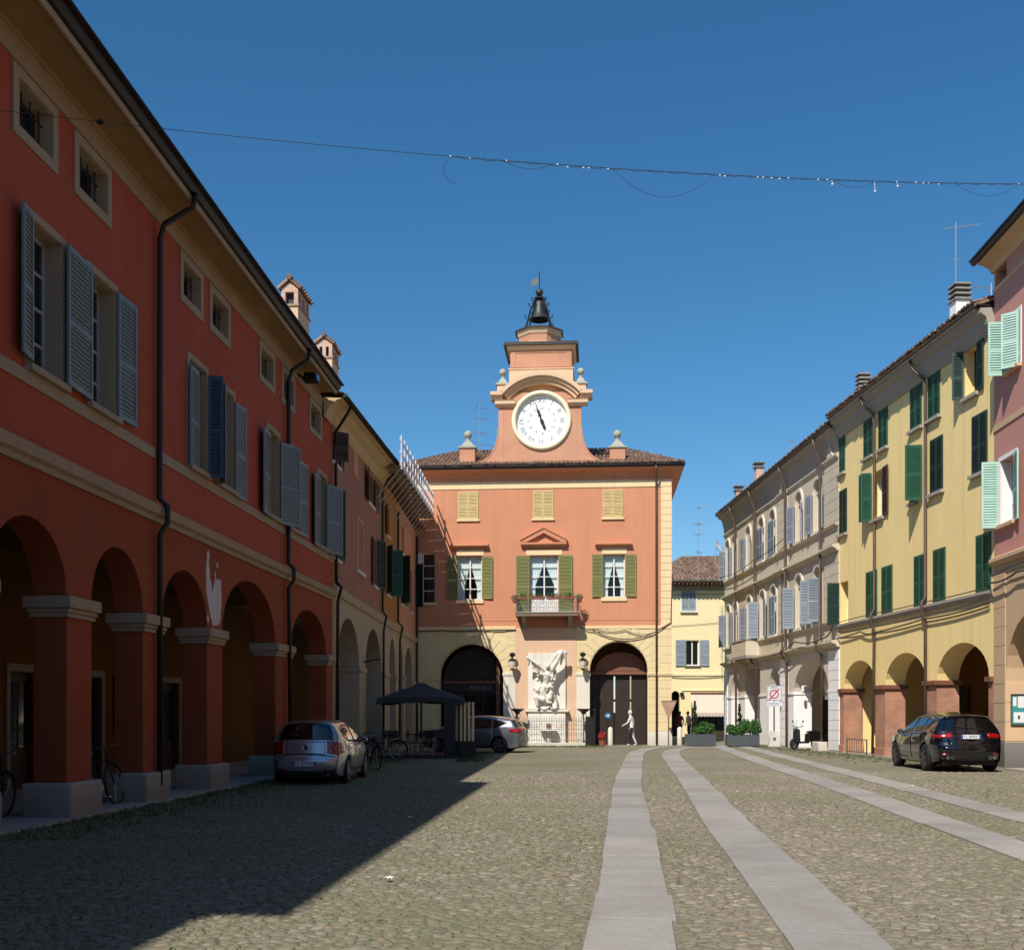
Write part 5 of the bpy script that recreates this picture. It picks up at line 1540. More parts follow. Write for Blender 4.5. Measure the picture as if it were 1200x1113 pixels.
for l, r, sp, ri in YA + [(YL, 0, 2.74, 0)]:
    a, b = prev, l
    MB().box(a - (.008 if a else 0), b + (.008 if b < YL else 0), -.012, .758, .36, sp - .16).build('brick_pier', 'brick', yh)
    MB().box(a - (.05 if a else 0), b + (.05 if b < YL else 0), -.06, .8, 0, .358).build('pier_base', 'brick', yh, bevel=.02)
    MB().box(a - (.1 if a else 0), b + (.1 if b < YL else 0), -.11, .86, sp - .158, sp).build('capital', 'brown_wood', yh, bevel=.015)
    prev = r
MB().sweep([(.01, 5.12), (-.06, 5.12), (-.09, 5.2), (-.15, 5.24), (-.15, 5.32), (.01, 5.36)], 0, YL).build('ledge', 'cornice_grey', yh)
MB().sweep([(.01, 13.02), (-.05, 13.02), (-.1, 13.14), (-.2, 13.3), (-.24, 13.5), (-.42, 13.62), (-.42, 13.76), (.01, 13.78)], 0, YL).build('eave_cornice', 'cornice_grey', yh)
gutter(yh, 0, YL - .2, .43, 13.8, .085, 'cornice_grey')
MB().box(0, YL, -.55, 0, 13.82, 13.88).build('roof_edge', 'gutter', yh)
roof(yh, YL, 10, 13.9, .58, .32, x0=0, tile_rows=5)
def closed(parent, a, b, z0, z1, mat, sillmat='cornice_grey', sill=True):
    S(parent, a, z0, z1, (b - a) / 2 - .003, mat, side=1, d=.008); S(parent, b, z0, z1, (b - a) / 2 - .003, mat, side=-1, d=.008)
    if sill: MB().box(a - .1, b + .1, -.14, -.001, z0 - .11, z0 - .01).build('sill', sillmat, parent)
for i, (a, b) in enumerate(w3):
    if i < 5: closed(yh, a + .01, b, 11.55, 13.05, 'sh_green')
for i, (a, b) in enumerate(w2):
    if i in (0, 3, 4): closed(yh, a, b, 9.02, 10.83, 'sh_deep')
for i, (a, b) in enumerate(w1):
    if i: closed(yh, a, b, 5.34, 7.1, 'sh_green', sill=False)
# second floor: a half-open pair, and a leaf swung out
window(yh, 3.5, 4.55, 9.02, 10.83, depth=.3, frame='white_paint', each=False, rows=3, sill='cornice_grey', sill_h=.11, sill_d=.14)
S(yh, 3.48, 9.02, 10.83, .52, 'sh_deep', ang=40, side=-1); S(yh, 4.57, 9.02, 10.83, .52, 'sh_brown', ang=3, side=1)
S(yh, 3.48, 9.0, 10.85, .4, 'sh_green', ang=80, side=-1)
closed(yh, 6.95, 7.4, 9.02, 10.83, 'sh_deep')
S(yh, 7.95, 8.95, 10.85, .56, 'sh_green', ang=80, side=-1, label='green shutter leaf standing straight out over the third brick pier')
# first floor far corner: leaf out over the neighbour, open reveal
window(yh, .04, .93, 5.36, 7.05, depth=.32, frame='white_paint', each=False, rows=3)
S(yh, .02, 5.3, 7.05, .48, 'sh_deep', ang=84, side=-1)
# top floor near corner, open
window(yh, 11.0, 11.85, 11.55, 13.05, depth=.3, frame='sh_deep', each=False, rows=2, sill='cornice_grey', sill_h=.11, sill_d=.14)
S(yh, 10.98, 11.55, 13.05, .34, 'sh_deep', ang=60, side=-1); S(yh, 11.87, 11.55, 13.05, .42, 'sh_deep', ang=3, side=1)
for u in (3.86, 8.3):
    pipe(yh, [(u - .35, -.5, 13.72), (u - .3, -.4, 13.4), (u, -.14, 13.0), (u, -.09, 12.6), (u, -.09, 5.6), (u, -.22, 5.4), (u, -.22, 5.05), (u, -.09, 4.8), (u, -.09 if u > 5 else -.16, .1)], .055, 'pipe_brown')
cable(yh, [(0, -.1, 4.75, .02), (2.5, -.1, 4.85, .08), (4.0, -.12, 4.7, .02), (8.3, -.12, 4.85, .06), (YL - .1, -.1, 4.95)], .03)
cable(yh, [(0, -.1, 5.0, .04), (3.9, -.12, 4.95, .06), (8.4, -.12, 5.0, .05), (YL - .1, -.1, 5.08)], .018)
cable(yh, [(0, -.14, 5.4, .0), (3.8, -.16, 5.42, .02), (8.3, -.16, 5.4, .02), (YL - .1, -.14, 5.42)], .02)
plate_chimney(yh, 4.8, 2.8, 14.0, 17.6, .52)

# ------------------------------------------------------------------ salmon pink house (near right)
P0, P1 = (14.43, 33.2), (12.64, 0.0)
ph = building('house', 'tall salmon pink house with mint shutters cut off by the right edge', 'building', P0, P1)
PL = 26.0
MB().prism(arcade_outline(0, PL, 6.1, [(.9, 4.6, 2.6, 1.85), (6.0, 9.7, 2.6, 1.85), (11, 14.7, 2.6, 1.85), (16, 19.7, 2.6, 1.85), (21, 24.7, 2.6, 1.85)]), 0, 1.15).build('arcade_wall', 'beigeP', ph)
pw2 = [(1.05, 1.95), (4.6, 5.5), (8.2, 9.1), (12, 12.9)]
pw1 = [(.5, 1.6), (4.1, 5.2), (7.8, 8.9), (11.5, 12.6)]
pat = [(.05, .95), (3.6, 4.5), (7.2, 8.1)]
hl = [rect(a, b, 11.5, 13.0) for a, b in pw2] + [rect(a, b, 7.15, 9.05) for a, b in pw1] + [rect(max(a, .12), b, 14.34, 14.78) for a, b in pat]
MB().prism(rect(0, PL, 6.1, 14.95), 0, .42, hl).build('upper_wall', 'pinkP', ph)
shell(ph, PL, 10, 0, 14.95, 'pinkP', x0=0)
MB().box(.3, PL - .3, 4.6, 4.8, 0, 6.0).build('arcade_back_wall', 'beigeP', ph)
MB().box(.3, PL - .3, 1.16, 4.6, 5.6, 5.7).build('arcade_ceiling', 'beigeP', ph)
MB().box(0, PL, -.1, 4.6, -.1, .05).build('arcade_floor', 'paving', ph)
MB().sweep([(.01, 6.0), (-.08, 6.02), (-.16, 6.12), (-.16, 6.22), (.01, 6.3)], 0, PL).build('string_course', 'beigeP', ph)
MB().box(0, PL, -.03, -.001, 10.02, 10.2).build('band', 'beigeP', ph)
MB().box(0, PL, -.03, -.001, 14.18, 14.3).build('band', 'beigeP', ph)
MB().sweep([(.01, 14.8), (-.05, 14.8), (-.12, 14.95), (-.3, 15.05), (-.45, 15.1), (-.45, 15.22), (.01, 15.24)], -.1, PL).build('eave_cornice', 'beigeP', ph)
gutter(ph, -.3, PL, .5, 15.2, .09)
MB().box(-.35, PL, -.62, 10.4, 15.25, 15.31).build('roof_edge', 'gutter', ph)
roof(ph, PL, 10, 15.33, .4, .3, x0=-.3, tile_rows=2)
course_blocks(ph, .005, .89, .82, 6.0, .56, 'beigeP', proud=.02)
MB().box(-.005, .93, -.05, 1.17, 0, .8).build('plinth', 'dark_stone', ph, bevel=.02)
z = .84
while z < 4.3:
    xw = .9 if z < 2.55 else .9 + 1.85 * (1 - math.sqrt(max(0, 1 - ((z + .28 - 2.6) / 1.85) ** 2)))
    if z < 2.4: MB().box(.899, .915, .02, 1.13, z, z + .54).build('stone_block', 'beigeP', ph)
    z += .56
for k, (a, b) in enumerate(pw2):
    surround(ph, a, b, 11.5, 13.0, .1, 'whiteG', .025, bottom=False)
    window(ph, a, b, 11.5, 13.0, depth=.3, frame='white_paint', each=False, rows=2, sill='beigeP', sill_d=.14)
for k, (a, b) in enumerate(pw1):
    surround(ph, a, b, 7.15, 9.05, .12, 'whiteG', .025, bottom=False)
    window(ph, a, b, 7.15, 9.05, depth=.3, frame='white_paint', each=False, rows=3, sill='beigeP', sill_d=.14)
    MB().box(a + .002, a + .02, .01, .3, 7.16, 9.04).build('window_jamb', 'whiteG', ph)
for a, b in pat:
    a = max(a, .12)
    window(ph, a, b, 14.34, 14.78, depth=.3, frame='sh_brown', each=False, rows=1)
S(ph, 1.03, 11.42, 12.98, .5, 'sh_mint', ang=88, side=-1, near=True)
S(ph, 1.95, 11.42, 12.98, .48, 'sh_mint', ang=48, side=-1, near=True)
S(ph, .48, 7.1, 9.05, .48, 'sh_mint', ang=84, side=-1, near=True)
S(ph, 1.62, 7.1, 9.05, .5, 'sh_mint', ang=10, side=1, near=True)
S(ph, 4.08, 7.1, 9.05, .5, 'sh_mint', ang=70, side=-1, near=True)
cable(ph, [(0, -.18, 5.75, .05), (1.5, -.14, 5.82, .03), (4, -.14, 5.9)], .02); cable(ph, [(0, -.2, 5.55, .1), (2, -.14, 5.6, .05), (5, -.14, 5.7)], .03)

# ------------------------------------------------------------------ lemon house closing the lane
F0, F1 = (6.0, 68.0), (16.5, 68.0)
fh = building('house', 'lemon yellow house with grey shutters and shop awning behind the clock building', 'building', F0, F1)
fh.location = (7.06, 80.0, -.28); fh.scale = (1.176, 1.176, 1.176)
FL = 10.5
MB().prism([(2.0, 0), (3.75, 0)] + [(3.75, 2.7)] + ell(4.02, 2.7, .27, .35, 180, 0, 8) + [(4.29, 2.7), (4.29, 0), (5.0, 0), (5.0, 2.85), (7.3, 2.85), (7.3, 0), (FL, 0), (FL, 9.5), (2.0, 9.5)], 0, .4, [rect(4.66, 5.46, 4.6, 6.15)]).build('wall', 'yellow2', fh)
MB().box(2.0, 2.3, .4, 9, 0, 9.5).box(FL - .3, FL, .4, 9, 0, 9.5).box(2.3, FL - .3, 8.7, 9, 0, 9.5).build('side_wall', 'yellow2', fh)
MB().box(2.3, FL - .3, 1.6, 1.7, 0, 3.2).build('shop_interior', 'dark_wood', fh)
MB().box(5.0, 7.3, .3, .35, 0, .6).build('shop_front', 'beigeP', fh)
for k in range(3): MB().box(5.05 + k * .76, 5.05 + k * .76 + .7, .31, .32, .62, 2.8).build('pane', 'glass', fh)
MB().box(2.0, FL, -.05, -.001, 3.98, 4.12).build('floor_band', 'yellow2', fh)
MB().box(2.0, FL, -.09, -.001, 9.2, 9.5).build('eave_band', 'cornice_grey', fh)
b = MB()
n = 34
for i in range(n):
    x = 2.0 + (i + .5) * (FL - 2.0) / n
    b.box(x - .05, x + .05, -.75, 0, 9.5, 9.62)
b.build('rafter_ends', 'brown_wood', fh)['kind'] = 'stuff'
MB().box(1.8, FL, -.78, 0, 9.63, 9.68).build('eave_boards', 'tan_trim', fh)
gutter(fh, 1.8, FL, .8, 9.74, .09, 'galv')
roof(fh, FL + .2, 9, 9.72, .8, .42, x0=1.7, hip=3.6, ridge=4.5)
closed(fh, 4.4, 5.25, 7.95, 9.2 - .02, 'sh_pale', 'white_stone')
surround(fh, 4.4, 5.25, 7.95, 9.18, .08, 'white_paint', .02, bottom=False)
window(fh, 4.66, 5.46, 4.6, 6.15, depth=.14, cols=2, rows=1, sill='dark_stone', sill_h=.08, sill_d=.1)
S(fh, 4.62, 4.58, 6.17, .6, 'sh_pale', ang=3, side=-1); S(fh, 5.5, 4.58, 6.17, .55, 'sh_pale', ang=3, side=1)
MB().box(4.4, FL, -.06, -.001, 3.05, 3.12).build('shop_band', 'yellow2', fh)
# roller awning with scalloped valance
aw = MB(); n = 12
aw.add([(4.95, -.05, 2.85), (7.3, -.05, 2.85), (7.3, -.95, 1.72), (4.95, -.95, 1.72), (4.95, -.05, 2.82), (7.3, -.05, 2.82), (7.3, -.95, 1.69), (4.95, -.95, 1.69)], [(0, 1, 2, 3), (7, 6, 5, 4), (0, 4, 5, 1), (1, 5, 6, 2), (2, 6, 7, 3), (3, 7, 4, 0)])
M['awning'] = flat('ecru_awning_cloth', (206, 188, 170), 0.9, var=.06, scale=3)
awo = aw.build('awning', 'awning', fh)
pts = [(4.95, 1.69)]
for i in range(n):
    x0, x1 = 4.95 + 2.35 * i / n, 4.95 + 2.35 * (i + 1) / n
    pts += [(x0 + (x1 - x0) * t, 1.52 - .06 * math.sin(math.pi * t)) for t in (0, .25, .5, .75)]
pts += [(7.3, 1.52), (7.3, 1.69)]
MB().prism(pts, -.96, -.94).build('valance', 'awning', awo)
MB().tube([(4.95, -.07, 2.9), (7.3, -.07, 2.9)], .06, 8).build('roller', 'brown_wood', awo)
cable(fh, [(3.7, -.06, 3.9, .1), (7.5, -.06, 4.0)], .02); cable(fh, [(2.2, -.06, 7.0, .1), (8, -.06, 7.4)], .012); cable(fh, [(2.2, -.06, 8.9, .0), (8, -.06, 9.0)], .012)
wl = MB().box(4.3, 4.5, -.2, -.001, 2.75, 2.95).build('wall_lamp', 'iron', fh)

# courtyard wall glimpsed through the gate, and a plain house near the camera side of the square
cw = building('garden_wall', 'sunlit cream wall of the courtyard seen through the gaps of the gate', 'wall', (-6.0, 96.0), (8.0, 96.0))
MB().box(0, 14, 0, .4, 0, 5.2).build('wall', 'yellow2', cw)
MB().box(-.05, 14.05, -.06, .46, 5.2, 5.32).build('coping', 'tile', cw)

# ------------------------------------------------------------------ the rest of the square, behind the camera (reflected in glass, shuts off the low sky)
def plain_house(label, a, b, h, wall, storeys=3):
    t = building('house', label, 'house', a, b)
    L_ = math.hypot(b[0] - a[0], b[1] - a[1]); n_ = max(2, int(L_ / 3.2))
    hl_ = []
    for k in range(n_):
        c = L_ * (k + .5) / n_
        for s_ in range(1, storeys): hl_.append(rect(c - .5, c + .5, h * s_ / storeys + .9, h * s_ / storeys + 2.5))
    MB().prism(arcade_outline(0, L_, h, [(L_ * k / n_ + .6, L_ * (k + 1) / n_ - .6, 2.8, 1.2) for k in range(n_)]), 0, .5, hl_).build('wall', wall, t)
    for r_ in hl_: window(t, r_[0][0], r_[1][0], r_[0][1], r_[2][1], each=False, rows=2)
    shell(t, L_, 10, 0, h, wall)
    MB().box(.3, L_ - .3, 3.5, 3.7, 0, 4.6).box(.3, L_ - .3, .51, 3.5, 4.5, 4.6).build('arcade_back_wall', wall, t)
    roof(t, L_, 10, h + .05, .7, .34, tiles=False)
plain_house('ochre arcaded house behind the viewpoint', (13.5, -26.0), (-11.0, -26.0), 8.0, 'arcade_ochre', 2)
plain_house('lower red arcaded house next to the palace, behind the viewpoint', (-9.9, -25.0), (-8.39, -5.6), 11.1, 'red')
plain_house('pale pink house on the right, behind the viewpoint', (12.6, 6.6), (11.0, -24.0), 11.5, 'pinkP')

# ------------------------------------------------------------------ cars
M['paint_silver'] = flat('silver_car_paint', (176, 180, 186), 0.28, metal=0.7, coat=1.0)
M['paint_grey'] = flat('cool_grey_car_paint', (116, 120, 126), 0.28, metal=0.65, coat=1.0)
M['paint_black'] = flat('blue_black_car_paint', (10, 12, 20), 0.12, spec=0.6, coat=1.0)
M['car_glass'] = flat('tinted_car_glass', (10, 12, 14), 0.03, spec=0.7, coat=0.6)
M['tail_red'] = flat('red_tail_lamp', (150, 12, 14), 0.12, spec=0.6, coat=0.8)
M['chrome'] = flat('chrome', (210, 212, 214), 0.12, metal=1.0)
M['alloy'] = flat('alloy_wheel', (150, 152, 154), 0.3, metal=0.85)
M['alloy_dark'] = flat('dark_alloy_wheel', (92, 94, 98), 0.3, metal=0.8)
M['trim_black'] = flat('black_trim', (20, 20, 22), 0.45)
M['plate_white'] = flat('number_plate_white', (222, 224, 226), 0.4)
M['plate_blue'] = flat('number_plate_blue', (30, 60, 150), 0.4)
M['mirror_glass'] = flat('mirror_glass', (150, 156, 160), 0.05, metal=0.9)

def interp(P, x):
    """piecewise linear value of the sorted list P at x"""
    if x <= P[0][0]: return P[0][1]
    for (a, va), (b, vb) in zip(P, P[1:]):
        if x <= b: return va + (vb - va) * (x - a) / max(1e-9, b - a)
    return P[-1][1]
def catmull(P, n=6):
    out = []
    for i in range(len(P) - 1):
        p0 = P[max(i - 1, 0)]; p1 = P[i]; p2 = P[i + 1]; p3 = P[min(i + 2, len(P) - 1)]
        for k in range(n):
            t = k / n
            out.append(tuple(0.5 * ((2 * p1[j]) + (-p0[j] + p2[j]) * t + (2 * p0[j] - 5 * p1[j] + 4 * p2[j] - p3[j]) * t * t + (-p0[j] + 3 * p1[j] - 3 * p2[j] + p3[j]) * t**3) for j in range(2)))
    out.append(P[-1])
    return out

class Car:
    """body surface built from a side silhouette (y forward, z up) and a plan / section width"""
    def __init__(s, W, upper, lower, wheels, wr, belt, H, tumble=.24, wheel_gap=.06):
        s.W = W; s.up = catmull(upper, 5); s.lo = lower; s.wheels = wheels; s.wr = wr; s.belt = belt; s.H = H; s.tumble = tumble; s.wg = wheel_gap
        s.y0 = min(p[0] for p in s.up); s.y1 = max(p[0] for p in s.up)
        # upper envelope as a function of y
        s.env = sorted([(p[0], p[1]) for p in s.up])
    def plan(s, y):
        t = abs((y - (s.y0 + s.y1) / 2) / ((s.y1 - s.y0) / 2)); t = min(1, t)
        return 1 - .045 * t**2 - .12 * t**10
    def sec(s, z, y):
        b = interp(s.belt, y)
        if z < b:
            v = z / b
            return .93 + .07 * math.sin(min(1, max(0, (v - .12) / .75)) * math.pi * .62 ) - (.03 * max(0, v - .8) / .2)
        k = .93 + .07 * math.sin(.62 * math.pi) - .03
        v = (z - b) / max(.2, s.H - b)
        return k - s.tumble * v**1.25
    def hw(s, y, z):
        return s.W / 2 * s.plan(y) * s.sec(z, y)
    def low(s, y):
        b = interp(s.lo, y)
        R_ = s.wr + s.wg
        for w in s.wheels:
            if abs(y - w) < R_: b = max(b, s.wr + math.sqrt(R_ * R_ - (y - w)**2))
        return b
    def ztop(s, y):
        return interp(s.env, y)
    def normal(s, i):
        a = s.up[max(i - 1, 0)]; b = s.up[min(i + 1, len(s.up) - 1)]
        dy, dz = b[0] - a[0], b[1] - a[1]; l = math.hypot(dy, dz) or 1
        n = (dz / l, -dy / l)          # silhouettes run from the front over the roof to the back
        return n if True else n
    def top_pt(s, f, t, off=0.0):
        """f = index along the silhouette (float), t = -1..1 across"""
        i = int(min(len(s.up) - 2, max(0, math.floor(f)))); k = f - i
        y = s.up[i][0] + k * (s.up[i+1][0] - s.up[i][0]); z = s.up[i][1] + k * (s.up[i+1][1] - s.up[i][1])
        n0 = s.normal(i); n1 = s.normal(i + 1)
        ny, nz = n0[0] + k * (n1[0] - n0[0]), n0[1] + k * (n1[1] - n0[1]); l = math.hypot(ny, nz) or 1; ny, nz = -ny / l, -nz / l
        # outward is away from the car centre
        cy = (s.y0 + s.y1) / 2
        if ny * (y - cy) + nz * (z - .6) < 0: ny, nz = -ny, -nz
        w = s.hw(y, z)
        c = .03 + .09 * abs(ny)
        d = c * (1 - t * t) - .05 * abs(t)**10 + off
        return Vector((t * (w + off * abs(t)**6), y + ny * d, z + nz * d))
    def body(s, parent, mat):
        b = MB(); nt = 16
        ts = [-1 + 2 * j / nt for j in range(nt + 1)]
        ts = [math.copysign(abs(t)**.8, t) for t in ts]
        n = len(s.up)
        vs = [s.top_pt(i, t) for i in range(n) for t in ts]
        b.add(vs, [(i * (nt + 1) + j, i * (nt + 1) + j + 1, (i + 1) * (nt + 1) + j + 1, (i + 1) * (nt + 1) + j) for i in range(n - 1) for j in range(nt)])
        ys = []
        N = 150
        for k in range(N + 1):
            t = k / N; ys.append(s.y0 + (s.y1 - s.y0) * (.5 - .5 * math.cos(math.pi * t)))
        for sg in (-1, 1):
            K = 10; vs = []
            for y in ys:
                zt, zb = s.ztop(y), s.low(y)
                zb = min(zb, zt)
                for k in range(K + 1):
                    z = zb + (zt - zb) * k / K
                    zz = z - .05 * (k / K)**8
                    vs.append((sg * (s.hw(y, z) - .0 ), y, zz))
            b.add(vs, [(i * (K + 1) + k, i * (K + 1) + k + 1, (i + 1) * (K + 1) + k + 1, (i + 1) * (K + 1) + k) for i in range(len(ys) - 1) for k in range(K)])
        o = b.build('body', mat, parent, smooth=True)
        # dark inner body so that arches and underside read as closed
        u = MB()
        u.box(-s.W * .36, s.W * .36, s.y0 + .12, s.y1 - .15, .2, .62)
        u.build('underbody', 'trim_black', parent)
        return o
    def side_patch(s, parent, name, mat, ya, yb, zl, zu, off=.006, n=14, m=6, sides=(-1, 1), label=None):
        res = []
        for sg in sides:
            b = MB(); vs = []
            for i in range(n + 1):
                y = ya + (yb - ya) * i / n
                a, c = zl(y), zu(y)
                c = max(a + .002, c)
                for k in range(m + 1):
                    z = a + (c - a) * k / m
                    vs.append((sg * (s.hw(y, z) + off), y, z))
            q = m + 1
            nv = len(vs)
            inner = [(v[0] - sg * (off + .012), v[1], v[2]) for v in vs]
            fs = [(i * q + k, i * q + k + 1, (i + 1) * q + k + 1, (i + 1) * q + k) for i in range(n) for k in range(m)]
            rim = [i * q for i in range(n + 1)] + [n * q + k for k in range(1, m + 1)] + [i * q + m for i in range(n - 1, -1, -1)] + [k for k in range(m - 1, 0, -1)]
            for a_, b_ in zip(rim, rim[1:] + rim[:1]):
                fs.append((a_, b_, b_ + nv, a_ + nv))
            b.add(vs + inner, fs)
            o = b.build(name, mat, parent, smooth=False)
            for p in o.data.polygons[:n * m]: p.use_smooth = True
            if label: o['label'] = label
            res.append(o)
        return res
    def top_patch(s, parent, name, mat, f0, f1, t0, t1, off=.006, n=10, m=14, taper=0.0):
        b = MB(); vs = []
        for i in range(n + 1):
            f = f0 + (f1 - f0) * i / n
            sh = taper * i / n
            for k in range(m + 1):
                t = (t0 + sh * (1 if t0 < 0 else 0)) + ((t1 - sh) - (t0 + sh * (1 if t0 < 0 else 0))) * k / m
                vs.append(s.top_pt(f, t, off))
        q = m + 1; nv = len(vs)
        vs2 = []
        for i in range(n + 1):
            f = f0 + (f1 - f0) * i / n
            sh = taper * i / n
            for k in range(m + 1):
                t = (t0 + sh * (1 if t0 < 0 else 0)) + ((t1 - sh) - (t0 + sh * (1 if t0 < 0 else 0))) * k / m
                vs2.append(s.top_pt(f, t, -.01))
        fs = [(i * q + k, i * q + k + 1, (i + 1) * q + k + 1, (i + 1) * q + k) for i in range(n) for k in range(m)]
        rim = [i * q for i in range(n + 1)] + [n * q + k for k in range(1, m + 1)] + [i * q + m for i in range(n - 1, -1, -1)] + [k for k in range(m - 1, 0, -1)]
        for a_, b_ in zip(rim, rim[1:] + rim[:1]): fs.append((a_, b_, b_ + nv, a_ + nv))
        b.add(vs + vs2, fs)
        o = b.build(name, mat, parent)
        for p in o.data.polygons[:n * m]: p.use_smooth = True
        return o
    def f_at_z(s, z, rear=True):
        """silhouette index where the rear (or front) face has the height z"""
        r = range(len(s.up) - 2, -1, -1) if rear else range(len(s.up) - 1)
        for i in r:
            a, b = s.up[i][1], s.up[i+1][1]
            if min(a, b) <= z <= max(a, b): return i + (z - a) / ((b - a) or 1)
        return len(s.up) / 2
    def wheel(s, parent, x, y, mat='alloy', spokes=5, w=.2, double=False):
        r = s.wr; sg = 1 if x > 0 else -1
        wh = MB()
        prof = [(r * .66, -w / 2), (r * .9, -w / 2), (r * .985, -w * .36), (r, -w * .2), (r, w * .2), (r * .985, w * .36), (r * .9, w / 2), (r * .66, w / 2)]
        c = (x, y, r)
        n = 28; m_ = len(prof)
        vs = [(c[0] + z, c[1] + q * math.cos(2 * math.pi * k / n), c[2] + q * math.sin(2 * math.pi * k / n)) for q, z in prof for k in range(n)]
        fs = [(i * n + k, i * n + (k + 1) % n, ((i + 1) % m_) * n + (k + 1) % n, ((i + 1) % m_) * n + k) for i in range(m_) for k in range(n)]
        wh.add(vs, fs)
        o = wh.build('wheel', 'rubber', parent, smooth=True)
        rim = MB()
        xo = x + sg * w * .42
        for (ra, rb) in ((r * .6, r * .7),):
            vs = []
            pr = [(ra, -.06), (rb, -.06), (rb, .02), (ra + .01, .02)]
            vs = [(xo + sg * z, y + q * math.cos(2 * math.pi * k / n), r + q * math.sin(2 * math.pi * k / n)) for q, z in pr for k in range(n)]
            rim.add(vs, [(i * n + k, i * n + (k + 1) % n, ((i + 1) % 4) * n + (k + 1) % n, ((i + 1) % 4) * n + k) for i in range(4) for k in range(n)])
        for k in range(spokes):
            for dd in ((-.16, .16) if double else (0,)):
                a = 2 * math.pi * k / spokes + .3
                hw_ = r * (.05 if double else .1)
                mt = Matrix.Translation((xo, y, r)) @ Matrix.Rotation(a + dd, 4, 'X')
                rim.box(-.025, .012, -hw_, hw_, r * .08, r * .63, mt)
        rim.lathe([(r * .17, -.03), (r * .17, .01), (r * .08, .025)], 14, (0, 0, 0), Matrix.Translation((xo, y, r)) @ Matrix.Rotation(rad(90) * sg, 4, 'Y'))
        rim.build('rim', mat, o)
        MB().lathe([(r * .62, -.01), (r * .62, .0)], 20, (0, 0, 0), Matrix.Translation((xo - sg * .06, y, r)) @ Matrix.Rotation(rad(90), 4, 'Y')).build('brake_disc', 'iron', o)
        return o

def plate(parent, text, x, y, z, tilt=0.0, w=.52, h=.11, blue_ends=True, matw='plate_white'):
    p = MB().box(-w / 2, w / 2, -.006, .004, -h / 2, h / 2).build('number_plate', matw, parent)
    p.location = (x, y, z); p.rotation_euler = (tilt, 0, 0)
    for s_ in (-1, 1):
        MB().box(s_ * (w / 2 - .022) - .02, s_ * (w / 2 - .022) + .02, -.008, -.005, -h / 2 + .004, h / 2 - .004).build('blue_band', 'plate_blue', p)
    me = text_mesh('plate_text', text, .1, .001)
    o = link('plate_text', me, 'ink', p, loc=(0, -.0075, 0)); o.rotation_euler = (rad(90), 0, 0)
    return p
def seam(parent, pts, r=.005, mat='trim_black', name='panel_gap'):
    return MB().tube(pts, r, 4).build(name, mat, parent)
def mirror(parent, x, y, z, mat, sg):
    m_ = MB().ball((x + sg * .1, y, z), .1, 12, (1.0, .62, .72)).build('wing_mirror', mat, parent, smooth=True)
    MB().tube([(x - sg * .06, y + .02, z - .06), (x + sg * .06, y, z - .03)], .03).build('mirror_stalk', 'trim_black', m_)
    MB().box(x + sg * .1 - .075, x + sg * .1 + .075, y - .066, y - .058, z - .045, z + .045).build('mirror_glass', 'mirror_glass', m_)

# ---- silver hatchback
hb = thing('car', 'silver hatchback parked in the shade by the red arcade, seen from behind', 'car', (-4.6, 27.0, 0), rad(-1.5))
upper = [(1.96, .42), (1.95, .6), (1.86, .74), (1.55, .86), (1.0, .97), (.55, 1.18), (.2, 1.36), (-.3, 1.455), (-.9, 1.455), (-1.45, 1.42), (-1.68, 1.36), (-1.8, 1.14), (-1.875, .97), (-1.9, .8), (-1.93, .68), (-1.975, .6), (-1.985, .45), (-1.95, .3)]
lower = [(-1.985, .45), (-1.94, .26), (-1.7, .2), (1.7, .18), (1.93, .25), (1.96, .42)]
belt = [(-2, .98), (-1.2, .95), (.9, .9), (2, .86)]
hc = Car(1.69, upper, lower, (-1.18, 1.28), .31, belt, 1.46, tumble=.3)
hc.body(hb, 'paint_silver')
for sx in (-1, 1):
    for wy in (-1.18, 1.28): hc.wheel(hb, sx * .74, wy, 'alloy', 5)
roofz = lambda y: hc.ztop(y) - .075
hc.side_patch(hb, 'side_window', 'car_glass', -.28, .62, lambda y: interp(belt, y) + .03, lambda y: roofz(y) - .02)
hc.side_patch(hb, 'side_window', 'car_glass', -1.05, -.36, lambda y: interp(belt, y) + .03, lambda y: roofz(y) - .02)
hc.side_patch(hb, 'quarter_window', 'car_glass', -1.38, -1.12, lambda y: interp(belt, y) + .06 + .25 * max(0, (-1.12 - y)) , lambda y: roofz(y) - .05)
for yy, nm in (((-.31, .95), 'door'), ((-1.02, -.33), 'door')):
    for o in hc.side_patch(hb, nm, 'paint_silver', yy[0], yy[1], lambda y: max(.27, hc.low(y) + .03), lambda y: interp(belt, y) + .0, off=.008):
        sg = 1 if o.data.vertices[0].co.x > 0 else -1
        MB().tube([(sg * (hc.hw(yy[0] + .1, .82) + .02), yy[0] + .08, .83), (sg * (hc.hw(yy[0] + .1, .82) + .035), yy[0] + .14, .83), (sg * (hc.hw(yy[0] + .2, .82) + .02), yy[0] + .24, .83)], .014).build('door_handle', 'paint_silver', o)
fz = hc.f_at_z
hc.top_patch(hb, 'rear_window', 'car_glass', fz(1.36), fz(1.0), -.86, .86, .006, taper=-.0)
hc.top_patch(hb, 'windscreen', 'car_glass', fz(1.0, False), fz(1.38, False), -.88, .88, .006)
for sg in (-1, 1):
    a, b_ = (.66, 1.0) if sg > 0 else (-1.0, -.66)
    t = hc.top_patch(hb, 'tail_lamp', 'tail_red', fz(.98), fz(.70), a, b_, .009, 8, 8)
    hc.side_patch(hb, 'tail_lamp', 'tail_red', -1.84, -1.62, lambda y: .72 + .1 * max(0, y + 1.84), lambda y: min(.96, hc.ztop(y) - .03), .009, 6, 5, (sg,))
hc.top_patch(hb, 'tailgate_panel', 'paint_silver', fz(.97), fz(.66), -.62, .62, .006)
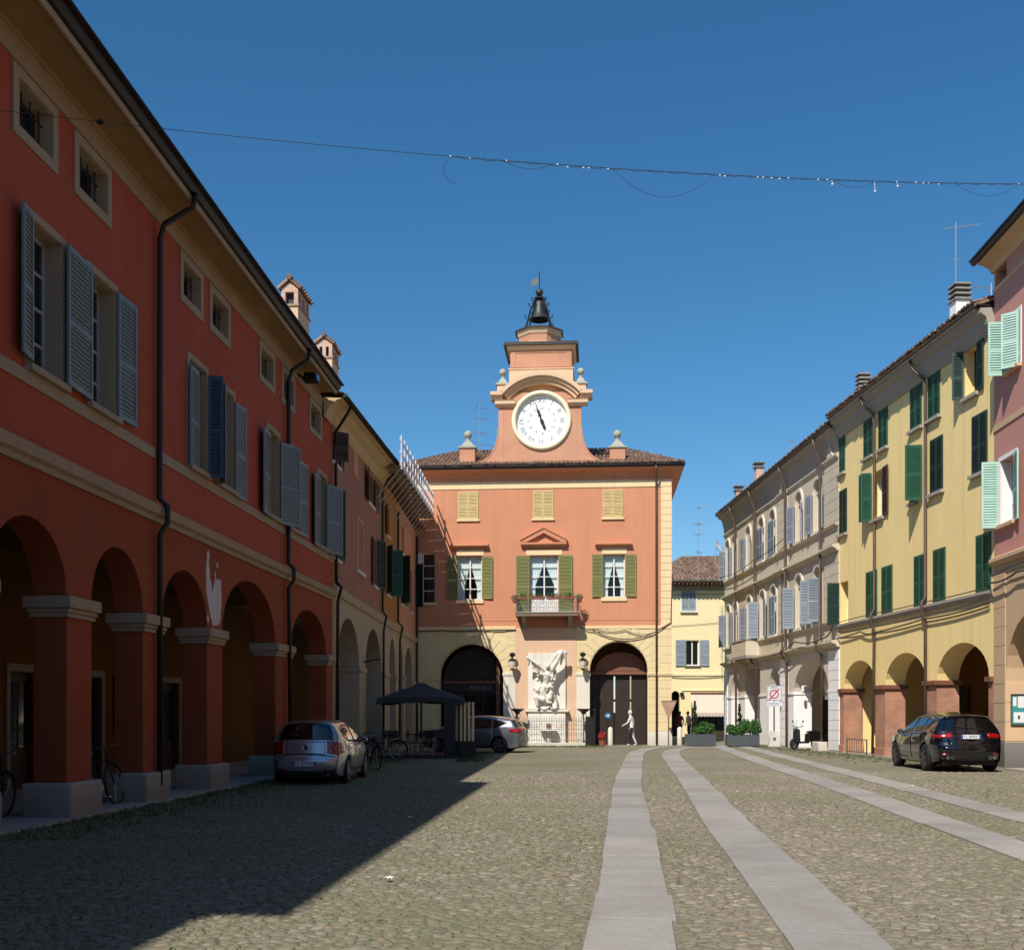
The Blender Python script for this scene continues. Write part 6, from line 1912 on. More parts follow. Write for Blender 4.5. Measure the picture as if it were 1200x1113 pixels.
hc.top_patch(hb, 'bumper', 'paint_silver', fz(.585), fz(.36), -.97, .97, .012)
hc.top_patch(hb, 'bumper_strip', 'trim_black', fz(.35), fz(.31), -.95, .95, .012)
seam(hb, [hc.top_pt(fz(.645), -.9 + 1.8 * k / 14, .004) for k in range(15)], .008)
hc.top_patch(hb, 'reflector', 'tail_red', fz(.4), fz(.37), -.9, -.62, .016, 2, 6); hc.top_patch(hb, 'reflector', 'tail_red', fz(.4), fz(.37), .62, .9, .016, 2, 6)
p = hc.top_pt(fz(.5), 0, .02)
plate(hb, 'EK 876DV', 0, p.y - .012, .5)
# round chrome emblem: ring with the letters V over W
p = hc.top_pt(fz(.85), 0, .012)
em = MB()
em.tube([(p.x + .062 * math.cos(2 * math.pi * k / 24), p.y - .012, p.z + .062 * math.sin(2 * math.pi * k / 24)) for k in range(24)], .008, 6, close=True)
for zig in ([(-.03, .052), (0, .008), (.03, .052)], [(-.052, .026), (-.026, -.05), (0, -.004), (.026, -.05), (.052, .026)]):
    em.tube([(p.x + a, p.y - .014, p.z + c) for a, c in zig], .006, 5)
em.build('emblem', 'chrome', hb)
MB().lathe([(.06, 0), (.058, .012)], 20, (0, 0, 0), Matrix.Translation((p.x, p.y + .004, p.z)) @ Matrix.Rotation(rad(90), 4, 'X')).build('emblem_disc', 'trim_black', hb)
MB().tube([hc.top_pt(fz(1.02), .0, .03), hc.top_pt(fz(1.06), -.25, .03), hc.top_pt(fz(1.08), -.5, .03)], .008).build('rear_wiper', 'trim_black', hb)
for sg in (-1, 1): mirror(hb, sg * .8, .62, .98, 'paint_silver', sg)
MB().tube([(0, -1.2, 1.46), (0, -1.36, 1.56)], .008, 5).build('aerial', 'trim_black', hb)
MB().tube([(.5, -1.9, .24), (.5, -2.0, .24)], .025).build('exhaust', 'steel', hb)

# ---- black SUV
suv = thing('car', 'glossy black SUV parked in the sun by the yellow arcade', 'car', (12.78, 32.95, 0), rad(-3.5))
upper = [(2.33, .55), (2.33, .75), (2.25, .9), (1.95, 1.0), (1.2, 1.1), (.85, 1.2), (.3, 1.5), (-.05, 1.6), (-.7, 1.655), (-1.3, 1.62), (-1.9, 1.53), (-2.0, 1.47), (-2.12, 1.25), (-2.22, 1.08), (-2.27, 1.0), (-2.3, .85), (-2.36, .7), (-2.36, .55), (-2.3, .36)]
lower = [(-2.36, .55), (-2.28, .32), (-2.0, .27), (2.0, .25), (2.28, .32), (2.33, .55)]
belt = [(-2.4, 1.14), (-1.4, 1.1), (.9, 1.0), (2.4, .95)]
sc_ = Car(1.96, upper, lower, (-1.42, 1.45), .385, belt, 1.655, tumble=.37, wheel_gap=.05)
sc_.body(suv, 'paint_black')
for sx in (-1, 1):
    for wy in (-1.42, 1.45): sc_.wheel(suv, sx * .855, wy, 'alloy_dark', 5, .25, True)
rz_ = lambda y: sc_.ztop(y) - .08
sc_.side_patch(suv, 'side_window', 'car_glass', -.2, .72, lambda y: interp(belt, y) + .03, lambda y: rz_(y) - .015)
sc_.side_patch(suv, 'side_window', 'car_glass', -1.08, -.27, lambda y: interp(belt, y) + .03, lambda y: rz_(y) - .015)
sc_.side_patch(suv, 'quarter_window', 'car_glass', -1.58, -1.14, lambda y: interp(belt, y) + .04 + .5 * max(0, -1.3 - y), lambda y: rz_(y) - .03)
# bright line round the glass
for sg in (-1, 1):
    pts = []
    for k in range(13):
        y = .74 - 2.3 * k / 12; z = interp(belt, y) + .015 + (.5 * max(0, -1.3 - y)); pts.append((sg * (sc_.hw(y, z) + .008), y, z))
    for k in range(13):
        y = -1.62 + 2.1 * k / 12; z = rz_(y) - .01 - (.05 if k == 0 else 0); pts.append((sg * (sc_.hw(y, z) + .008), y, z))
    MB().tube(pts, .009, 5).build('window_trim', 'chrome', suv)
for yy in ((-.235, 1.0), (-1.1, -.255)):
    for o in sc_.side_patch(suv, 'door', 'paint_black', yy[0], yy[1], lambda y: max(.36, sc_.low(y) + .03), lambda y: interp(belt, y), off=.008):
        sg = 1 if o.data.vertices[0].co.x > 0 else -1
        MB().tube([(sg * (sc_.hw(yy[0] + .1, .95) + .02), yy[0] + .08, .95), (sg * (sc_.hw(yy[0] + .15, .95) + .035), yy[0] + .16, .95), (sg * (sc_.hw(yy[0] + .2, .95) + .02), yy[0] + .26, .95)], .014).build('door_handle', 'paint_black', o)
fz = sc_.f_at_z
sc_.top_patch(suv, 'rear_window', 'car_glass', fz(1.46), fz(1.15), -.84, .84, .006)
sc_.top_patch(suv, 'windscreen', 'car_glass', fz(1.18, False), fz(1.56, False), -.88, .88, .006)
sc_.top_patch(suv, 'roof_spoiler', 'paint_black', fz(1.54), fz(1.47), -.9, .9, .03, 4, 14)
for sg in (-1, 1):
    a, b_ = (.56, .99) if sg > 0 else (-.99, -.56)
    sc_.top_patch(suv, 'tail_lamp', 'tail_red', fz(1.05), fz(.95), a, b_, .007, 6, 10)
    sc_.side_patch(suv, 'tail_lamp', 'tail_red', -2.24, -1.72, lambda y: .95 + .05 * (y + 2.24), lambda y: 1.05 - .04 * (y + 2.24) if sc_.ztop(y) > 1.06 else sc_.ztop(y) - .02, .007, 8, 4, (sg,))
    sc_.top_patch(suv, 'reflector', 'tail_red', fz(.53), fz(.48), *((.78, .93) if sg > 0 else (-.93, -.78)), .008, 3, 6)
sc_.top_patch(suv, 'tailgate_panel', 'paint_black', fz(.93), fz(.74), -.7, .7, .006)
sc_.top_patch(suv, 'bumper', 'paint_black', fz(.69), fz(.56), -.98, .98, .014)
sc_.top_patch(suv, 'diffuser', 'trim_black', fz(.46), fz(.37), -.86, .86, .016)
seam(suv, [sc_.top_pt(fz(.72), -.92 + 1.84 * k / 14, .006) for k in range(15)], .008)
for x in (-.62, -.5, .5, .62):
    p = sc_.top_pt(fz(.42), x / .93, .03)
    MB().lathe([(.05, -.04), (.05, .05), (.04, .05), (.036, -.02)], 14, (0, 0, 0), Matrix.Translation((x, p.y, .42)) @ Matrix.Rotation(rad(90), 4, 'X')).build('exhaust', 'chrome', suv)
p = sc_.top_pt(fz(.97), 0, .02)
plate(suv, 'FL 809SE', 0, p.y - .03, .99, 0)
p = sc_.top_pt(fz(1.12), 0, .01)
lp = MB()
lp.prism([(-.11, 0), (-.07, .02), (-.02, .018), (.03, .026), (.07, .022), (.11, .034), (.095, .014), (.05, .008), (.07, -.014), (.04, -.004), (-.01, .004), (-.05, .004), (-.08, -.012)], -.006, 0)
lp = lp.build('emblem', 'chrome', suv); lp.location = (0, p.y - .01, 1.115)
for sg in (-1, 1): mirror(suv, sg * .9, .78, 1.1, 'paint_black', sg)
MB().taper(-.03, .03, -1.6, -1.42, 1.62, 1.7, .4, .3).build('aerial', 'paint_black', suv)
MB().tube([sc_.top_pt(fz(1.17), .0, .03), sc_.top_pt(fz(1.2), -.25, .03), sc_.top_pt(fz(1.21), -.45, .03)], .008).build('rear_wiper', 'trim_black', suv)

# ---- warm grey compact people carrier, side on
mpv = thing('car', 'grey silver compact car side on, parked half in shade behind the cafe screen', 'car', (-1.6, 47.3, 0), rad(76))
upper = [(2.14, .5), (2.14, .7), (2.05, .84), (1.75, .96), (1.25, 1.05), (.8, 1.25), (.3, 1.45), (-.1, 1.53), (-.7, 1.535), (-1.3, 1.46), (-1.72, 1.37), (-1.84, 1.28), (-2.0, 1.06), (-2.1, .97), (-2.14, .8), (-2.18, .66), (-2.18, .5), (-2.12, .32)]
lower = [(-2.18, .5), (-2.1, .26), (-1.8, .2), (1.8, .2), (2.1, .28), (2.14, .5)]
belt = [(-2.2, 1.06), (-1.4, 1.02), (.9, .94), (2.2, .9)]
mc = Car(1.8, upper, lower, (-1.3, 1.37), .325, belt, 1.55, tumble=.24)
mc.body(mpv, 'paint_grey')
for sx in (-1, 1):
    for wy in (-1.3, 1.37): mc.wheel(mpv, sx * .79, wy, 'alloy', 5, .21, True)
rm_ = lambda y: mc.ztop(y) - .08
mc.side_patch(mpv, 'side_window', 'car_glass', -.12, .78, lambda y: interp(belt, y) + .03, lambda y: rm_(y) - .02)
mc.side_patch(mpv, 'side_window', 'car_glass', -1.0, -.24, lambda y: interp(belt, y) + .03, lambda y: rm_(y) - .02)
mc.side_patch(mpv, 'quarter_window', 'car_glass', -1.66, -1.05, lambda y: interp(belt, y) + .04 + .32 * max(0, -1.15 - y), lambda y: rm_(y) - .03 - .12 * max(0, -1.3 - y))
for sg in (-1, 1):
    pts = []
    for k in range(13):
        y = .8 - 2.5 * k / 12; z = rm_(y) - .005 - (.12 * max(0, -1.3 - y)); pts.append((sg * (mc.hw(y, z) + .008), y, z))
    MB().tube(pts, .01, 5).build('window_trim', 'chrome', mpv)
    pts = []
    for k in range(10):
        y = .9 - 2.5 * k / 9; z = interp(belt, y) + .012; pts.append((sg * (mc.hw(y, z) + .008), y, z))
    MB().tube(pts, .009, 5).build('window_trim', 'chrome', mpv)
for yy in ((-.17, 1.0), (-1.02, -.2)):
    for o in mc.side_patch(mpv, 'door', 'paint_grey', yy[0], yy[1], lambda y: max(.3, mc.low(y) + .03), lambda y: interp(belt, y), off=.008):
        sg = 1 if o.data.vertices[0].co.x > 0 else -1
        MB().tube([(sg * (mc.hw(yy[0] + .1, .86) + .02), yy[0] + .08, .87), (sg * (mc.hw(yy[0] + .15, .86) + .035), yy[0] + .16, .87), (sg * (mc.hw(yy[0] + .2, .86) + .02), yy[0] + .26, .87)], .014).build('door_handle', 'chrome', o)
fz = mc.f_at_z
mc.top_patch(mpv, 'rear_window', 'car_glass', fz(1.34), fz(1.06), -.84, .84, .006)
mc.top_patch(mpv, 'windscreen', 'car_glass', fz(1.12, False), fz(1.48, False), -.88, .88, .006)
for sg in (-1, 1):
    a, b_ = (.5, .99) if sg > 0 else (-.99, -.5)
    mc.top_patch(mpv, 'tail_lamp', 'tail_red', fz(1.0), fz(.84), a, b_, .014, 6, 10)
    mc.side_patch(mpv, 'tail_lamp', 'tail_red', -2.1, -1.76, lambda y: .84 + .1 * (y + 2.1), lambda y: min(1.02, mc.ztop(y) - .03), .012, 6, 4, (sg,))
mc.side_patch(mpv, 'sill_trim', 'trim_black', -.92, .98, lambda y: .2, lambda y: .29, .012)
mc.top_patch(mpv, 'bumper', 'paint_grey', fz(.64), fz(.5), -.98, .98, .014)
plate(mpv, 'EY 204TK', 0, mc.top_pt(fz(.88), 0, .02).y - .02, .88)
for sg in (-1, 1): mirror(mpv, sg * .84, .82, 1.02, 'paint_grey', sg)

# ------------------------------------------------------------------ fountain with sculpture on the clock building
def MP(x, d, z): return wpt(cb_, x, -d, z)
mrot = cb_.rotation_euler.z
fo = thing('fountain', 'white marble fountain block and slab below the sculpted panel', 'fountain', MP(6.95, .05, 0), mrot)
MB().box(-1.0, .95, -.34, -.02, .12, 1.7).build('block', 'marble', fo, bevel=.015)
MB().sweep([(0, 1.7), (-.36, 1.7), (-.44, 1.76), (-.44, 1.84), (0, 1.86)], -1.12, 1.12).build('cornice', 'marble', fo)
for a, b in ((-.9, -.35), (-.28, .3), (.37, .86)): MB().box(a, b, -.36, -.341, .95, 1.6).build('marble_panel', 'marble', fo, bevel=.008)
MB().box(-1.3, 1.3, -.75, -.02, .02, .12).build('step', 'marble', fo, bevel=.015)
bs = MB(); bs.lathe([(.12, .12), (.1, .45), (.3, .6), (.42, .72), (.46, .78), (.38, .76)], 20, (.1, -.62, 0)); bs.build('basin', 'marble', fo, smooth=False)
MB().ball((.08, -.4, 1.02), .13, 12, (1, .5, 1)).build('spout_mask', 'brown_wood', fo, smooth=True)
pan = thing('relief_tablet', 'white marble tablet let into the wall behind the sculpture', 'tablet', MP(6.93, .03, 3.35), mrot)
MB().box(-.98, .97, -.045, 0, -1.46, 1.46).build('slab', 'marble', pan)
MB().box(.97, 1.0, -.06, 0, -1.46, 1.46).build('edge', 'dark_stone', pan)
# sculpture group: winged figure above, crouching figure below, fused into one carved mass
def fused(name, blobs, mat, parent, voxel=.03):
    b = MB()
    for c, r, sc_v, rot in blobs:
        mt = Matrix.Rotation(rad(rot), 3, 'Y') if rot else None
        b.ball(c, r, 12, sc_v, mt)
    me = b.mesh(name)
    o = bpy.data.objects.new(name, me); COL.objects.link(o)
    md = o.modifiers.new('r', 'REMESH'); md.mode = 'VOXEL'; md.voxel_size = voxel
    ms = o.modifiers.new('s', 'SMOOTH'); ms.factor = .5; ms.iterations = 1
    dg = bpy.context.evaluated_depsgraph_get()
    m2 = bpy.data.meshes.new_from_object(o.evaluated_get(dg)); m2.name = name
    bpy.data.objects.remove(o)
    for p_ in m2.polygons: p_.use_smooth = True
    return link(name, m2, mat, parent)
sg_ = thing('sculpture', 'white sculpture of a figure with spread wings over a crouching figure', 'sculpture', MP(6.95, .1, 1.87), mrot)
B_ = []
def seg(a, b, r0, r1, n=6, sc_v=(1, 1, 1)):
    for k in range(n + 1):
        t = k / n; B_.append((tuple(a[i] + (b[i] - a[i]) * t for i in range(3)), r0 + (r1 - r0) * t, sc_v, 0))
# rock base
for k in range(14): B_.append(((RND.uniform(-.62, .42), RND.uniform(-.35, -.1), RND.uniform(.04, .2)), RND.uniform(.14, .24), (1.2, .9, .7), RND.uniform(-30, 30)))
# bulky crouching figure at the lower left: back, haunches, head bowed, arm reaching down
seg((-.12, -.3, .45), (-.28, -.38, .95), .27, .24); seg((-.28, -.38, .95), (-.12, -.36, 1.25), .22, .2)
seg((-.2, -.4, .5), (-.55, -.48, .62), .2, .15); seg((-.55, -.48, .62), (-.5, -.46, .22), .14, .1)
B_ += [((-.5, -.5, 1.0), .15, (1, 1, 1.15), 0), ((-.44, -.44, .9), .12, (1, 1, 1), 0), ((-.56, -.5, 1.1), .1, (1.1, 1, .7), 0)]
seg((-.35, -.44, 1.15), (-.62, -.42, 1.3), .12, .1); seg((-.62, -.42, 1.3), (-.68, -.44, 1.05), .09, .08)
seg((.05, -.32, .5), (.22, -.4, .85), .17, .15); seg((.22, -.4, .85), (.12, -.42, .35), .13, .1); seg((-.05, -.4, 1.2), (.25, -.44, 1.0), .12, .1)
# upper figure leaning out of the wall: torso, bowed head, outstretched arms
seg((-.02, -.36, 1.4), (.04, -.46, 1.8), .2, .24); seg((.04, -.46, 1.8), (.1, -.46, 2.06), .23, .17)
B_ += [((.05, -.6, 2.2), .14, (.95, 1, 1.15), 10), ((.08, -.5, 2.1), .11, (1, 1, 1), 0), ((.06, -.55, 2.3), .12, (1.1, 1, .7), 0)]
seg((-.1, -.46, 2.04), (-.48, -.52, 2.34), .16, .13); seg((-.48, -.52, 2.34), (-.9, -.54, 2.62), .12, .09)
B_ += [((-.97, -.54, 2.66), .1, (1.1, 1, 1), 0)]
seg((-.9, -.5, 2.58), (-.96, -.44, 2.3), .11, .07); seg((-.5, -.44, 2.3), (-.42, -.38, 1.95), .15, .1); seg((-.7, -.44, 2.42), (-.68, -.4, 2.15), .12, .08)
seg((.26, -.46, 2.06), (.5, -.54, 2.42), .16, .14); seg((.5, -.54, 2.42), (.74, -.6, 2.88), .13, .1)
# great sweep of drapery behind the raised arm and down the right side
for k in range(12):
    t = k / 11
    B_.append(((.22 + .72 * t, -.42 - .16 * math.sin(t * 3), 2.3 + .66 * math.sin(t * 2.1)), .19 - .05 * t, (1.1, .6, .8), -35))
    B_.append(((.32 + .1 * math.sin(t * 8), -.28 - .06 * math.sin(t * 11), 2.1 - 1.7 * t), .17 - .03 * math.sin(t * 9), (.8, .7, 1.3), 10 * math.sin(t * 7)))
seg((.92, -.5, 2.92), (.98, -.42, 2.45), .12, .06); seg((.8, -.42, 2.8), (.72, -.36, 2.35), .12, .07)
for k in range(26):
    t = RND.random(); B_.append(((RND.uniform(-.55, .4), RND.uniform(-.55, -.35), RND.uniform(.3, 2.0)), RND.uniform(.05, .095), (RND.uniform(.6, 1.4), 1, RND.uniform(1, 2.2)), RND.uniform(-50, 50)))
B_ = [((c[0], c[1] * 1.5 + .1, c[2]), r * .88, sc_v, rt) for c, r, sc_v, rt in B_]
fused('figures', B_, 'marble', sg_, .021)
# railing in front
ra = thing('railing', 'low wrought iron railing around the marble fountain', 'railing', MP(7.0, 0, 0), mrot)
MB().box(-1.75, 1.95, -1.62, -1.42, -.05, .17).build('kerb', 'white_stone', ra, bevel=.02)
MB().box(-1.75, -1.58, -1.42, -.03, -.05, .17).box(1.78, 1.95, -1.42, -.03, -.05, .17).build('kerb', 'white_stone', ra, bevel=.02)
rb = MB(); bars = []
for z in (.3, .86, 1.28):
    rb.tube([(-1.66, -.05, z), (-1.66, -1.52, z), (1.86, -1.52, z), (1.86, -.05, z)], .016, 6)
rb.build('rail', 'iron_grey', ra)
bm_ = MB().tube([(0, 0, .17), (0, 0, 1.4)], .011, 5).add([(-.018, -.018, 1.4), (.018, -.018, 1.4), (.018, .018, 1.4), (-.018, .018, 1.4), (0, 0, 1.5)], [(0, 1, 4), (1, 2, 4), (2, 3, 4), (3, 0, 4)]).mesh('bar'); bm_.materials.append(M['iron_grey'])
for k in range(29):
    link('bar', bm_, None, ra, loc=(-1.66 + 3.52 * (k + .0) / 28, -1.52, 0))
for k in range(1, 11):
    for x in (-1.66, 1.86): link('bar', bm_, None, ra, loc=(x, -1.52 + 1.45 * k / 11, 0))
sm_ = MB()
sm_.tube(scroll(0, .58, .1, 0, 1.4, 1), .008, 5).tube([(.07 * math.cos(2 * math.pi * k / 12), 0, 1.07 + .07 * math.sin(2 * math.pi * k / 12)) for k in range(12)], .008, 5, close=True)
sm_ = sm_.mesh('scroll'); sm_.materials.append(M['iron_grey'])
for k in range(14): link('scroll', sm_, None, ra, loc=(-1.66 + 3.52 * (k * 2 + 1) / 28, -1.52, 0))
# dark gate post with its leaf at the right end
gpst = thing('iron_gate', 'dark closed iron gate panel at the right end of the fountain railing', 'gate', MP(9.15, 1.2, 0), mrot)
MB().box(-.2, .22, -.03, .03, .05, 1.5).build('leaf', 'iron', gpst); MB().box(.22, .3, -.05, .05, 0, 1.75).ball((.26, 0, 1.82), .08).build('post', 'iron', gpst)
# torch bowls on stands
for x, lab in ((5.45, 'iron torch bowl on a stand at the left end of the fountain railing'), (8.85, 'iron torch bowl on a stand at the right end of the fountain railing')):
    t = thing('torch_stand', lab, 'torch stand', MP(x, 1.0, 0), mrot, 'torch stands by the fountain')
    MB().lathe([(.09, 1.62), (.14, 1.72), (.32, 1.84), (.36, 1.9), (.3, 1.9), (.1, 1.82)], 18).build('bowl', 'bronze', t)
    q = MB().tube([(0, 0, 0), (0, 0, 1.65)], .03, 8)
    for k in range(3):
        a = k * 2.094; q.tube([(0, 0, .35), (.1 * math.cos(a), .1 * math.sin(a), .12), (.24 * math.cos(a), .24 * math.sin(a), 0)], .016, 5); q.tube([(0, 0, 1.3), (.16 * math.cos(a), .16 * math.sin(a), 1.5), (.1 * math.cos(a), .1 * math.sin(a), 1.68)], .014, 5)
    q.build('stand', 'iron', t)
wr = thing('wreath', 'round leafy wreath hung on the railing behind the grey car', 'wreath', MP(5.6, 1.62, .9), mrot)
wb = MB()
for k in range(90):
    a = RND.uniform(0, 6.28); foliage(wb, (.26 * math.cos(a), RND.uniform(-.04, .04), .26 * math.sin(a)), (.07, .05, .07), 3, .06)
wb.build('leaves', 'leaf_dark', wr, recalc=False)['kind'] = 'stuff'
# wall lanterns
for x, lab in ((5.14, 'ornate iron wall lantern left of the sculpture'), (8.8, 'ornate iron wall lantern right of the sculpture')):
    w = thing('wall_lantern', lab, 'lantern', MP(x, 0, 4.35), mrot, 'wall lanterns flanking the fountain')
    q = MB().tube([(0, 0, .1), (0, -.2, .28), (0, -.42, .3), (0, -.55, .2)], .025, 6)
    q.tube([(0, -.02 - .1 * math.cos(a), .12 + .1 * math.sin(a)) for a in [k * .5 for k in range(10)]], .014, 5)
    q.ball((0, -.38, .36), .16, 10, (1, 1, .8)); q.box(-.06, .06, -.02, 0, -.05, .4)
    q.build('bracket', 'iron', w)
    MB().lathe([(.04, -.42), (.1, -.38), (.16, -.2), (.2, .0), (.2, .02)], 10, (0, -.55, 0)).build('lamp_glass', 'glass_frost' if 'glass_frost' in M else 'white_stone', w)
    MB().lathe([(.22, .02), (.14, .1), (.05, .18), (.02, .24)], 10, (0, -.55, 0)).lathe([(.06, -.46), (.11, -.4), (.11, -.37)], 10, (0, -.55, 0)).build('lamp_cap', 'iron', w)

# ------------------------------------------------------------------ street furniture
def bollard(x, y, lab, h=.95, r=.13):
    t = thing('bollard', lab, 'bollard', (x, y, 0), 0, 'white stone bollards')
    MB().lathe([(r * 1.05, 0), (r, .04), (r * .97, h - .12), (r * .85, h - .05), (r * .5, h), (.01, h + .02)], 16).build('shaft', 'white_stone', t, smooth=True)
    MB().lathe([(r * 1.25, -.02), (r * 1.25, .03), (r * 1.1, .05)], 16).build('foot', 'grey_stone', t)
bollard(5.02, 56.6, 'white stone bollard in front of the gate next to the railing'); bollard(8.6, 56.9, 'white stone bollard at the right corner of the clock building')
ys = thing('yield_sign', 'triangular yield sign on a post, its blank back turned to the square', 'road sign', (7.95, 56.3, 0), 0)
M['sign_back'] = flat('weathered_sign_back', (176, 140, 120), 0.6, metal=.1, var=.1, scale=3)
tri = [(-.38, 2.28), (.38, 2.28), (.04, 1.5), (-.04, 1.5)]
MB().prism(tri, -.012, .006).build('sign_plate', 'sign_back', ys, bevel=.01)
MB().prism([(-.41, 2.31), (.41, 2.31), (.05, 1.45), (-.05, 1.45)], -.03, .012, [[(-.38, 2.28), (.38, 2.28), (.04, 1.5), (-.04, 1.5)]]).build('sign_rim', 'sign_back', ys)
MB().tube([(0, .04, 0), (0, .04, 2.3)], .03, 8).build('post', 'pipe_brown', ys)
MB().box(-.3, .3, -.0, .03, 2.02, 2.06).box(-.14, .14, 0, .03, 1.66, 1.7).build('clamp', 'galv', ys)
bsn = thing('road_sign', 'small round blue arrow sign on a thin post in the gateway', 'road sign', (4.95, 57.3, 0), 0)
M['sign_blue'] = flat('blue_sign_face', (20, 120, 160), 0.5)
MB().lathe([(.15, -.006), (.15, .006)], 24, (0, 0, 1.55), axis='y').build('sign_face', 'sign_blue', bsn)
MB().prism([(-.1, 1.53), (.0, 1.53), (.0, 1.47), (.09, 1.55), (.0, 1.63), (.0, 1.57), (-.1, 1.57)], -.012, -.007).build('arrow', 'paper', bsn)
MB().tube([(0, .03, 0), (0, .03, 1.68)], .022, 8).build('post', 'iron', bsn)
rp_ = thing('flower_pot', 'pot of bright red flowers on the ground beside the gate', 'flower pot', (4.62, 56.75, 0), 0)
MB().lathe([(.14, 0), (.2, .28), (.22, .3), (.18, .29)], 16).build('pot', 'terracotta', rp_)
foliage(MB(), (0, 0, .45), (.2, .2, .18), 80, .06).build('foliage', 'leaf', rp_, recalc=False)['kind'] = 'stuff'
foliage(MB(), (0, -.02, .5), (.25, .24, .24), 150, .06).build('flowers', 'petal_red', rp_, recalc=False)['kind'] = 'stuff'
# end-of-zone sign on a concrete foot
zs_ = thing('zone_sign', 'grey end of no stopping zone sign on a concrete foot by the white arcade', 'road sign', (12.9, 54.6, 0), rad(-8))
MB().taper(-.3, .3, -.26, .26, 0, .78, .55).build('concrete_foot', 'concrete', zs_, bevel=.02)
MB().box(-.06, .06, -.23, -.2, .34, .48).build('label_plate', 'iron_grey', zs_)
MB().tube([(0, 0, .76), (0, 0, 3.0)], .032, 8).build('post', 'iron', zs_)
M['sign_grey'] = flat('grey_white_sign_face', (196, 198, 200), 0.5)
M['sign_red'] = flat('red_sign_face', (176, 34, 40), 0.5)
pl_ = MB().box(-.36, .36, -.055, -.035, 2.28, 3.02).build('sign_plate', 'sign_grey', zs_, bevel=.008)
MB().prism(rect(-.345, .345, 2.295, 3.005), -.058, -.0555, [rect(-.33, .33, 2.31, 2.99)]).build('border', 'ink', pl_)
ring_lathe([(.17, -.0), (.22, -.0), (.22, -.004), (.17, -.004)], 28, (0, -.056, 2.6), 'sign_red', 'red_ring', pl_)
q = MB().prism([(-.27, 2.3 + .03), (-.2, 2.3 + .03), (.27, 2.87), (.2, 2.87)], -.064, -.0605).build('slash', 'sign_red', pl_)
o = link('sign_text', text_mesh('sign_text', 'ZONA', .1, .001), 'ink', pl_, loc=(0, -.0575, 2.92)); o.rotation_euler = (rad(90), 0, 0)
MB().box(-.36, .36, -.055, -.035, 2.0, 2.24).build('lower_plate', 'sign_grey', zs_, bevel=.008)
MB().box(-.26, .26, -.0575, -.0555, 2.15, 2.17).box(-.2, .2, -.0575, -.0555, 2.08, 2.1).build('plate_lines', 'ink_grey', zs_)

# planters with evergreen shrubs
M['planter'] = flat('dark_grey_planter', (74, 78, 82), 0.6, var=.1, scale=3)
def planter(x, y, w, lab):
    t = thing('planter', lab, 'planter', (x, y, 0), 0, 'long dark planters closing the lane')
    MB().prism(rect(-w / 2, w / 2, .05, .62), -.28, -.24).prism(rect(-w / 2, w / 2, .05, .62), .24, .28).box(-w / 2, -w / 2 + .04, -.24, .24, .05, .62).box(w / 2 - .04, w / 2, -.24, .24, .05, .62).build('box', 'planter', t)
    MB().box(-w / 2 + .04, w / 2 - .04, -.24, .24, .06, .56).build('soil', 'dark_wood', t)
    for sx in (-1, 1): MB().box(sx * (w / 2 - .2) - .06, sx * (w / 2 - .2) + .06, -.2, .2, 0, .05).build('foot', 'iron', t)
def shrub(x, y, z, ext, n, size, lab, mat='leaf', name='shrub', stems=5):
    t = thing(name, lab, 'plant', (x, y, z), 0)
    q = MB()
    for k in range(stems):
        a = RND.uniform(0, 6.28); q.tube([(RND.uniform(-.1, .1) * ext[0], 0, 0), (.4 * ext[0] * math.cos(a), .4 * ext[1] * math.sin(a), ext[2] * .8), (.8 * ext[0] * math.cos(a), .8 * ext[1] * math.sin(a), ext[2] * 1.4)], .018, 5, r2=.006)
    q.build('stem', 'dark_wood', t)
    b = MB()
    for k in range(7):
        c = (RND.uniform(-.65, .65) * ext[0], RND.uniform(-.6, .6) * ext[1], ext[2] * RND.uniform(.5, 1.25))
        foliage(b, c, (ext[0] * .5, ext[1] * .6, ext[2] * .55), n // 7, size)
    b.build('foliage', mat, t, recalc=False)['kind'] = 'stuff'
planter(9.5, 56.0, 1.5, 'long dark planter left of the lane opening'); planter(11.42, 55.0, 1.6, 'long dark planter beside the white arcade')
shrub(9.75, 56.0, .55, (.55, .35, .4), 1500, .07, 'spreading evergreen shrub in the left planter')
shrub(11.0, 55.0, .55, (.5, .35, .42), 1500, .07, 'low bushy shrub in the left half of the right planter')
shrub(11.85, 55.0, .55, (.55, .38, .5), 1700, .07, 'broad leafy shrub spilling from the right end of the right planter')
def conifer(x, y, z, h, r, lab):
    t = thing('conifer', lab, 'plant', (x, y, z), 0)
    MB().tube([(0, 0, 0), (0, 0, h)], .025, 6, r2=.006).build('trunk', 'dark_wood', t)
    b = MB()
    for k in range(14):
        zz = h * (k + .8) / 14; rr = r * (1 - zz / h * .85) * RND.uniform(.7, 1.2)
        for q_ in range(5):
            a = RND.uniform(0, 6.28); foliage(b, (rr * .55 * math.cos(a), rr * .55 * math.sin(a), zz), (rr * .5, rr * .5, .07), 16, .05)
    b.build('crown', 'leaf_dark', t, recalc=False)['kind'] = 'stuff'
conifer(9.25, 56.1, .5, 1.75, .3, 'thin scraggly young conifer in the left planter'); conifer(11.35, 55.35, .5, 1.6, .24, 'slim dark conifer behind the shrubs of the right planter')

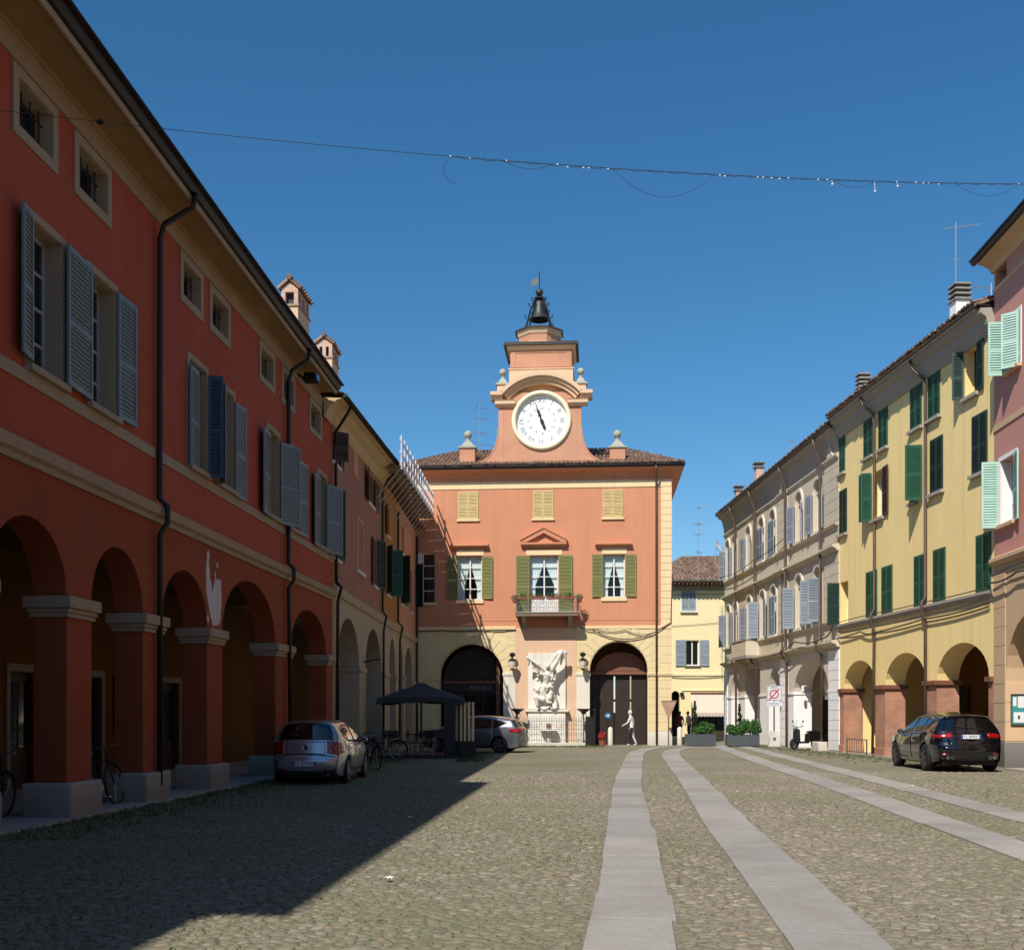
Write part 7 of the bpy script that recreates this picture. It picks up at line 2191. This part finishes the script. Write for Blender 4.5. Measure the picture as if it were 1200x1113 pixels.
# notice board on the pink pier
nbd = thing('notice_board', 'teal framed notice board with pinned sheets on the buff pier at the right edge', 'notice board', wpt(ph, .93, .62, 1.75), ph.rotation_euler.z + rad(90))
M['teal'] = flat('teal_board', (58, 148, 150), 0.6, var=.06)
MB().prism(rect(-.5, .5, -.45, .45), -.05, 0, [rect(-.47, .47, -.42, .42)]).build('frame', 'iron_grey', nbd)
MB().box(-.47, .47, -.02, 0, -.42, .42).build('back', 'teal', nbd)
for a, b, c, d in ((-.3, -.02, .05, .38), (.04, .4, .1, .36), (-.42, -.12, -.38, -.08), (-.06, .2, -.3, -.02), (.24, .44, -.36, .02), (-.44, -.34, .1, .36)):
    sh_ = MB().box(a, b, -.024, -.021, c, d).build('sheet', 'paper', nbd)
MB().box(-.3, -.24, -.0265, -.0245, -.28, -.18).box(.28, .4, -.0265, -.0245, -.2, -.05).build('print', 'ink', nbd)
# bicycle rack between brick piers
brk = thing('bike_rack', 'low steel bicycle rack in the first brick arch', 'bike rack', wpt(yh, 2.1, -.1, 0), yh.rotation_euler.z)
q = MB()
for z in (.12, .62): q.tube([(-1.05, 0, z), (1.05, 0, z)], .022, 6)
for k in range(9):
    x = -1.0 + 2.0 * k / 8; q.tube([(x, 0, .12), (x + .05, -.02, .62)], .012, 5)
for x in (-1.05, 1.05): q.tube([(x, 0, 0), (x, 0, .64)], .026, 6)
q.build('frame', 'iron_grey', brk)

# ------------------------------------------------------------------ bicycles
def bicycle(name_label, loc, rot, lean=0, frame='iron', basket=False):
    t = thing('bicycle', name_label, 'bicycle', loc, rot)
    t.rotation_euler = (0, rad(lean), rot)
    r = .33
    for y in (-.52, .52):
        w = MB().tube([(0, y + r * math.cos(2 * math.pi * k / 28), r + r * math.sin(2 * math.pi * k / 28)) for k in range(28)], .02, 6, close=True).build('wheel', 'rubber', t, smooth=True)
        rm = MB().tube([(0, y + (r - .025) * math.cos(2 * math.pi * k / 28), r + (r - .025) * math.sin(2 * math.pi * k / 28)) for k in range(28)], .011, 5, close=True)
        for k in range(14):
            a = 2 * math.pi * k / 14; rm.tube([(.02 * (-1)**k, y, r), (0, y + (r - .02) * math.cos(a), r + (r - .02) * math.sin(a))], .003, 3)
        rm.build('rim', 'steel', w)
        MB().tube([(0, y + (r + .04) * math.cos(a), r + (r + .04) * math.sin(a)) for a in [rad(q) for q in range(20 if y < 0 else 30, 190, 16)]], .018, 5).build('mudguard', frame, t)
    f = MB()
    bb = (0, -.06, .29); st = (0, -.2, .78); hd = (0, .36, .82); hl_ = (0, .4, .66)
    f.tube([bb, st], .016).tube([bb, hl_], .018).tube([(0, -.19, .72), (0, .36, .78)], .016).tube([(0, -.52, r), bb], .011).tube([(0, -.52, r), (0, -.19, .72)], .011).tube([hd, hl_], .02).tube([hl_, (0, .47, .5), (0, .52, r)], .013)
    f.tube([st, (0, -.22, .88)], .012).tube([hd, (0, .35, .95)], .012)
    f.build('frame', frame, t)
    MB().tube([(-.28, .2, 1.0), (-.24, .33, 1.02), (0, .36, .97), (.24, .33, 1.02), (.28, .2, 1.0)], .011, 6).build('handlebar', 'steel', t)
    MB().ball((0, -.24, .9), .1, 10, (.8, 1.3, .4)).build('saddle', 'black', t, smooth=True)
    cr = MB().lathe([(.09, -.004), (.09, .004)], 16, (.04, -.06, .29), axis='x'); cr.tube([(.05, -.06, .29), (.07, .02, .15)], .009, 5).tube([(-.05, -.06, .29), (-.07, -.14, .43)], .009, 5).box(.06, .14, -.02, .06, .13, .15).box(-.14, -.06, -.18, -.1, .42, .44)
    cr.build('crank', 'steel', t)
    MB().tube([(0, -.2, .7), (0, -.62, .72), (-.0, -.62, .72)], .012).build('rack', 'iron', t)
    if basket:
        q = MB()
        for z, s_ in ((.72, .8), (.82, .9), (.94, 1.0)):
            q.tube([(-.15 * s_, .48, z), (.15 * s_, .48, z), (.15 * s_, .48 + .26 * s_, z), (-.15 * s_, .48 + .26 * s_, z)], .008, 5, close=True)
        for x in (-.15, 0, .15):
            q.tube([(x * .8, .48, .72), (x, .48, .94)], .006, 4).tube([(x * .8, .69, .72), (x, .74, .94)], .006, 4)
        q.build('basket', 'iron', t)
bicycle('old bicycle parked in front of the cafe terrace', (-4.55, 39.3, 0), rad(80), 6, basket=True)
bicycle('bicycle leaning by the plinth in the second arch of the red palace', (wall_left(18.8) - .3, 18.85, .05), rad(-6), -9)
bicycle('bicycle half hidden behind the nearest red pier', (wall_left(16.2) - .9, 16.2, .05), rad(-4), 5)
bicycle('dark bicycle standing behind the silver hatchback', (-4.15, 32.2, 0), rad(30), 5, basket=True)

# ------------------------------------------------------------------ cafe terrace
CX, CY = -3.45, 42.2
um = thing('parasol', 'large square black parasol over the cafe terrace', 'parasol', (CX, CY, 0), rad(4))
cp = MB(); n = 8; top_ = (0, 0, 2.76)
vs = [top_]; fs = []
m_ = 6
hwid = 1.62
per = []
for k in range(4):
    a = [( -1, -1), (1, -1), (1, 1), (-1, 1)][k]; b = [(1, -1), (1, 1), (-1, 1), (-1, -1)][k]
    for j in range(n):
        t = j / n; per.append((a[0] + (b[0] - a[0]) * t, a[1] + (b[1] - a[1]) * t, 4 * t * (1 - t)))
for ring in range(1, m_ + 1):
    s_ = ring / m_
    for (x, y, e) in per:
        vs.append((x * hwid * s_ * (1 - .06 * e * s_), y * hwid * s_ * (1 - .06 * e * s_), 2.76 - .6 * s_**1.1 + .09 * e * s_))
N_ = len(per)
for j in range(N_): fs.append((0, 1 + j, 1 + (j + 1) % N_))
for ring in range(m_ - 1):
    for j in range(N_): fs.append((1 + ring * N_ + j, 1 + (ring + 1) * N_ + j, 1 + (ring + 1) * N_ + (j + 1) % N_, 1 + ring * N_ + (j + 1) % N_))
base = len(vs); last = 1 + (m_ - 1) * N_
for j in range(N_):
    x, y, z = vs[last + j]; vs.append((x, y, z - .2 + .03 * math.sin(j * 1.57)))
for j in range(N_): fs.append((last + j, base + j, base + (j + 1) % N_, last + (j + 1) % N_))
cp.add(vs, fs); cpo = cp.build('canopy', 'blackcloth', um); sd = cpo.modifiers.new('solid', 'SOLIDIFY'); sd.thickness = .012
MB().taper(-.35, .35, -.35, .35, 2.66, 2.8, .3).build('vent_cap', 'blackcloth', um)
MB().tube([(0, 0, .1), (0, 0, 2.8)], .035, 8).build('pole', 'black', um)
q = MB()
for k in range(4):
    a = [(-1, -1), (1, -1), (1, 1), (-1, 1)][k]; q.tube([(0, 0, 2.74), (a[0] * 1.58, a[1] * 1.58, 2.16)], .014, 5); q.tube([(0, 0, 2.2), (a[0] * .8, a[1] * .8, 2.45)], .012, 5)
q.build('rib', 'black', um)
MB().box(-.4, .4, -.4, .4, 0, .12).build('base', 'concrete', um)
dk = thing('terrace_deck', 'low dark platform carrying the cafe tables', 'platform', (CX, CY, 0), rad(4))
for k in range(18): MB().box(-1.8, 1.8, -1.8 + k * .2, -1.61 + k * .2, .0, .1).build('plank', 'dark_wood', dk)
def screen(loc, rot, w, lab, h=2.05):
    t = thing('glass_screen', lab, 'screen', loc, rot, 'glass wind screens of the terrace')
    for x in (0, w): MB().box(x - .035, x + .035, -.035, .035, 0, h).build('post', 'black', t)
    MB().box(.035, w - .035, -.02, .02, .0, .55).build('lower_panel', 'dark_wood', t)
    MB().box(.035, w - .035, -.02, .02, .55, .6).box(.035, w - .035, -.02, .02, h - .05, h).build('rail', 'black', t)
    MB().box(.035, w - .035, -.005, .005, .6, h - .05).build('pane', 'glass_screen', t)
    return t
M['glass_screen'] = glass_clear('screen_glass', (.8, .86, .86), 2.0)
for k, lab in enumerate(('nearest glass wind screen on the open side of the terrace', 'second glass wind screen on the open side of the terrace', 'third glass wind screen on the open side of the terrace', 'farthest glass wind screen on the open side of the terrace')):
    screen((-1.95 + .1 * k * .25, 40.9 + 1.12 * k, 0), rad(89), 1.06, lab)
pln = thing('planter', 'dark panelled planter box on the near corner of the terrace', 'planter', (-2.3, 40.75, 0), rad(4))
MB().taper(-.2, .2, -.2, .2, 0, 2.05, 1.0).build('panel', 'black', pln)
wsc = thing('slatted_screen', 'narrow screen of cream vertical slats closing the near right corner of the terrace', 'screen', (-2.08, 41.0, 0), rad(3))
for k in range(5): MB().box(.0 + k * .15, .085 + k * .15, -.015, .015, .62, 2.06).build('slat', 'cream_m', wsc)
MB().box(-.04, .75, .016, .05, 2.0, 2.06).box(-.04, .75, .016, .05, 1.3, 1.36).box(-.04, .75, .016, .05, .6, .66).build('rail', 'black', wsc)
MB().box(-.04, .75, -.02, .02, .0, .6).build('lower_panel', 'dark_wood', wsc)
M['chair_metal'] = flat('pale_chair_metal', (170, 172, 172), 0.4, metal=.6)
def chair():
    t = thing('chair', 'x', 'chair', (0, 0, 0), 0, 'black and metal cafe chairs')
    MB().box(-.22, .22, -.22, .22, .43, .47).build('seat', 'black', t, bevel=.01)
    b = MB().box(-.22, .22, -.25, -.225, .62, .9); b.build('backrest', 'black', t, bevel=.01)
    for x in (-.2, .2):
        MB().tube([(x, .2, .43), (x * 1.1, .24, 0)], .014, 6).build('leg', 'chair_metal', t)
        MB().tube([(x, -.24, .92), (x, -.22, .45), (x * 1.1, -.28, 0)], .014, 6).build('leg', 'chair_metal', t)
        MB().tube([(x * 1.05, .2, .43), (x * 1.1, .18, .64), (x * 1.1, -.23, .66)], .013, 6).build('armrest', 'chair_metal', t)
    return t
def table(loc, lab):
    t = thing('cafe_table', lab, 'table', loc, rad(10), 'small cafe tables')
    MB().box(-.38, .38, -.38, .38, .72, .75).build('tabletop', 'dark_wood', t, bevel=.008)
    MB().tube([(0, 0, .02), (0, 0, .72)], .028, 8).build('pole', 'chair_metal', t)
    MB().box(-.26, .26, -.03, .03, 0, .03).box(-.03, .03, -.26, .26, .0305, .05).build('foot', 'chair_metal', t)
table((-4.5, 41.6, .1), 'cafe table on the left of the terrace'); table((-3.15, 41.7, .1), 'cafe table nearest the glass screens'); table((-3.8, 43.3, .1), 'cafe table at the back of the terrace')
ch0 = chair()
spots_ = [(-4.95, 41.5, 75, 'cafe chair at the far left, its back to the arcade'), (-4.4, 41.05, 190, 'cafe chair in front of the left table'), (-4.5, 42.2, 5, 'cafe chair behind the left table'), (-3.65, 41.6, 80, 'cafe chair between the two front tables'), (-3.1, 41.1, 175, 'cafe chair in front of the table by the screens'), (-2.65, 41.8, -80, 'cafe chair backed against the glass screens'), (-3.2, 42.3, 10, 'cafe chair behind the table by the screens'), (-4.3, 43.4, 85, 'cafe chair left of the back table'), (-3.3, 43.2, -85, 'cafe chair right of the back table')]
for i, (x, y, a, lab) in enumerate(spots_):
    # the chair faces local +y; legs stand on the deck
    c = ch0 if i == 0 else copy_tree(ch0)
    c.location = (x, y, .1); c.rotation_euler = (0, 0, rad(180 - a if False else a)); c['label'] = lab

# ------------------------------------------------------------------ scooter in the white arch
sct = thing('scooter', 'dark motor scooter parked nose out in the wide white arch', 'scooter', wpt(gp, 17.6, -.4, .06), gp.rotation_euler.z + rad(205))
for y in (-.6, .62):
    w = MB(); 
    w.tube([(0, y + .2 * math.cos(2 * math.pi * k / 20), .24 + .2 * math.sin(2 * math.pi * k / 20)) for k in range(20)], .055, 8, close=True); w = w.build('wheel', 'rubber', sct, smooth=True)
    MB().lathe([(.13, -.04), (.13, .04)], 16, (0, y, .24), axis='x').build('rim', 'alloy', w)
MB().add([(-.2, .42, .3), (.2, .42, .3), (.24, .5, .9), (-.24, .5, .9), (-.12, .62, .32), (.12, .62, .32), (.1, .58, .95), (-.1, .58, .95)], [(0, 1, 2, 3), (5, 4, 7, 6), (0, 4, 5, 1), (1, 5, 6, 2), (2, 6, 7, 3), (3, 7, 4, 0)]).build('front_fairing', 'black', sct, bevel=.03)
MB().box(-.17, .17, -.1, .42, .26, .34).build('footboard', 'black', sct, bevel=.02)
MB().add([(-.18, -.1, .3), (.18, -.1, .3), (.16, -.8, .45), (-.16, -.8, .45), (-.16, -.12, .7), (.16, -.12, .7), (.14, -.85, .74), (-.14, -.85, .74)], [(0, 1, 2, 3), (4, 7, 6, 5), (0, 4, 5, 1), (1, 5, 6, 2), (2, 6, 7, 3), (3, 7, 4, 0)]).build('rear_body', 'black', sct, bevel=.03)
MB().ball((0, -.45, .76), .2, 12, (.75, 1.9, .35)).build('seat', 'black', sct, smooth=True)
MB().tube([(-.33, .4, 1.02), (0, .48, .98), (.33, .4, 1.02)], .018).tube([(0, .48, .98), (0, .6, .4)], .025).build('handlebar', 'iron', sct)
for sx in (-1, 1): MB().tube([(sx * .22, .44, 1.02), (sx * .32, .42, 1.2)], .007).ball((sx * .34, .42, 1.24), .06, 8, (1, .3, .8)).build('mirror', 'iron', sct)
MB().ball((0, .6, .9), .09, 10, (1, .5, .8)).build('headlamp', 'chrome', sct, smooth=True)
MB().add([(-.16, .6, 1.0), (.16, .6, 1.0), (.12, .5, 1.3), (-.12, .5, 1.3)], [(0, 1, 2, 3)]).build('windscreen', 'glass_screen', sct)
MB().tube([(0, .6, .5), (0, .64, .24)], .05).build('fork', 'iron', sct)
blk = thing('stone_block', 'low white stone block beside the scooter', 'block', wpt(gp, 18.9, -.15, .0), gp.rotation_euler.z)
MB().box(-.45, .45, -.2, .2, 0, .42).build('block', 'white_stone', blk, bevel=.02)

# ------------------------------------------------------------------ overhead light string
def span(a, b, sag, n=60):
    return [(a[0] + (b[0] - a[0]) * t, a[1] + (b[1] - a[1]) * t, a[2] + (b[2] - a[2]) * t - 4 * sag * t * (1 - t)) for t in [k / n for k in range(n + 1)]]
la, lb = Vector((-6.97, 14.9, 9.72)), Vector((13.8, 22.0, 12.15))
ls = thing('light_string', 'steel wire with loose strings of tiny bulbs slung across the square', 'light string', tuple(la), 0)
P_ = [Vector(p) - la for p in span(la, lb, .36)]
MB().tube(P_, .005, 5).build('wire', 'wire', ls)
def on_wire(t):
    f = t * (len(P_) - 1); i = min(len(P_) - 2, int(f)); return P_[i].lerp(P_[i + 1], f - i)
def xt(px):
    """share of the span that lies px pixels across the picture (used once to place the loops along the wire)"""
    best = 0
    for k in range(601):
        p = on_wire(k / 600) + la
        if 600 + 1300 * p.x / p.y < px: best = k / 600
    return best
T0, T1 = xt(528), xt(1230)
st_ = [on_wire(T0 + (T1 - T0) * k / 120) + Vector((0, 0, -.012 + .012 * math.sin(k * 1.7))) for k in range(121)]
MB().tube(st_, .0045, 4).build('bulb_cord', 'wire', ls)
for a, b, s_ in ((xt(718), xt(838), .42), (xt(975), xt(1025), .12), (xt(590), xt(648), .1), (xt(1120), xt(1195), .22)):
    q = []
    for k in range(25):
        t = k / 24; p = on_wire(a + (b - a) * t); q.append(p + Vector((0, 0, -4 * s_ * t * (1 - t))))
    MB().tube(q, .0035, 4).build('hanging_loop', 'wire', ls)
p = on_wire(T0)
MB().tube([p, p + Vector((-.09, 0, -.12)), p + Vector((-.1, 0, -.25)), p + Vector((-.03, 0, -.36)), p + Vector((.08, 0, -.42))], .004, 4).build('hanging_end', 'wire', ls)
M['bulb'] = flat('clear_white_bulb', (236, 238, 240), 0.15)
bl = MB().ball((0, 0, 0), .013, 6, (1.5, 1, 1)).mesh('bulb', True); bl.materials.append(M['bulb'])
for px in (530, 552, 594, 655, 668, 685, 693, 715, 845, 852, 890, 895, 905, 914, 925, 958, 970, 1052, 1074, 1083, 1090, 1102, 1195):
    link('bulb', bl, None, ls, loc=on_wire(xt(px)) + Vector((RND.uniform(-.02, .02), 0, RND.uniform(-.03, 0))))
for px, dz in ((1026, .16), (1052, .06), (975, .06)):
    w_ = on_wire(xt(px)); MB().tube([w_, w_ + Vector((.01, 0, -dz))], .004, 4).ball(tuple(w_ + Vector((.01, 0, -dz - .02))), .02, 6).build('bulb', 'bulb', ls)
ins = on_wire(xt(121)); MB().ball(tuple(ins), .035, 10, (1.6, 1, 1)).build('insulator', 'iron', ls)
MB().tube([Vector((0, 0, 0)), Vector((-.12, 0, .02))], .012, 5).build('anchor', 'iron', ls)

# ------------------------------------------------------------------ aerials and dish
def antenna(loc, h, arms, lab, rot=0):
    t = thing('tv_aerial', lab, 'aerial', loc, rot)
    MB().tube([(0, 0, 0), (0, 0, h)], .022, 6).build('mast', 'galv', t)
    for z, ln, n_, el_ in arms:
        q = MB().tube([(-ln * .35, 0, z), (ln * .65, 0, z)], .012, 5)
        for k in range(n_):
            x = -ln * .3 + ln * .92 * k / (n_ - 1); q.tube([(x, -el_, z), (x, el_, z)], .006, 4)
        q.build('aerial_boom', 'galv', t)
antenna(wpt(cb_, 3.0, 3.6, 15.3), 3.6, [(3.4, .7, 6, .22), (2.8, .9, 7, .28), (2.0, .7, 5, .3), (1.4, 1.8, 9, .25)], 'tall tv aerial on the roof left of the clock gable', rad(40))
antenna(wpt(yh, 4.7, 2.7, 17.4), 2.6, [(2.4, 1.3, 9, .12), (1.2, .3, 3, .2)], 'tv aerial rising from the tall stepped chimney of the yellow house', rad(-20))
antenna(wpt(yh, 5.6, 3.6, 14.8), 2.6, [(2.4, 2.4, 10, .2)], 'low tv aerial behind the stepped chimney of the yellow house', rad(15))
antenna(wpt(gp, 2.2, 3.4, 14.5), 3.2, [(3.1, .4, 4, .2), (2.4, .5, 4, .2), (1.8, .5, 4, .2)], 'thin tv aerial on the far end of the greige palace', rad(30))
antenna((12.5, 74.5, 10.5), 5.2, [(5.0, .6, 5, .2), (3.9, .8, 6, .3), (3.2, .5, 4, .3), (2.0, 1.0, 6, .25)], 'tall tv aerial behind the lemon house', rad(60))
ds = thing('satellite_dish', 'white satellite dish on the roof of the lemon house', 'dish', (12.95, 70.6, 11.2), rad(60))
MB().tube([(0, 0, 0), (0, 0, 1.0)], .03, 6).build('mast', 'galv', ds)
dm = MB().lathe([(.0, 0), (.2, .03), (.34, .09), (.42, .15), (.41, .16), (.33, .11), (.2, .05), (.0, .02)], 22)
dm = dm.build('dish', 'alu', ds, smooth=True); dm.location = (0, -.08, 1.05); dm.rotation_euler = (rad(68), 0, 0)
MB().tube([(0, -.1, .8), (0, -.55, .95)], .012, 5).box(-.04, .04, -.62, -.52, .92, 1.0).build('feed_arm', 'galv', ds)

# ------------------------------------------------------------------ people
M['skin'] = flat('skin', (196, 146, 120), 0.6)
M['hair'] = flat('dark_hair', (46, 34, 28), 0.7)
M['sunlit_leg'] = flat('sunlit_trouser_cloth', (196, 194, 196), 0.9, var=.1, scale=9)  # sunlight on one trouser leg, put into the cloth colour
M['white_cloth'] = flat('white_cloth', (214, 211, 208), 0.9, var=.06, scale=9)
M['dark_cloth'] = flat('dark_trousers_cloth', (46, 44, 48), 0.9, var=.1, scale=9)
M['red_cloth'] = flat('maroon_cloth', (120, 34, 40), 0.9, var=.1, scale=9)
M['denim'] = flat('blue_denim', (70, 90, 130), 0.9, var=.12, scale=9)
M['peach_cloth'] = flat('peach_cloth', (222, 176, 150), 0.9, var=.06, scale=9)
def person(lab, loc, rot, J, R_, mats, regions, hair='hair', cap=None):
    """J: joint -> (x, y, z) ; one skinned surface, clothes by region of the same surface"""
    t = thing('person', lab, 'person', loc, rot)
    names = list(J)
    E_ = [('pelvis', 'waist'), ('waist', 'chest'), ('chest', 'neck'), ('neck', 'head')]
    for s_ in ('l', 'r'):
        E_ += [('pelvis', 'hip' + s_), ('hip' + s_, 'knee' + s_), ('knee' + s_, 'ankle' + s_), ('ankle' + s_, 'toe' + s_), ('chest', 'shoulder' + s_), ('shoulder' + s_, 'elbow' + s_), ('elbow' + s_, 'wrist' + s_), ('wrist' + s_, 'palm' + s_)]
    me = bpy.data.meshes.new('body')
    me.from_pydata([J[n] for n in names], [(names.index(a), names.index(b)) for a, b in E_], [])
    o = bpy.data.objects.new('body', me); COL.objects.link(o)
    md = o.modifiers.new('skin', 'SKIN'); md.use_smooth_shade = True
    for i, n in enumerate(names):
        r = R_.get(n, R_.get(n[:-1], .05)); me.skin_vertices[0].data[i].radius = (r if not isinstance(r, tuple) else r[0], r if not isinstance(r, tuple) else r[1])
        me.skin_vertices[0].data[i].use_root = (n == 'pelvis')
    ss = o.modifiers.new('sub', 'SUBSURF'); ss.levels = 2; ss.render_levels = 2
    dg = bpy.context.evaluated_depsgraph_get()
    m2 = bpy.data.meshes.new_from_object(o.evaluated_get(dg)); m2.name = 'body'
    bpy.data.objects.remove(o)
    m2.materials.clear()
    for k in mats: m2.materials.append(M[k])
    for p_ in m2.polygons:
        p_.use_smooth = True; p_.material_index = regions(p_.center)
    b = link('body', m2, None, t)
    # fingers: five short tapering chains from each palm
    for s_ in ('l', 'r'):
        w = Vector(J['wrist' + s_]); p_ = Vector(J['palm' + s_]); d = (p_ - w).normalized(); sd_ = d.orthogonal().normalized(); nn = d.cross(sd_)
        f = MB()
        for k, (off, ln) in enumerate(((-.03, .065), (-.01, .078), (.01, .072), (.03, .058))):
            a = p_ + sd_ * off; f.tube([a - d * .02, a + d * ln * .55, a + d * ln * .9 + nn * .02], .009, 6, r2=.006)
        a = p_ - d * .04 - sd_ * .03; f.tube([a, a - sd_ * .035 + d * .02, a - sd_ * .04 + d * .055], .011, 6, r2=.008)
        f.build('fingers', 'skin', t)
    h = Vector(J['head']); fw = Vector((0, 1, 0))
    hd_ = MB().ball(tuple(h), .105, 16, (.82, .95, 1.15)).ball((h.x, h.y + .1, h.z - .01), .02, 8, (.7, 1, 1.2)).ball((h.x - .085, h.y, h.z - .01), .025, 8, (.4, .8, 1.2)).ball((h.x + .085, h.y, h.z - .01), .025, 8, (.4, .8, 1.2)).build('head', 'skin', t, smooth=True)
    MB().ball((h.x - .035, h.y + .09, h.z + .01), .012, 8).ball((h.x + .035, h.y + .09, h.z + .01), .012, 8).build('eyes', 'ink', hd_)
    MB().ball((h.x, h.y + .092, h.z - .055), .016, 8, (1.6, .5, .4)).build('mouth', 'petal_red', hd_)
    MB().ball((h.x, h.y - .022, h.z + .028), .112, 14, (.86, .95, 1.12)).build('hair' if cap is None else 'hood', hair if cap is None else cap, t, smooth=True)
    return t
J1 = dict(pelvis=(0, 0, .95), waist=(0, .02, 1.1), chest=(0, .06, 1.36), neck=(0, .1, 1.53), head=(0, .13, 1.68),
          hipl=(-.1, 0, .9), kneel=(-.11, .16, .5), anklel=(-.1, .08, .1), toel=(-.1, .24, .04), hipr=(.1, 0, .9), kneer=(.1, -.02, .48), ankler=(.1, -.2, .1), toer=(.1, -.05, .03),
          shoulderl=(-.19, .07, 1.42), elbowl=(-.25, .16, 1.18), wristl=(-.23, .38, 1.06), palml=(-.22, .46, 1.03), shoulderr=(.19, .05, 1.42), elbowr=(.26, -.02, 1.15), wristr=(.24, .14, .95), palmr=(.23, .2, .89))
R1 = dict(pelvis=(.15, .12), waist=(.14, .11), chest=(.17, .12), neck=.055, head=.07, hip=.09, knee=.062, ankle=.042, toe=.035, shoulder=.065, elbow=.047, wrist=.033, palm=.036)
def reg1(c):
    if abs(c.x) > .2 and c.z < 1.06 and c.y > .1 and c.z > .8: return 0
    if c.z > 1.52: return 2
    if c.z > .93: return 1
    if c.z < .09: return 4
    return 3 if c.x < 0 else 5  # right leg takes the colour with the sun painted in
person('person in white hooded jacket striding left past the dark gateway', (6.15, 56.75, 0), rad(68), J1, R1, ['skin', 'white_cloth', 'white_cloth', 'dark_cloth', 'white_cloth', 'sunlit_leg'], reg1, cap='white_cloth')
J2 = dict(J1); J2.update(kneel=(-.1, .05, .5), anklel=(-.1, 0, .1), toel=(-.11, .16, .04), kneer=(.1, .02, .5), ankler=(.1, -.05, .1), toer=(.11, .1, .04), elbowl=(-.25, .04, 1.15), wristl=(-.22, .16, .95), palml=(-.2, .22, .9), elbowr=(.25, .02, 1.15), wristr=(.22, .14, .95), palmr=(.2, .2, .9))
def reg2(c):
    if c.z > 1.55: return 0
    if abs(c.x) > .2 and c.z < 1.0: return 0
    if c.z > .97: return 1
    if c.z < .09: return 3
    return 2
person('person in maroon top and jeans seen from behind at the lane corner', (11.22, 74.2, 0), rad(-6), J2, R1, ['skin', 'red_cloth', 'denim', 'dark_cloth'], reg2)
person('person in peach shirt standing by the shop door behind the planter', (11.95, 74.8, 0), rad(120), J2, R1, ['skin', 'peach_cloth', 'dark_cloth', 'dark_cloth'], reg2)

# a few pale scraps lying on the cobbles
for k, (x, y, lab) in enumerate(((-1.18, 10.6, 'crumpled white paper scrap at the edge of the shade'), (8.75, 24.3, 'flat pale scrap of card between the tracks and the black car'), (-1.55, 16.9, 'small white paper scrap on the sunlit cobbles left of the track'))):
    t = thing('paper_scrap', lab, 'litter', (x, y, .03), RND.uniform(0, 3))
    n = 5; vs = []
    for i in range(n):
        for j in range(4): vs.append((-.055 + .028 * i, -.03 + .02 * j, .012 * math.sin(i * 2.1 + j) + .012))
    so = MB().add(vs, [(i * 4 + j, i * 4 + j + 1, (i + 1) * 4 + j + 1, (i + 1) * 4 + j) for i in range(n - 1) for j in range(3)]).build('sheet', 'paper', t)
    so.modifiers.new('s', 'SOLIDIFY').thickness = .003
